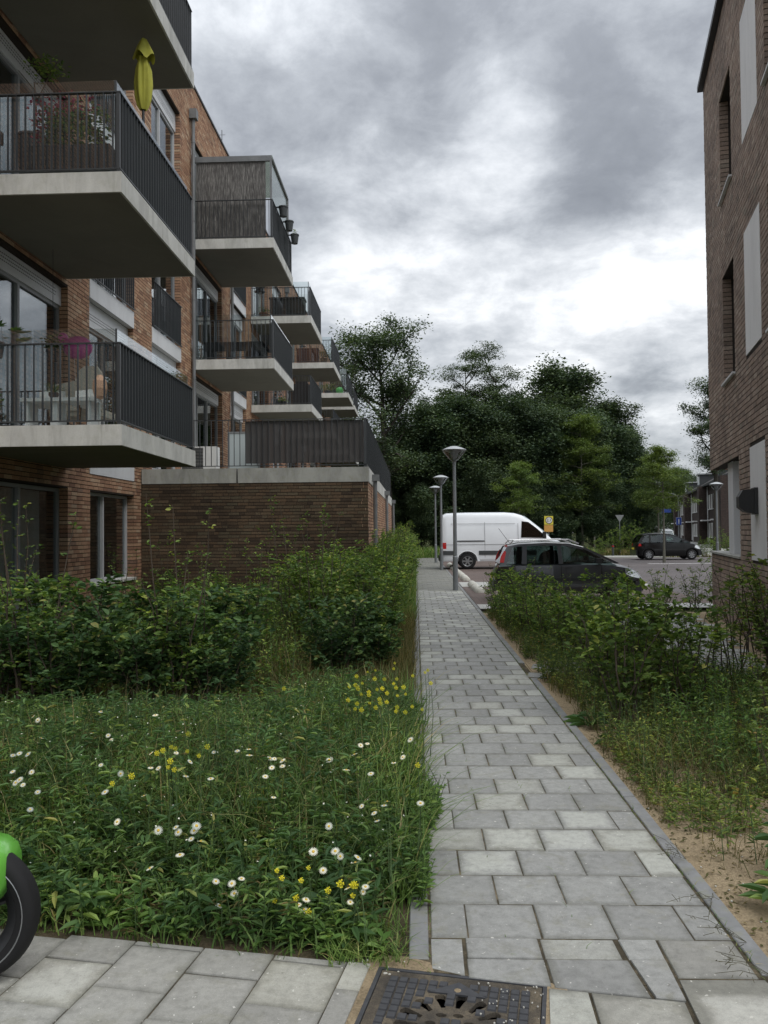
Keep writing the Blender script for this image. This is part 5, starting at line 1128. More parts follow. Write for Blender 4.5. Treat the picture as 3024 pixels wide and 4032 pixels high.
# ------------------------------------------------------------------ signs and small street things
ys = thing('yellow_road_sign', 'yellow warning sign with round limit symbol above an orange plate, right of the van', 'road sign', (9.02, 55.4, 0))
MB().tube([(0, .03, 0), (0, .03, 2.55)], .03, 8).build('post', 'steel_post', ys); MB().box((-.30, -.012, 1.97), (.30, .0, 2.55)).build('plate', 'sign_yellow', ys); MB().box((-.31, -.012, 1.48), (.29, .0, 1.94)).build('lower_plate', 'sign_orange', ys)
MB().lathe([(.20, -.016), (.245, -.016), (.245, -.0125)], (0.02, 0, 2.26), 28, 'y').build('ring', 'sign_ring', ys); MB().lathe([(0, -.015), (.20, -.015)], (0.02, 0, 2.26), 28, 'y').build('disc', 'sign_white', ys)
def text(s, size, mat, parent, loc, rot, name='lettering'):
    cu = bpy.data.curves.new(name, 'FONT'); cu.body = s; cu.size = size; cu.align_x = 'CENTER'; cu.align_y = 'CENTER'; cu.extrude = .002
    tmp = bpy.data.objects.new(name, cu); COL.objects.link(tmp); dg = bpy.context.evaluated_depsgraph_get(); me = bpy.data.meshes.new_from_object(tmp.evaluated_get(dg)); bpy.data.objects.remove(tmp)
    me.materials.clear(); me.materials.append(M[mat]); o = link(name, me, parent, loc=loc); o.rotation_euler = rot; return o
text('2,1', .26, 'sign_black', ys, (0.02, -.021, 2.26), (pi / 2, 0, 0))
gw = thing('give_way_sign', 'grey back of a give way sign on a thin post left of the black car', 'road sign', (12.75, 51.3, 0))
MB().tube([(0, 0, 0), (0, 0, 2.5)], .028, 8).build('post', 'steel_post', gw); MB().add([(-.27, -.04, 2.5), (.27, -.04, 2.5), (0, -.04, 2.05), (-.27, -.03, 2.5), (.27, -.03, 2.5), (0, -.03, 2.05)], [(0, 2, 1), (3, 4, 5), (0, 1, 4, 3), (1, 2, 5, 4), (2, 0, 3, 5)]).build('plate', 'sign_back', gw)
bd = thing('bollard', 'short dark bollard at the grass edge left of the black car', 'bollard', (12.0, 50.0, 0)); MB().tube([(0, 0, 0), (0, 0, .70)], .065, 10).build('post', 'frame_dark', bd); MB().lathe([(.068, .55), (.068, .62)], n=12).build('band', 'red_lens', bd)
bs = thing('blue_road_sign', 'blue rectangular road sign with a white vertical bar on the curved-arm lamp', 'road sign', (31.65, 99.0, 0)); MB().box((-.32, -.03, 2.05), (.32, -.01, 2.95)).build('plate', 'sign_blue', bs); MB().box((-.05, -.036, 2.2), (.05, -.031, 2.75)).build('symbol', 'sign_white', bs)
MB().box((-.34, -.029, 2.03), (.34, -.012, 2.049)).box((-.34, -.029, 2.951), (.34, -.012, 2.97)).box((-.34, -.029, 2.05), (-.321, -.012, 2.95)).box((.321, -.029, 2.05), (.34, -.012, 2.95)).build('border', 'sign_white', bs)
sn = thing('street_name_sign', 'blue street name sign on a thin post above the black car', 'road sign', (24.75, 81.0, 0)); MB().tube([(-.55, .03, 0), (-.55, .03, 3.6)], .03, 8).build('post', 'steel_post', sn); MB().box((-.5, 0, 3.2), (.42, .02, 3.55)).build('plate', 'sign_blue', sn)
sn2 = thing('tree_stake', 'short pale wooden stake at the foot of the tall young tree', 'stake', (12.75, 58.5, 0)); MB().tube([(0, 0, 0), (0, 0, 1.1)], .06, 8).build('post', 'bark_young', sn2)

# ------------------------------------------------------------------ row of houses
hA = np.array([27.64, 75.04]); hB = np.array([43.64, 140.72]); hd = (hB - hA) / np.linalg.norm(hB - hA); hn = np.array([-hd[1], hd[0]])   # facade faces left
hrot = math.atan2(-hd[1], -hd[0]) + pi
def house(i, s0, W, label):
    p0 = hA + hd * s0; h = thing('terraced_house', label, 'house', (p0[0], p0[1], 0), math.atan2(hd[1], hd[0]), 'dark brick terraced houses on the side street')
    # local x along street (away), local y = +left = facade side
    D_ = 9.0; H_ = 5.9; proj = 0.9 if i % 2 == 0 else 0
    wall = MB().box((0, -D_, 0), (W, 0, H_)).build('wall', 'brick_dark_house', h)
    if proj: MB().box((0, .003, 0), (1.8, proj, H_)).build('bay', 'brick_dark_house', h)
    rv = [(-.003, .35, H_ + .003), (W - .003, .35, H_ + .003), (W - .003, -D_ / 2, H_ + 3.1), (-.003, -D_ / 2, H_ + 3.1), (-.003, -D_ - .35, H_ + .003), (W - .003, -D_ - .35, H_ + .003), (-.003, .35, H_ + .15), (W - .003, .35, H_ + .15)]
    MB().add(rv, [(6, 7, 2, 3), (3, 2, 5, 4), (0, 4, 3, 6), (1, 7, 2, 5), (0, 1, 5, 4), (0, 6, 7, 1)]).build('roof', 'roof_tile', h)
    MB().box((0, .353, H_ - .05), (W, .50, H_ + .12)).build('gutter', 'frame_dark', h)
    wx = [2.6, 4.6, 6.9] if i % 2 == 0 else [1.2, 3.4, 5.6, 7.6]
    for x in wx:
        for z0, z1 in ((3.55, 4.95), (.75, 2.15)):
            w_ = MB().box((x - .42, .0, z0), (x - .34, .06, z1)).box((x + .34, 0, z0), (x + .42, .06, z1)).box((x - .34, 0, z1 - .08), (x + .34, .06, z1)).box((x - .34, 0, z0), (x + .34, .06, z0 + .08)).box((x - .04, 0, z0 + .08), (x + .04, .06, z1 - .08)).build('window', 'white_paint', h)
            MB().box((x - .34, .004, z0 + .08), (x + .34, .02, z1 - .08)).build('pane', 'curtain' if (int(x * 10) + i) % 3 else 'frame_dark', w_); MB().box((x - .5, 0.003, z0 - .09), (x + .5, .12, z0 - .003)).build('sill', 'grey_panel', w_)
    MB().box((W - 1.3, .0, .05), (W - .4, .05, 2.1)).build('door', 'white_paint', h); MB().box((W - 1.9, .003, 2.35), (W + .0, .8, 2.47)).build('canopy', 'grey_panel', h)
    MB().tube([(W - .12, .08, .2), (W - .12, .08, H_ - .1)], .05, 6).build('rain_pipe', 'grey_panel', h)
    if i % 2: 
        d = MB().box((3.0, -2.9, H_ + .6), (5.2, -.35, H_ + 1.95)).build('dormer', 'frame_dark', h); MB().box((3.15, -.349, H_ + .8), (5.05, -.32, H_ + 1.75)).build('dormer_window', 'curtain', d); MB().box((2.8, -3.0, H_ + 1.953), (5.4, -.15, H_ + 2.08)).build('dormer_roof', 'lamp_body' , d)
    MB().box((W / 2 - .3, -D_ / 2 - .3, H_ + 2.6), (W / 2 + .3, -D_ / 2 + .3, H_ + 4.0)).build('chimney', 'brick_dark_house', h)
hl = ['dark brick terraced house nearest, partly hidden by the brown brick building', 'dark brick terraced house second from the right with a dormer', 'dark brick terraced house with projecting brick bay, middle of the row', 'dark brick terraced house right of the curved-arm lamp', 'dark brick terraced house behind the blue road sign', 'dark brick terraced house behind the blue street name sign', 'dark brick terraced house at the far left end of the row']
for i in range(7): house(i, -9 + 9.0 * i, 8.99, hl[i])

# ------------------------------------------------------------------ green moped, front end in view
mp = thing('green_moped', 'lime green moped, front wheel and mudguard, at the lower left edge', 'moped', (-1.635, 2.93, 0), radians(5))
R = .25; w_ = .052
ty = MB().lathe([(R * .72, -w_ * .8), (R * .84, -w_), (R * .94, -w_ * .85), (R * .985, -w_ * .45), (R, 0), (R * .985, w_ * .45), (R * .94, w_ * .85), (R * .84, w_), (R * .72, w_ * .8)], (0, 0, R), 56, 'y').build('tyre', 'rubber', mp, smooth=True)
MB().lathe([(R * .815, -w_ * .97), (R * .825, -w_ * 1.02), (R * .835, -w_ * .99)], (0, 0, R), 56, 'y').build('rim_stripe', 'rim_metal', mp)
MB().lathe([(R * .72, -w_ * .8), (R * .70, -w_ * .7), (R * .58, -w_ * .45), (R * .56, 0), (R * .58, w_ * .45), (R * .70, w_ * .7), (R * .72, w_ * .8)], (0, 0, R), 48, 'y').build('rim', 'rim_dark', mp, smooth=True)
sp = MB()
for k in range(5):
    a = 2 * pi * k / 5 + .3; sp.tube([(cos(a) * .03, 0, R + sin(a) * .03), (cos(a) * R * .58, 0, R + sin(a) * R * .58)], [.02, .012], 6)
sp.lathe([(0, -.05), (.045, -.05), (.045, .05), (0, .05)], (0, 0, R), 18, 'y').build('spokes', 'rim_dark', mp)
MB().lathe([(.045, -.062), (.095, -.062), (.095, -.058), (.045, -.058)], (0, 0, R), 30, 'y').build('brake_disc', 'chrome', mp)
ol = [(-.40, .46), (-.30, .495), (-.10, .508), (.04, .506), (.10, .492), (.135, .465), (.148, .43), (.150, .37), (.146, .33)]
m = MB(); n_ = len(ol); V = []
for yy, dz in ((-.112, -.012), (-.095, 0), (0, .004), (.095, 0), (.112, -.012)):
    V += [(x - (.006 if abs(yy) > .1 and x > .1 else 0), yy, z_ + (dz if x < .16 else 0)) for x, z_ in ol]
m.add(V, [(k * n_ + i, k * n_ + i + 1, (k + 1) * n_ + i + 1, (k + 1) * n_ + i) for k in range(4) for i in range(n_ - 1)]); fo = m.build('mudguard', 'green_paint', mp, smooth=True)
md = fo.modifiers.new('s', 'SOLIDIFY'); md.thickness = .005
for s_ in (-1, 1):
    sd = [(x - (.006 if x > .1 else 0), z_ - (.012 if x < .16 else 0)) for x, z_ in ol] + [(.13, .305), (.10, .285), (.065, .32), (.01, .385), (-.06, .42), (-.2, .44), (-.38, .46)]
    V = [(x, s_ * .1125, z_) for x, z_ in sd] + [(x, s_ * .104, z_) for x, z_ in sd]; n_ = len(sd)
    MB().add(V, [tuple(range(n_))[::-1], tuple(range(n_, 2 * n_))] + [(i, (i + 1) % n_, n_ + (i + 1) % n_, n_ + i) for i in range(n_)]).build('mudguard_flank', 'green_paint', mp)
MB().lathe([(0, -.128), (.03, -.124), (.036, -.113)], (.06, 0, .435), 20, 'y').build('reflector', 'orange_lens', mp)
MB().tube([(.115, -.088, R - .01), (.06, -.088, .34), (-.05, -.085, .47), (-.24, -.07, .80)], [.024, .03, .03, .028], 10).tube([(.0, .085, R), (-.05, .085, .47), (-.24, .07, .80)], [.022, .026, .028], 10).build('fork', 'black_plastic', mp)
MB().lathe([(0, -.118), (.014, -.118), (.017, -.106), (.017, -.085)], (.12, 0, R - .01), 12, 'y').lathe([(0, -.112), (.008, -.112), (.009, -.09)], (.128, 0, R + .025), 10, 'y').build('axle_bolt', 'chrome', mp)
MB().tube([(-.02, -.105, R - .03), (.05, -.108, R - .065), (.055, -.108, R - .045), (.03, -.108, R - .02)], .0035, 6).build('brake_line_clip', 'chrome', mp)
MB().tube([(-.24, -.16, .80), (-.24, .16, .80)], .04, 8).tube([(-.24, 0, .8), (-.32, 0, 1.0)], .03, 8).tube([(-.33, -.32, 1.02), (-.30, 0, 1.0), (-.33, .32, 1.02)], .014, 8).build('handlebar', 'black_plastic', mp)
MB().cbox((-.55, 0, .26), (.55, .26, .08)).cbox((-.95, 0, .50), (.55, .28, .34)).cbox((-.33, 0, .62), (.10, .34, .50), ry=-.3).build('body_shell', 'green_paint', mp); MB().cbox((-1.0, 0, .72), (.62, .28, .10)).build('seat', 'black_plastic', mp)
MB().lathe([(R * .6, -w_ * .8), (R * .84, -w_), (R, 0), (R * .84, w_), (R * .6, w_ * .8)], (-1.22, 0, R), 40, 'y').lathe([(0, -.03), (R * .6, -.03), (R * .6, .03), (0, .03)], (-1.22, 0, R), 30, 'y').build('rear_wheel', 'rubber', mp)
# ------------------------------------------------------------------ vegetation
def blades(P, az, h, lean, w):
    n = len(P); d = np.stack([np.cos(az), np.sin(az), np.zeros(n)], 1); s_ = np.stack([-np.sin(az), np.cos(az), np.zeros(n)], 1)
    h = np.broadcast_to(h, n)[:, None]; lean = np.broadcast_to(lean, n)[:, None]; w = np.broadcast_to(w, n)[:, None]; Z = np.array([0, 0, 1.0])
    def pt(t, s): return P + Z * h * (t * (1 - .25 * lean * t * t)) + d * h * lean * (t * t) + s_ * w * s * .5
    V = np.stack([pt(0, 1), pt(0, -1), pt(.4, -.9), pt(.4, .9), pt(.75, -.6), pt(.75, .6), pt(1, 0)], 1).reshape(-1, 3); b = np.arange(n)[:, None] * 7
    return V, np.concatenate([b + np.array([0, 1, 2, 3]), b + np.array([3, 2, 4, 5])]), b + np.array([5, 4, 6])
def grass(name, label, rng, P, hmin, hmax, lean, w, mat, cat='grass'):
    n = len(P); V, Q, T = blades(P, rng.uniform(0, 2 * pi, n), rng.uniform(hmin, hmax, n), rng.uniform(lean * .3, lean * 1.5, n), w * rng.uniform(.7, 1.3, n))
    return link(name, arr_mesh(name, V, [Q, T], mat), None, label, cat, None, 'stuff')
def herb_field(name, label, rng, P, H, nl, L, W, mat, cat='wild herbs', bendy=.25, upb=.35, stems=True):
    """P (n,3) feet, H (n,) heights, leaves spiralling up each stalk"""
    n = len(P); lean = rng.normal(0, .14, (n, 2)); t_ = rng.uniform(.12, 1.0, (n, nl)); az = rng.uniform(0, 2 * pi, (n, 1)) + np.arange(nl)[None] * 2.4 + rng.normal(0, .3, (n, nl))
    x = P[:, 0:1] + lean[:, 0:1] * H[:, None] * t_ * 1.2; y = P[:, 1:2] + lean[:, 1:2] * H[:, None] * t_ * 1.2; z = P[:, 2:3] + H[:, None] * t_
    up = rng.normal(upb, .3, (n, nl)) + t_ * .25
    D = np.stack([np.cos(az), np.sin(az), up], 2).reshape(-1, 3); N_ = np.tile([0, 0, 1.0], (n * nl, 1)) + rng.normal(0, .25, (n * nl, 3))
    Ls = (L * (1.15 - .55 * t_) * rng.uniform(.7, 1.25, (n, nl))).ravel(); V, F = leafquads(np.stack([x, y, z], 2).reshape(-1, 3), D, N_, Ls, Ls * W / L, .22, bendy)
    o = link(name, arr_mesh(name, V, [F], mat), None, label, cat, None, 'stuff')
    if stems:
        top = np.stack([P[:, 0] + lean[:, 0] * H * 1.2, P[:, 1] + lean[:, 1] * H * 1.2, P[:, 2] + H], 1); s1 = np.array([.0025, 0, 0]); s2 = np.array([0, .0025, 0])
        V = np.stack([P - s1, P + s1, top + s1 * .5, top - s1 * .5, P - s2, P + s2, top + s2 * .5, top - s2 * .5], 1).reshape(-1, 3); b = np.arange(n)[:, None] * 8
        link('stalks', arr_mesh('stalks', V, [np.concatenate([b + np.arange(4), b + np.arange(4, 8)])], 'stem_green'), o)
    return o
def scatter(rng, n, x0, x1, y0, y1, keep=None):
    P = np.stack([rng.uniform(x0, x1, n), rng.uniform(y0, y1, n), np.full(n, -.015)], 1)
    return P[keep(P[:, 0], P[:, 1])] if keep is not None else P
edgeY = lambda x: 3.08 - (x + .14) * .157
rv = np.random.default_rng(404)
# flowering meadow strip, left foreground
mk = lambda x, y: (y > edgeY(x) + .04) & (x < -.03 + .03 * np.sin(y * 5) - .10 * (y < 3.55))
def mH(P, base=.42):
    d = np.clip((P[:, 1] - edgeY(P[:, 0])) / 1.1, 0, 1) * np.clip((.10 - P[:, 0]) / .5, .35, 1) * np.where(P[:, 0] < -1.0, np.clip((7.1 - P[:, 1]) / 1.5, .28, 1), 1); return base * (.38 + .62 * d)
P = scatter(rv, 5200, -3.9, -.02, 3.0, 7.1, mk); cl = .5 + .5 * np.sin(P[:, 0] * 5.1 + 1.3 * np.sin(P[:, 1] * 3.3)) * np.sin(P[:, 1] * 4.7 + P[:, 0])
H_ = mH(P, .46) * rv.uniform(.55, 1.05, len(P)) * (.7 + .45 * cl)
a = cl > .35
herb_field('meadow_herbs', 'dense green lance-leaved herbs filling the meadow strip left of the path', rv, P[a], H_[a], 13, .070, .020, 'leaf_herb')
P2 = P[~a]; herb_field('meadow_herbs', 'broader-leaved green weeds between the lance-leaved herbs of the meadow strip', rv, P2, H_[~a] * .85, 10, .068, .030, 'leaf_herb')
P = scatter(rv, 900, -3.6, -.02, 3.0, 6.9, mk); herb_field('meadow_weeds', 'taller dark leafy weeds standing out of the meadow strip', rv, P, mH(P, .50) * rv.uniform(.8, 1.15, len(P)), 13, .09, .028, 'leaf_dark', bendy=.4)
P = scatter(rv, 21000, -3.9, .03, 3.0, 7.3, lambda x, y: (y > edgeY(x) - .0) & (x < .0 + .03 * np.sin(y * 9) - .09 * (y < 3.5)));
d_ = np.clip((P[:, 1] - edgeY(P[:, 0])) / .8, .25, 1) * np.where(P[:, 0] < -1.0, np.clip((7.1 - P[:, 1]) / 1.5, .28, 1), 1); V, Q, T = blades(P, rv.uniform(0, 2 * pi, len(P)), d_ * rv.uniform(.2, .58, len(P)), rv.uniform(.3, 1.3, len(P)), rv.uniform(.004, .009, len(P)))
link('meadow_grass', arr_mesh('meadow_grass', V, [Q, T], 'grass_green'), None, 'long green grass growing through the meadow strip left of the path', 'grass', None, 'stuff')
P = scatter(rv, 1300, -3.6, -.05, 3.2, 7.0, lambda x, y: mk(x, y) & (np.sin(x * 3.7 + 2) * np.sin(y * 2.9 + x) > .1)); H_ = mH(P, .52) * rv.uniform(.7, 1.1, len(P)); herb_field('meadow_weeds', 'fine feathery bright green weeds in patches of the meadow strip', rv, P, H_, 34, .030, .006, 'leaf_hedge', bendy=.1)
P = scatter(rv, 500, -3.6, -.05, 3.2, 7.0, mk); H_ = mH(P, .50) * rv.uniform(.7, 1.0, len(P)); herb_field('dry_stalks', 'dry brownish stalks and withered leaves among the meadow herbs', rv, P, H_, 10, .05, .012, 'grass_dry', bendy=.6)
P = np.concatenate([np.stack([.045 + .297 * rv.integers(0, 5, 160) + rv.normal(0, .003, 160), rv.uniform(3.1, 9, 160), np.full(160, -.004)], 1), np.stack([rv.normal(1.236, .006, 420), rv.uniform(3.0, 12, 420), np.full(420, -.004)], 1), np.stack([rv.normal(.038, .006, 300), rv.uniform(3.0, 12, 300), np.full(300, -.004)], 1)])
V, Q, T = blades(P, rv.uniform(0, 2 * pi, len(P)), rv.uniform(.008, .035, len(P)), rv.uniform(.5, 1.6, len(P)), .003); link('joint_moss', arr_mesh('joint_moss', V, [Q, T], 'grass_green'), None, 'tiny tufts of moss and grass in the joints of the path', 'moss', None, 'stuff')
# low clover and moss-like growth on the paving edge and by the kerb
P = np.concatenate([scatter(rv, 900, -3.2, -.1, 2.9, 3.7, lambda x, y: np.abs(y - edgeY(x) - .02) < .06), scatter(rv, 400, -.34, -.05, 3.06, 3.4)]); V, Q, T = blades(P, rv.uniform(0, 2 * pi, len(P)), rv.uniform(.03, .12, len(P)), rv.uniform(.5, 1.6, len(P)), .004)
link('edge_grass', arr_mesh('edge_grass', V, [Q, T], 'grass_green'), None, 'short grass creeping over the front edge of the paving slabs', 'grass', None, 'stuff')
P = scatter(rv, 500, -.06, .13, 3.55, 4.9, lambda x, y: x < .03 + .08 * np.maximum(0, np.sin(y * 4.1 + 1))); herb_field('edge_weeds', 'weeds leaning from the meadow over the left kerb of the path', rv, P, rv.uniform(.06, .22, len(P)), 7, .05, .02, 'leaf_herb')
# strip between the hedge and the path, and the rough growth in front of the podium wall
P = scatter(rv, 9000, -1.2, .02, 6.6, 14.5, lambda x, y: x < -.04 + .05 * np.sin(y * 7)); grass('verge_grass', 'dry yellow-green grass along the left kerb below the hedge', rv, P, .12, .48, .5, .005, 'grass_dry')
P = scatter(rv, 15000, -5.4, -1.0, 7.6, 16.2); grass('rough_grass', 'tall rough grass between the dark shrubs and the podium wall', rv, P, .2, .65, .5, .006, 'grass_dry')
P = scatter(rv, 2500, -5.3, -1.2, 7.6, 16.1); herb_field('rough_weeds', 'leafy weeds in the rough grass in front of the podium wall', rv, P, rv.uniform(.25, .75, len(P)), 12, .07, .028, 'leaf_hedge')
P = scatter(rv, 9000, -.9, .0, 14.0, 48); grass('hedge_foot_grass', 'grass along the foot of the long hedge beside the path', rv, P, .15, .5, .5, .010, 'grass_green')
# right-hand bed
kr = lambda x, y: (x > 1.40 + .06 * np.sin(y * 6)) & ((y > 5.6) | (rv.uniform(0, 1, len(x)) < np.clip((y - 3.3) / 2.6, 0, 1) ** 1.6 * (.4 + .6 * (np.sin(x * 5 + y * 3) > -.2))))
P = scatter(rv, 16000, 1.35, 5.0, 3.3, 9.1, kr); grass('bed_grass', 'thin dry grass in the sandy bed right of the path', rv, P, .04, .24, .9, .004, 'grass_dry')
P = scatter(rv, 7000, 1.42, 5.0, 5.0, 9.1, lambda x, y: np.sin(x * 3.1 + 1.7 * y) > -.5); grass('bed_grass', 'greener long grass further back in the right-hand bed', rv, P, .06, .28, .9, .0045, 'grass_dry')
P = scatter(rv, 3000, 1.42, 5.0, 4.0, 9.0, lambda x, y: kr(x, y)); herb_field('bed_weeds', 'small leafy weeds scattered through the right-hand bed', rv, P, rv.uniform(.06, .38, len(P)), 10, .05, .017, 'leaf_sparse')
P = scatter(rv, 900, 1.9, 5.0, 4.3, 8.2, lambda x, y: (np.sin(x * 4 + y) * np.sin(y * 2.3 + .5) > .15)); herb_field('bed_weeds', 'taller green weeds in clumps in the right-hand bed', rv, P, rv.uniform(.2, .6, len(P)), 13, .06, .02, 'leaf_herb')
P = scatter(rv, 2500, 1.36, 3.2, 8.2, 16.0, lambda x, y: x > 1.40 + .08 * np.sin(y * 4)); herb_field('shrub_foot_weeds', 'weeds and low growth at the foot of the right-hand hedge clump', rv, P, rv.uniform(.06, .42, len(P)), 9, .06, .022, 'leaf_sparse')
P = scatter(rv, 5000, 1.34, 3.2, 7.6, 16.2, lambda x, y: (x > 1.36 + .06 * np.sin(y * 5)) & ((y < 9.1) | (y > 10.1) | (x > 1.9))); grass('shrub_foot_grass', 'dry grass at the foot of the right-hand hedge clump', rv, P, .05, .32, .8, .006, 'grass_dry')
P = scatter(rv, 4200, 1.36, 4.2, 3.9, 6.6, lambda x, y: (np.sin(x * 6.1 + y * 2.2) + np.sin(y * 5.3 - x * 3.1) > -.55 + np.clip(5.3 - y, -.6, 1.4) * .8) & (x > 1.38)); herb_field('creeping_weeds', 'low creeping weeds covering most of the sand right of the path', rv, P, rv.uniform(.02, .14, len(P)), 9, .036, .013, 'leaf_sparse', stems=False)
P = scatter(rv, 6000, 1.33, 4.2, 3.6, 6.4, lambda x, y: (np.sin(x * 4.1 - y * 3.2) + np.sin(y * 4.3 + x * 5.1) > -.1 + np.clip(5.0 - y, -.6, 1.4) * .8)); grass('creeping_grass', 'short mixed grass growing in patches on the sand right of the path', rv, P, .02, .14, 1.2, .0035, 'grass_dry')
P = scatter(rv, 5200, 1.33, 3.6, 2.9, 6.6, lambda x, y: x > 1.33); P[:, 2] = -.012; V, F = diamond(P, rdir(rv, len(P), .05), rnorm(rv, len(P), .3), rv.uniform(.012, .04, len(P)), .012)
link('leaf_litter', arr_mesh('leaf_litter', V, [F], 'grass_dry'), None, 'dry leaf litter lying on the bare sand at right', 'leaf litter', None, 'stuff')
m = MB(); 
for x, y, r_ in zip(rv.uniform(1.34, 3.2, 260), rv.uniform(2.9, 5.6, 260), rv.uniform(.0015, .006, 260)): m.sphere((x, y, -.014 + r_ * .5), r_, 5, 3, (1, 1.2, .7))
for x, y, r_ in zip(rv.uniform(.2, .45, 70), rv.uniform(2.45, 2.97, 70), rv.uniform(.0015, .0045, 70)): m.sphere((x, y, .0), r_, 5, 3)
for x, y, r_ in zip(rv.uniform(-.3, -.03, 40), rv.uniform(3.02, 3.12, 40), rv.uniform(.002, .008, 40)): m.sphere((x, y, -.008), r_, 5, 3)
tag(m.build('pebbles', 'stop_concrete'), 'small pale pebbles lying in the sand beside the path', 'pebbles', None, 'stuff')
# far verge
P = scatter(rv, 16000, -6, 11, 48.9, 60); grass('far_verge', 'rough green verge beyond the end of the footpath', rv, P, .2, .75, .6, .03, 'grass_green')
P = scatter(rv, 12000, 9.5, 24, 46.5, 62, lambda x, y: ((y > 50.3) & (x < 16 + (y - 49) * .1)) | ((x > 14.2) & (y < 48.0))); grass('far_verge', 'rough green verge behind the black car', rv, P, .12, .4, .6, .03, 'grass_dry')

def shrub_tpl(name, seed, H, R, ns, ntw, nl, L, W, mat, label, low=.12, sprig=0.0, stemmat='stem_brown', group=None, cat='shrub', flat=.0):
    rng = np.random.default_rng(seed); t_ = thing(name, label, cat, (0, 0, 0), 0, group); st = MB(); LP = []; LD = []; LL = []
    for s in range(ns):
        a = 2 * pi * s / ns + rng.uniform(-.4, .4); b0 = np.array([cos(a), sin(a), 0]) * rng.uniform(.02, .12); h = H * rng.uniform(.72, 1.0) * (1 + (sprig if rng.random() < .35 else 0)); out = R * rng.uniform(.25, .75)
        pts = [b0 + np.array([cos(a) * out * (t ** 1.3) + rng.normal(0, .02), sin(a) * out * (t ** 1.3) + rng.normal(0, .02), h * t]) for t in np.linspace(0, 1, 6)]
        st.tube(pts, [.010, .008, .007, .005, .004, .002], 4, False); pts = np.array(pts)
        for k in range(ntw):
            t = rng.uniform(low, 1.0) ** .9; f = t * 5; i = min(int(f), 4); p = pts[i] + (pts[i + 1] - pts[i]) * (f - i)
            over = max(0, p[2] / H - .95); l_ = R * rng.uniform(.35, .75) * (1.05 - .6 * t) * (0.35 if over > 0 else 1); aa = rng.uniform(0, 2 * pi); d = np.array([cos(aa), sin(aa), rng.uniform(.1, .8)]); d /= np.linalg.norm(d); e = p + d * l_
            if k % 2 == 0: st.tube([p, p + d * l_ * .5 + [0, 0, .01], e], [.003, .002, .001], 3, False)
            m_ = nl if over <= 0 else max(3, nl // 2); u = np.linspace(.1, 1, m_); q = p + d * l_ * u[:, None] + rng.normal(0, .012, (m_, 3)); side = np.cross(d, (0, 0, 1)); side /= np.linalg.norm(side) + 1e-9
            sg = np.where(np.arange(m_) % 2, 1, -1)[:, None]; dd = d * .55 + side * sg * .85 + rng.normal(0, .25, (m_, 3)) + np.array([0, 0, .05]); LP.append(q); LD.append(dd); LL.append(L * rng.uniform(.6, 1.15, m_) * (.75 if over > 0 else 1))
    LP = np.concatenate(LP); LD = np.concatenate(LD); LL = np.concatenate(LL); N_ = np.tile([0, 0, 1.0], (len(LP), 1)) + rng.normal(0, .45, (len(LP), 3))
    V, F = leafquads(LP, LD, N_, LL, LL * W / L, .2, .12); link('foliage', arr_mesh('foliage', V, [F], mat), t_); st.build('stems', stemmat, t_); return t_
def place(tpl, spots, labels, group, rng, smin=.85, smax=1.15):
    out = []
    for i, sp_ in enumerate(spots):
        o = tpl if i == 0 and not tpl.get('used') else copy_tree(tpl)
        if 'used' in o.keys(): del o['used']
        s = rng.uniform(smin, smax) * (sp_[2] if len(sp_) > 2 else 1); o.location = (sp_[0], sp_[1], -.02); o.rotation_euler = (0, 0, rng.uniform(0, 6.28)); o.scale = (s * rng.uniform(.9, 1.1), s * rng.uniform(.9, 1.1), s)
        lab = labels[i] if i < len(labels) else labels[-1]; o['label'] = lab
        if group: o['group'] = group
        elif 'group' in o.keys(): del o['group']
        out.append(o)
    tpl['used'] = 1; return out
rs_ = np.random.default_rng(17)
tA = shrub_tpl('shrub', 1, .98, .58, 9, 17, 12, .078, .046, 'leaf_dark', 'x', low=.22, sprig=.25)
tA2 = shrub_tpl('shrub', 8, .95, .6, 8, 17, 12, .085, .05, 'leaf_dark', 'x', low=.22)
tB = shrub_tpl('shrub', 2, 1.12, .42, 8, 13, 9, .06, .036, 'leaf_hedge', 'x', low=.15, sprig=.6)
tH = shrub_tpl('hedge_plant', 3, 1.22, .55, 9, 20, 11, .058, .034, 'leaf_hedge', 'x', low=.12, sprig=.18)
tH2 = shrub_tpl('hedge_plant', 4, 1.22, .55, 9, 20, 11, .058, .034, 'leaf_hedge', 'x', low=.12, sprig=.28)
tR = shrub_tpl('shrub', 5, 1.08, .48, 7, 11, 9, .066, .046, 'leaf_hedge', 'x', low=.15, sprig=.2)
tR2 = shrub_tpl('shrub', 6, 1.1, .45, 7, 13, 9, .052, .036, 'leaf_hedge', 'x', low=.05, sprig=.2)
tS = shrub_tpl('shrub', 7, 1.05, .36, 4, 9, 8, .055, .038, 'leaf_sparse', 'x', low=.3, sprig=.1)
place(tA, [(-3.7, 7.1, 1.12), (-3.0, 6.95, .95), (-2.4, 7.05, 1.12), (-1.85, 7.3, .95), (-.80, 8.2, 1.0)], ['dark green broadleaf shrub at the left edge in front of the terrace doors', 'dark green broadleaf shrub below the brick pier at left', 'dark green broadleaf shrub below the ground floor window', 'dark green broadleaf shrub between the ground floor window and the podium wall', 'round dark green shrub nearest the path, behind the yellow flowers'], 'dark shrubs behind the meadow strip', rs_, .95, 1.05)
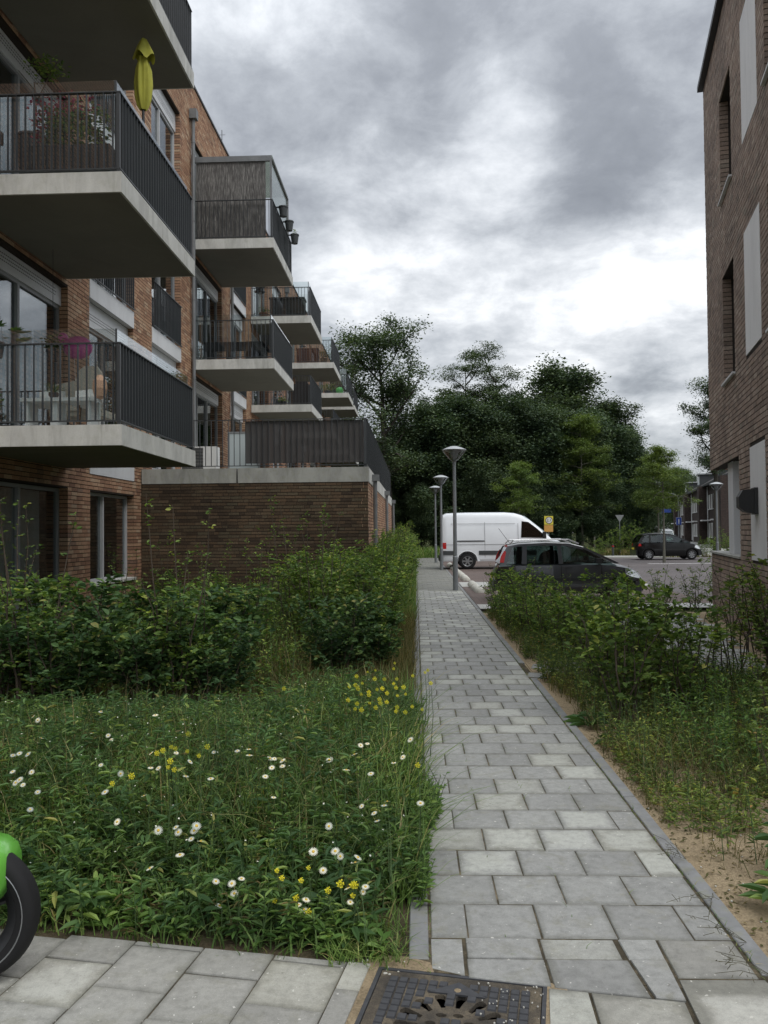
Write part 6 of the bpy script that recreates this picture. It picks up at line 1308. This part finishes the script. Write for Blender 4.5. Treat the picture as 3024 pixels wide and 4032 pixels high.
place(tA2, [(-4.3, 7.9, .8), (-3.4, 7.9, 1.2), (-2.7, 8.4, .7), (-2.05, 8.5, 1.12), (-.75, 9.1, .95), (-.45, 8.9, .8)], ['dark shrub in the second row behind the meadow, leftmost', 'dark shrub in the second row, second from the left', 'dark shrub in the second row, third from the left', 'dark shrub in the second row, right of the ground floor window', 'dark shrub where the long hedge begins', 'dark shrub just left of where the long hedge begins'], 'second row of dark shrubs', rs_, .9, 1.05)
place(tB, [(-3.95, 7.8, 1.3), (-3.35, 7.0, 1.1), (-2.1, 7.15, 1.05), (-2.0, 10.0, 1.0), (-2.9, 10.8, .9), (-1.6, 10.9, 1.15), (-3.8, 10.2, .85), (-2.2, 12.2, 1.0), (-3.2, 12.6, .9), (-4.3, 11.8, .9), (-1.2, 9.9, 1.1), (-1.5, 12.6, 1.15), (-3.5, 14.3, .85), (-2.4, 14.6, .9), (-4.4, 14.2, .85)],
      ['light green shrub with long bare sprigs in front of the brick walls'], 'light sprigged shrubs in front of the brick walls', rs_, .9, 1.1)
hs_ = []
y = 9.9
while y < 47: hs_.append((-.62 + .05 * sin(y * 3), y, 1.0 + .20 * min(1, (y - 9.9) / 12))); y += .52 + (y - 9) * .012
hs_ = hs_[::-1][::-1]
place(tH, hs_[0::2], ['leafy hedge plant in the long hedge left of the footpath'], 'plants of the long hedge left of the footpath', rs_, .95, 1.08)
place(tH2, hs_[1::2], ['leafy hedge plant in the long hedge left of the footpath'], 'plants of the long hedge left of the footpath', rs_, .95, 1.1)
hs2 = [(-1.15, yy, 1.1) for yy in np.arange(10.8, 16, .9)] + [(-.3, yy, .85) for yy in (20, 24, 28, 33)]
place(tH, hs2, ['leafy plant in the back row of the long hedge beside the podium wall'], 'back row of the long hedge', rs_, .9, 1.15)
r1 = [(1.60, 15.7, .80), (1.55, 14.9, .86), (2.0, 15.2, .82), (1.62, 14.1, .92), (2.3, 14.6, .72), (1.65, 13.3, .95), (2.1, 13.8, .86), (1.68, 12.5, .98), (2.3, 13.0, .76), (1.72, 11.8, .96), (2.3, 12.2, .72), (2.9, 13.9, .5), (1.8, 11.1, .92), (2.4, 11.5, .70), (2.8, 12.9, .55), (2.9, 15.0, .55)]
place(tR2, r1, ['leafy shrub in the hedge clump in front of the grey hatchback'], 'shrubs of the hedge clump in front of the grey hatchback', rs_, .88, 1.08)
r2 = [(1.85, 8.4, 1.05), (2.3, 8.6, .95), (1.72, 6.95, 1.0), (1.98, 7.6, 1.06), (1.95, 10.5, .88), (2.35, 10.7, .72), (2.25, 7.1, .90), (2.5, 7.9, .82)]
place(tR, r2, ['olive green shrub nearest the path at the corner of the cross path', 'olive green shrub with reddish stems beside the cross path', 'low front shrub of the right-hand bed', 'dense middle shrub of the right-hand bed', 'olive shrub beyond the cross path, left of two', 'olive shrub beyond the cross path, right of two', 'olive shrub at the right end of the front clump', 'thin olive shrub in front of the clump at right'], 'olive shrubs in the right-hand bed', rs_, .95, 1.08)
r3 = [(2.95, 8.6, .85), (3.35, 8.75, .95), (3.62, 8.8, 1.15), (3.78, 8.6, 1.2), (3.85, 8.1, 1.1), (3.55, 9.2, 1.1), (3.9, 7.5, 1.1), (4.0, 9.0, 1.1), (4.25, 10.0, 1.0), (4.5, 11.0), (4.75, 12.4), (3.5, 6.9, .8), (2.0, 4.62, .58), (2.3, 4.9, .68), (2.7, 6.3, .7), (3.1, 6.8, .85), (2.5, 5.6, .58), (2.9, 5.4, .66), (3.3, 6.1, .8)]
place(tS, r3, ['thin open shrub before the light paving, leftmost of the sparse row', 'thin open shrub with bare stems before the light paving, second of the sparse row', 'tall thin shrub near the brick building, third of the sparse row', 'tall thin shrub near the brick building, fourth of the sparse row', 'sparse shrub at the right edge in front of the brick wall', 'sparse shrub behind the tall thin one at the light paving', 'lower sparse shrub at the right edge of the photograph', 'sparse shrub against the foot of the brick wall, nearest', 'sparse shrub against the foot of the brick wall, second', 'sparse shrub against the foot of the brick wall, third', 'sparse shrub against the foot of the brick wall, farthest', 'small dark sapling in the grass at right', 'small leafy sapling on the sand at the right edge, nearest', 'small leafy sapling on the sand at the right edge, behind the nearest', 'thin shrub standing in the grass of the right-hand bed, leftmost', 'thin shrub standing in the grass of the right-hand bed, farthest back', 'low thin shrub in the grass of the right-hand bed, nearest the path', 'thin shrub in the grass of the right-hand bed, nearest the right edge', 'thin shrub in the grass of the right-hand bed at the right edge, behind the sapling'], 'thin shrubs between the light paving and the brick building', rs_, .95, 1.1)
place(tR2, [(3.75, 8.65, 1.15), (4.2, 16.4, .85), (4.9, 16.5, .8), (5.6, 16.6, .9), (3.7, 16.3, .8), (6.2, 16.8, 1.0)], ['dense leafy shrub between the light paving and the brick building', 'low green shrub at the far edge of the light paving, second of the row', 'low green shrub at the far edge of the light paving, third of the row', 'low green shrub at the far edge of the light paving, fourth of the row', 'low green shrub at the far edge of the light paving, leftmost of the row', 'green shrub at the corner of the brick building'], 'low shrubs along the car park edge', rs_, .9, 1.05)
place(tH2, [(11.2, 49.5, .9), (13.3, 50.2, 1.5), (12.5, 50.8, 1.3), (14.0, 49.0, 1.0), (17.2, 47.6, .9), (18.1, 47.9, 1.05), (16.5, 47.2, .75), (19.2, 48.2, 1.1)], ['bush at the grass edge left of the bollard', 'bush around the post of the give way sign', 'bush between the bollard and the give way sign', 'bush just behind the tail of the black car', 'light green bush right of the black car, second of four', 'light green bush right of the black car, third of four', 'light green bush right of the black car, leftmost of four', 'light green bush right of the black car, rightmost of four'], 'bushes around the far end of the car park', rs_, 1, 1.1)

# single weeds in the foreground at right
def big_weed(label, loc, seed, n, L, W, h, mat='leaf_herb'):
    rng = np.random.default_rng(seed); t_ = thing('weed', label, 'weed', loc, 0); tt_ = rng.uniform(.15, 1, n); az = np.arange(n) * 2.4 + rng.normal(0, .2, n)
    Pp = np.stack([.02 * np.cos(az), .02 * np.sin(az), h * tt_], 1); D = np.stack([np.cos(az), np.sin(az), rng.uniform(.1, .7, n)], 1); Ls = L * rng.uniform(.7, 1.1, n) * (1.15 - .4 * tt_); V, F = leafquads(Pp, D, np.tile([0, 0, 1.], (n, 1)) + rng.normal(0, .15, (n, 3)), Ls, Ls * W / L, .25, .35)
    link('leaves', arr_mesh('leaves', V, [F], mat), t_); MB().tube([(0, 0, 0), (.01, 0, h)], [.006, .003], 6).build('stem', 'stem_green', t_); return t_
big_weed('large-leaved dark green weed on the sand at the lower right edge', (1.54, 3.58, -.015), 3, 20, .14, .05, .16, 'leaf_dark'); big_weed('large-leaved weed behind the first one at the lower right edge', (1.70, 3.92, -.015), 4, 18, .13, .045, .26, 'leaf_dark')
big_weed('small weed with pointed leaves at the right kerb, near the lower right corner', (1.50, 3.40, -.015), 5, 12, .09, .03, .12); big_weed('broad-leaved dock plant leaning over the right kerb halfway up the path', (1.42, 6.85, -.015), 6, 14, .20, .085, .09, 'leaf_dark')
big_weed('broad-leaved dock plant beside the right kerb below the front shrubs', (1.48, 6.3, -.015), 7, 10, .13, .06, .06, 'leaf_dark'); big_weed('broad-leaved weed in the meadow strip beside the left kerb', (-.18, 3.75, -.015), 8, 13, .13, .07, .2)
big_weed('round-leaved mallow plant near the front edge of the meadow', (-.50, 3.35, -.015), 9, 14, .10, .07, .13, 'leaf_dark')
for k, (x, y, a0) in enumerate(((1.30, 4.05, 2.6), (1.27, 3.62, 3.6), (1.27, 3.25, 2.9), (1.28, 2.98, 3.3))):
    t_ = thing('dry_weed', ['wiry dry weed lying over the right kerb, farthest of four', 'wiry dry weed lying over the right kerb, second of four', 'wiry dry weed with seed heads on the right kerb', 'wiry dry weed over the right kerb, nearest of four'][k], 'weed', (x, y, .01)); m = MB()
    for j in range(4):
        aa = a0 + rv.normal(0, .5); l_ = rv.uniform(.08, .24); e = np.array([cos(aa) * l_, sin(aa) * l_, rv.uniform(.01, .07)]); m.tube([(0, 0, 0), e * .6 + [0, 0, .02], e], .0012, 3)
        for q in range(4): b_ = e * rv.uniform(.4, 1); m.tube([b_, b_ + rv.normal(0, .018, 3) + [0, 0, .01]], .0014, 3)
    m.build('stems', 'twig', t_)

# ------------------------------------------------------------------ flowers
DAISY = [(-2.5,5.23,0.42),(-2.36,5.0,0.45),(-2.02,5.15,0.47),(-1.62,5.0,0.48),(-1.98,4.92,0.39),(-2.17,4.64,0.43),(-1.74,4.54,0.47),(-1.81,4.77,0.39),(-2.12,4.28,0.44),(-2.21,4.39,0.4),(-2.03,4.19,0.46),(-1.94,3.85,0.47),(-1.91,3.98,0.43),(-1.99,4.02,0.38),(-1.97,3.94,0.39),(-1.87,3.81,0.42),(-1.69,3.58,0.46),(-1.46,3.77,0.4),(-1.43,3.89,0.45),(-1.35,4.09,0.42),(-1.32,4.12,0.41),(-1.4,4.25,0.45),(-1.11,4.42,0.41),(-1.13,3.95,0.42),(-1.14,4.06,0.46),(-1.29,4.33,0.43),(-1.57,4.0,0.46),(-0.99,3.88,0.43),(-1.26,3.72,0.4),(-1.7,3.53,0.4),(-1.28,3.44,0.38),(-1.09,3.4,0.36),(-1.01,3.38,0.38),(-1.0,3.38,0.36),(-0.92,3.37,0.39),(-0.93,3.37,0.37),(-0.9,3.36,0.33),(-0.94,3.36,0.34),(-1.12,3.38,0.21),(-0.99,3.37,0.27),(-0.83,3.33,0.18),(-0.97,4.37,0.43),(-0.88,4.25,0.44),(-0.9,4.33,0.45),(-0.78,4.3,0.41),(-0.73,4.15,0.45),(-0.69,4.15,0.44),(-0.71,3.96,0.46),(-0.68,4.09,0.43),(-1.03,4.04,0.38),(-0.64,3.61,0.43),(-0.44,4.06,0.47),(-0.33,4.27,0.44),(-0.31,4.45,0.44),(-0.28,4.56,0.42),(-0.04,4.65,0.42),(-0.12,4.08,0.45),(-0.08,4.4,0.39),(-0.34,3.89,0.47),(-0.22,3.83,0.47),(-0.14,3.36,0.48),(-0.19,3.53,0.39),(-0.25,3.62,0.39),(-0.13,3.44,0.47),(0.01,3.57,0.42),(-0.17,3.38,0.41),(-0.36,3.29,0.42),(-0.42,3.26,0.33),(-0.33,3.24,0.34),(-0.31,3.24,0.32),(-0.24,3.23,0.32),(-0.25,3.23,0.3),(-0.38,3.25,0.26),(-0.76,3.31,0.18),(-0.72,3.31,0.2),(-0.74,3.95,0.42),(-0.75,3.31,0.14),(-0.81,3.31,0.09),(-0.45,3.26,0.14),(-0.48,3.26,0.12),(-0.46,3.26,0.1),(-0.28,3.23,0.2),(-0.21,3.22,0.21),(-0.22,3.22,0.19),(-0.27,3.22,0.15)]
YELLOW = [(-1.31,4.63,0.47),(-1.06,4.09,0.54),(-1.02,3.78,0.58),(-1.35,4.19,0.48),(-1.3,4.13,0.51),(-1.22,4.01,0.56),(-1.19,3.98,0.56),(-1.16,4.08,0.52),(-1.14,3.7,0.55),(-1.1,3.66,0.55),(-1.32,3.73,0.5),(-1.32,3.49,0.54),(-1.17,3.83,0.54),(0.0,3.74,0.55),(-0.57,3.28,0.26),(-0.55,3.28,0.23),(-0.47,3.26,0.23),(-0.44,3.26,0.28),(-0.31,3.23,0.23),(-0.25,3.22,0.23),(-0.41,6.78,0.45),(-0.31,6.1,0.58),(-0.17,6.3,0.6),(-0.19,6.7,0.49),(-0.47,6.35,0.49),(-0.41,6.12,0.48),(-0.47,5.67,0.54),(-0.44,5.83,0.52),(-0.3,5.8,0.57),(-0.25,6.28,0.48),(-0.39,5.39,0.58),(-0.15,6.07,0.52),(-0.16,5.62,0.57),(-0.09,5.49,0.57),(-0.26,5.31,0.59),(-0.33,5.58,0.52),(-0.2,5.44,0.54),(-0.13,5.41,0.53),(-0.08,5.71,0.48),(-0.32,5.43,0.53),(-0.23,5.0,0.59),(-0.22,4.89,0.59),(-0.4,5.85,0.45),(-0.19,5.11,0.55),(-0.39,5.3,0.5),(-0.47,5.56,0.47),(-0.27,5.32,0.47),(-0.12,4.87,0.57),(-0.36,4.73,0.59),(-0.34,4.98,0.53),(-0.13,5.03,0.51),(-0.24,5.65,0.53),(-0.14,5.47,0.57),(-0.07,4.78,0.56),(-0.32,5.51,0.46),(0.09,6.68,0.48),(0.06,6.0,0.58),(0.1,5.9,0.52),(-0.03,4.98,0.55),(-0.03,5.92,0.57),(0.03,4.9,0.55),(-0.9,5.5,0.56),(-0.58,3.28,0.14),(-0.44,3.25,0.11),(-0.36,3.24,0.2),(-0.49,3.26,0.16),(-0.26,3.22,0.19),(-0.26,3.22,0.23)]

def daisy_tpl():
    t_ = thing('daisy', 'x', 'daisy'); n_ = 17; a_ = np.arange(n_) * 2 * pi / n_; D = np.stack([np.cos(a_), np.sin(a_), np.full(n_, .12)], 1)
    V, F = leafquads(np.stack([.004 * np.cos(a_), .004 * np.sin(a_), np.zeros(n_)], 1), D, np.tile([0, 0, 1.], (n_, 1)), .0185, .0048, .08, .15); link('petals', arr_mesh('petals', V, [F], 'petal_white'), t_)
    MB().sphere((0, 0, .001), .0068, 8, 5, (1, 1, .6)).build('centre', 'flower_eye', t_); return t_
dt = daisy_tpl(); dms = {}
for i, (x, y, z) in enumerate(DAISY):
    o = dt if i == 0 else copy_tree(dt); o.location = (x, y, z + .015); s = rv.uniform(.6, .98); o.scale = (s, s, s); o.rotation_euler = (rv.normal(.35, .35), rv.normal(0, .3), 0)
    front = y < 3.5; o['label'] = 'white daisy with yellow centre near the front edge of the meadow strip' if front else ('white daisy with yellow centre in the middle of the meadow strip' if y < 4.6 else 'white daisy with yellow centre at the back of the meadow strip by the dark shrubs')
    o['group'] = 'daisies near the front edge' if front else ('daisies in the middle of the meadow' if y < 4.6 else 'daisies at the back of the meadow')
    k = round(z, 1)
    if k not in dms: dms[k] = MB().tube([(0, 0, -.002), (.006, .004, -k * .5), (-.01, 0, -k - .02)], [.0011, .0014, .002], 4).mesh('stem', 'stem_green')
    link('stem', dms[k], o)
for o in list(bpy.data.objects):
    if o.name.startswith('daisy') and o.parent is None and 'label' in o.keys() and o['label'] == 'x': print('unlabelled daisy', o.name)
yt = thing('mustard_flower', 'x', 'yellow flower'); n_ = 70; rq = np.random.default_rng(9); q_ = rq.normal(0, 1, (n_, 3)); q_ /= np.linalg.norm(q_, axis=1, keepdims=True); q_[:, 2] = q_[:, 2] * .9 + .1
V, F = diamond(q_ * np.array([.013, .013, .013]) * rq.uniform(.5, 1.1, (n_, 1)), q_ + rq.normal(0, .8, (n_, 3)), rnorm(rq, n_, 1.0), .0075, .007, .1); link('petals', arr_mesh('petals', V, [F], 'petal_yellow'), yt)
yms = {}
for i, (x, y, z) in enumerate(YELLOW):
    o = yt if i == 0 else copy_tree(yt); o.location = (x, y, z); s = rv.uniform(.6, 1.05); o.scale = (s, s, s)
    kb = y > 4.9; o['label'] = 'small yellow mustard flower head in the tall clump beside the path, before the dark shrub' if kb else ('yellow mustard flower head among the daisies near the front edge of the meadow' if y < 3.5 else 'yellow mustard flower head in the middle of the meadow strip')
    o['group'] = 'mustard flowers in the tall clump' if kb else ('mustard flowers near the front edge' if y < 3.5 else 'mustard flowers in mid meadow'); k = round(z, 1)
    if k not in yms: yms[k] = MB().tube([(0, 0, 0), (.015, .01, -k * .45), (-.01, 0, -k - .02)], [.0013, .0018, .003], 4).tube([(.008, .005, -k * .25), (.05, .01, -k * .12)], .0011, 3).mesh('stem', 'stem_green')
    link('stem', yms[k], o)
# tiny white and cream flecks of seed heads
P = scatter(rv, 420, -3.3, -.05, 3.4, 6.8, mk); P[:, 2] = mH(P, .44) * rv.uniform(.75, 1.08, len(P)); V, F = diamond(P, rdir(rv, len(P), .4), rnorm(rv, len(P)), .012, .009)
link('tiny_flowers', arr_mesh('tiny_flowers', V, [F], 'petal_white'), None, 'tiny white flowers sprinkled through the meadow strip', 'wild flowers', None, 'stuff')
P = scatter(rv, 700, -2.6, -.15, 3.9, 6.2, mk); P[:, 2] = 0; grass('seed_grass', 'taller pale grass stalks with drooping heads over the meadow', rv, P, .42, .66, .45, .0035, 'grass_dry')

# ------------------------------------------------------------------ trees
def tree_tpl(name, seed, H, cb, R, style, nlimb, L, W, mat, trunk_r, bark='bark', leaves_per=110, crad=.8, fork=0, lean=(0, 0), zs=.6, nsub=4):
    rng = np.random.default_rng(seed); t_ = thing(name, 'x', 'tree'); st = MB(); C = []
    tp = [np.array([lean[0] * t + rng.normal(0, .02) * H * t * .3, lean[1] * t + rng.normal(0, .02) * H * t * .2, H * .93 * t]) for t in np.linspace(0, 1, 9)]
    tr_ = [trunk_r * (1.25 if t == 0 else 1) * max(.10, (1 - t) ** .8) for t in np.linspace(0, 1, 9)]; st.tube(tp, tr_, 9, True)
    tp = np.array(tp)
    def on(t): f = t * 8; i = min(int(f), 7); return tp[i] + (tp[i + 1] - tp[i]) * (f - i)
    for k in range(nlimb):
        t = (cb + (H * .90 - cb) * ((k + .5) / nlimb)) / (H * .93); t = min(t, .99); p = on(t); a = k * 2.4 + rng.uniform(-.5, .5); hh = (p[2] - cb) / (H - cb)
        if style == 'oak': l_ = R * (1.05 - .75 * hh ** 1.5) * rng.uniform(.65, 1.15); up = rng.uniform(.25, .8)
        elif style == 'flat': l_ = R * (.55 + .5 * hh) * rng.uniform(.6, 1.1); up = rng.uniform(.25, .6)
        elif style == 'dense': l_ = R * math.sqrt(max(.08, 1 - (hh * 1.02) ** 2.2)) * rng.uniform(.75, 1.1); up = rng.uniform(.1, .6)
        else: l_ = R * (1.0 - .85 * hh) * (.65 + .35 * min(1, hh * 5)) * rng.uniform(.8, 1.15); up = rng.uniform(.15, .45)
        d = np.array([cos(a), sin(a), up]); d /= np.linalg.norm(d); pts = [p]; dd = d.copy()
        for s in range(5):
            dd = dd + rng.normal(0, .22 if style in ('oak', 'flat') else .1, 3) + np.array([0, 0, .06 if style != 'young' else -.05]); dd /= np.linalg.norm(dd); pts.append(pts[-1] + dd * l_ / 5)
        r0 = max(.015, trunk_r * .42 * (1 - .6 * hh)); st.tube(pts, list(np.linspace(r0, r0 * .2, 6)), 5, False)
        C.append(pts[-1]); C.append(pts[3] + rng.normal(0, .2, 3))
        for s in range(nsub):
            i = rng.integers(1, 5); q = pts[i]; d2 = rdir(rng, 1, .25)[0] * .8 + dd * .6; d2 /= np.linalg.norm(d2); l2 = l_ * rng.uniform(.25, .55); mid = q + d2 * l2 * .5 + rng.normal(0, .06, 3) * l2; e = q + d2 * l2 + [0, 0, .1 * l2]
            st.tube([q, mid, e], [r0 * .35, r0 * .22, r0 * .08], 4, False); C.append(e); 
            if style in ('oak', 'dense', 'young'): C.append(mid)
    C = np.array(C); C = C[C[:, 2] > cb * .7]; n = len(C) * leaves_per; ci = rng.integers(0, len(C), n); sz = rng.uniform(.55, 1.25, len(C))[ci][:, None]
    q = rng.normal(0, .5, (n, 3)); q /= np.maximum(1, np.linalg.norm(q, axis=1, keepdims=True) * .8); q *= np.array([crad, crad, crad * zs]) * sz; Pp = C[ci] + q
    N_ = rnorm(rng, n, .6 if style != 'young' else .4); V, F = diamond(Pp, rdir(rng, n, -.1 if style != 'young' else -.25), N_, L * rng.uniform(.6, 1.3, n), W * rng.uniform(.7, 1.2, n))
    link('crown', arr_mesh('crown', V, [F], mat), t_); st.build('trunk', bark, t_); return t_
def put(t_, x, y, s, label, rz=None, group=None, sz=None):
    o = t_ if t_['label'] == 'x' else copy_tree(t_); o.location = (x, y, -.05); o.scale = (s, s, sz or s); o.rotation_euler = (0, 0, RNG.uniform(0, 6.28) if rz is None else rz); o['label'] = label
    if group: o['group'] = group
    elif 'group' in o.keys(): del o['group']
    return o
oak = tree_tpl('oak_tree', 41, 17.0, 5.5, 5.4, 'oak', 18, .19, .13, 'crown_oak', .34, leaves_per=135, crad=1.0, lean=(-1.0, .3), zs=.7, nsub=5)
oak2 = tree_tpl('oak_tree', 52, 16.0, 6.5, 4.2, 'oak', 13, .19, .13, 'crown_oak', .3, leaves_per=150, crad=.95, nsub=4)
loc_ = tree_tpl('locust_tree', 43, 15.6, 9.6, 4.2, 'flat', 9, .17, .09, 'crown_oak', .26, leaves_per=190, crad=.95, zs=.35, nsub=5)
den = tree_tpl('broadleaf_tree', 44, 13.0, .8, 4.3, 'dense', 30, .24, .16, 'crown_forest', .25, leaves_per=130, crad=1.15, zs=.75, nsub=5)
den2 = tree_tpl('broadleaf_tree', 45, 13.0, 1.5, 4.0, 'dense', 28, .22, .14, 'crown_oak', .25, leaves_per=130, crad=1.0, zs=.65, nsub=5)
you = tree_tpl('young_tree', 46, 11.0, 2.6, 3.4, 'young', 30, .20, .06, 'crown_young', .11, 'bark_young', 70, .55, zs=.42, nsub=4)
you2 = tree_tpl('young_tree', 47, 6.8, 2.7, 2.0, 'young', 20, .15, .05, 'crown_young', .07, 'bark_young', 60, .42, zs=.45, nsub=4)
put(oak, -1.6, 58, 1.0, 'tall open-crowned oak with forked trunk rising behind the podium building', 0.0)
put(oak2, -7.0, 63, 1.0, 'oak crown at far left just beyond the end of the balconies')
put(oak, 1.6, 66, .72, 'smaller oak whose crown joins the tall oak on its right side', 2.0)
put(loc_, 4.2, 65, 1.0, 'flat-topped airy locust tree standing above the wood, left of the two', 0.5); put(loc_, 6.6, 66, .985, 'flat-topped airy locust tree standing above the wood, right of the two', 3.6)
put(den2, 13.2, 71, 1.27, 'highest dark tree of the wood, peak right of centre', .4); put(den2, 10.2, 69, 1.0, 'dark tree left of the highest peak of the wood', 2.4); put(den2, 16.4, 72, 1.02, 'dark tree forming the right shoulder of the highest peak', 4.1); put(den2, 18.6, 75, .86, 'dark tree at the right end of the wood above the black car', 1.1)
gf = 'trees of the dark wood behind the car park'; lf_ = 'dark broadleaf tree in the dense wood behind the car park'
sp_f = [(-11, 60, .95), (-8, 58.5, .85), (-5.2, 61.5, .70), (-.2, 62, .80), (1.6, 61, .86), (3.6, 62, .90), (5.6, 61.5, .88), (7.6, 63, .88), (9.4, 62.5, .84), (11.8, 65, .90), (14.6, 66, .88), (17.2, 67, .72), (2.6, 68, .95), (7.4, 69, .95), (-1.5, 70, .8), (-3.6, 67, .62), (5, 75, .95), (11.5, 77, 1.1), (15.5, 78, 1.0), (19.5, 79, .78), (22, 84, .8), (24, 92, .75)]
for i, (x, y, s) in enumerate(sp_f): put(den if i % 3 else den2, x, y, s * RNG.uniform(.96, 1.04), lf_, None, gf)
for i, (x, y, s) in enumerate([(-9, 56.5, .32), (-6.5, 57, .30), (-4.3, 57.5, .26), (-2.0, 59.5, .30), (.4, 58.6, .34), (2.4, 59.2, .36), (4.4, 58.6, .38), (6.4, 59.5, .38), (8.6, 60.2, .38), (10.6, 61, .36), (13.4, 62, .42), (15.4, 63.5, .40), (17.4, 65, .40), (18.4, 66, .36)]):
    put(den, x, y, s, 'low dark understorey tree at the foot of the wood', None, 'understorey trees at the foot of the wood', sz=s * 1.1)
put(you, 12.5, 61.5, 1.02, 'tall light green young tree with thin straight trunk right of the van', 1.2); put(you2, 6.95, 55.0, 1.0, 'light green young tree just behind the white van roof', .5); put(you2, 11.9, 39.5, .90, 'thin young tree standing in front of the black car', 2.2); put(you2, 18.0, 61, 1.15, 'light green young tree above the black car, in front of the houses', 3.2)
put(oak2, 21.9, 60, .80, 'dark oak crown beside the top left edge of the brick building', 1.9); put(den, 43, 88, .78, 'dark tree behind the houses at the right', None); put(den2, 46, 98, .9, 'dark tree over the roofs, hidden partly by the brick building', None); put(den, 48, 112, 1.0, 'far dark tree behind the middle of the terraced houses', None)
gg = 'far trees closing the side street'
for i, (x, y, s) in enumerate([(24, 110, .9), (28, 130, .95), (32, 150, 1.0), (38, 175, 1.1), (45, 200, 1.2), (52, 215, 1.2), (60, 225, 1.2), (27, 118, .8), (35, 165, 1.0), (20, 100, .85), (66, 232, 1.2), (50, 158, 1.0), (57, 178, 1.1), (63, 196, 1.2), (45.5, 143, .9), (70, 215, 1.2)]): put(den if i % 2 else den2, x, y, s, 'far dark tree closing the view along the side street', None, gg)
for o in bpy.data.objects:
    if 'used' in o.keys(): del o['used']
    if o.parent is None and 'label' in o.keys():
        L_, (x, y) = o['label'], o.location[:2]
        if L_ == 'leafy hedge plant in the long hedge left of the footpath':
            o['label'] = 'leafy hedge plant in the near end of the long hedge, before the podium corner' if y < 16 else ('leafy hedge plant in the long hedge beside the podium side wall' if y < 30 else 'leafy hedge plant at the far end of the long hedge, past the rain pipes')
        elif L_ == 'dark broadleaf tree in the dense wood behind the car park':
            o['label'] = 'dark broadleaf tree of the wood left of the street lamps' if x < 0 else ('dark broadleaf tree of the wood above the white van' if x < 8 else 'dark broadleaf tree of the wood between the yellow sign and the black car')
        elif L_ == 'low dark understorey tree at the foot of the wood':
            o['label'] = 'low dark understorey tree at the end of the footpath' if x < 1.5 else ('low dark understorey tree behind the white van' if x < 8 else 'low dark understorey tree behind the give way sign and black car')
        elif L_ == 'leafy shrub in the hedge clump in front of the grey hatchback':
            o['label'] = 'leafy shrub of the hedge clump along the right kerb, before the grey hatchback' if x < 2.05 else 'lower leafy shrub on the car side of the hedge clump, before the grey hatchback'
        elif L_ == 'light green shrub with long bare sprigs in front of the brick walls':
            o['label'] = 'light green sprigged shrub in front of the terrace doors and ground floor window' if x < -2.7 else 'light green sprigged shrub in front of the podium wall'
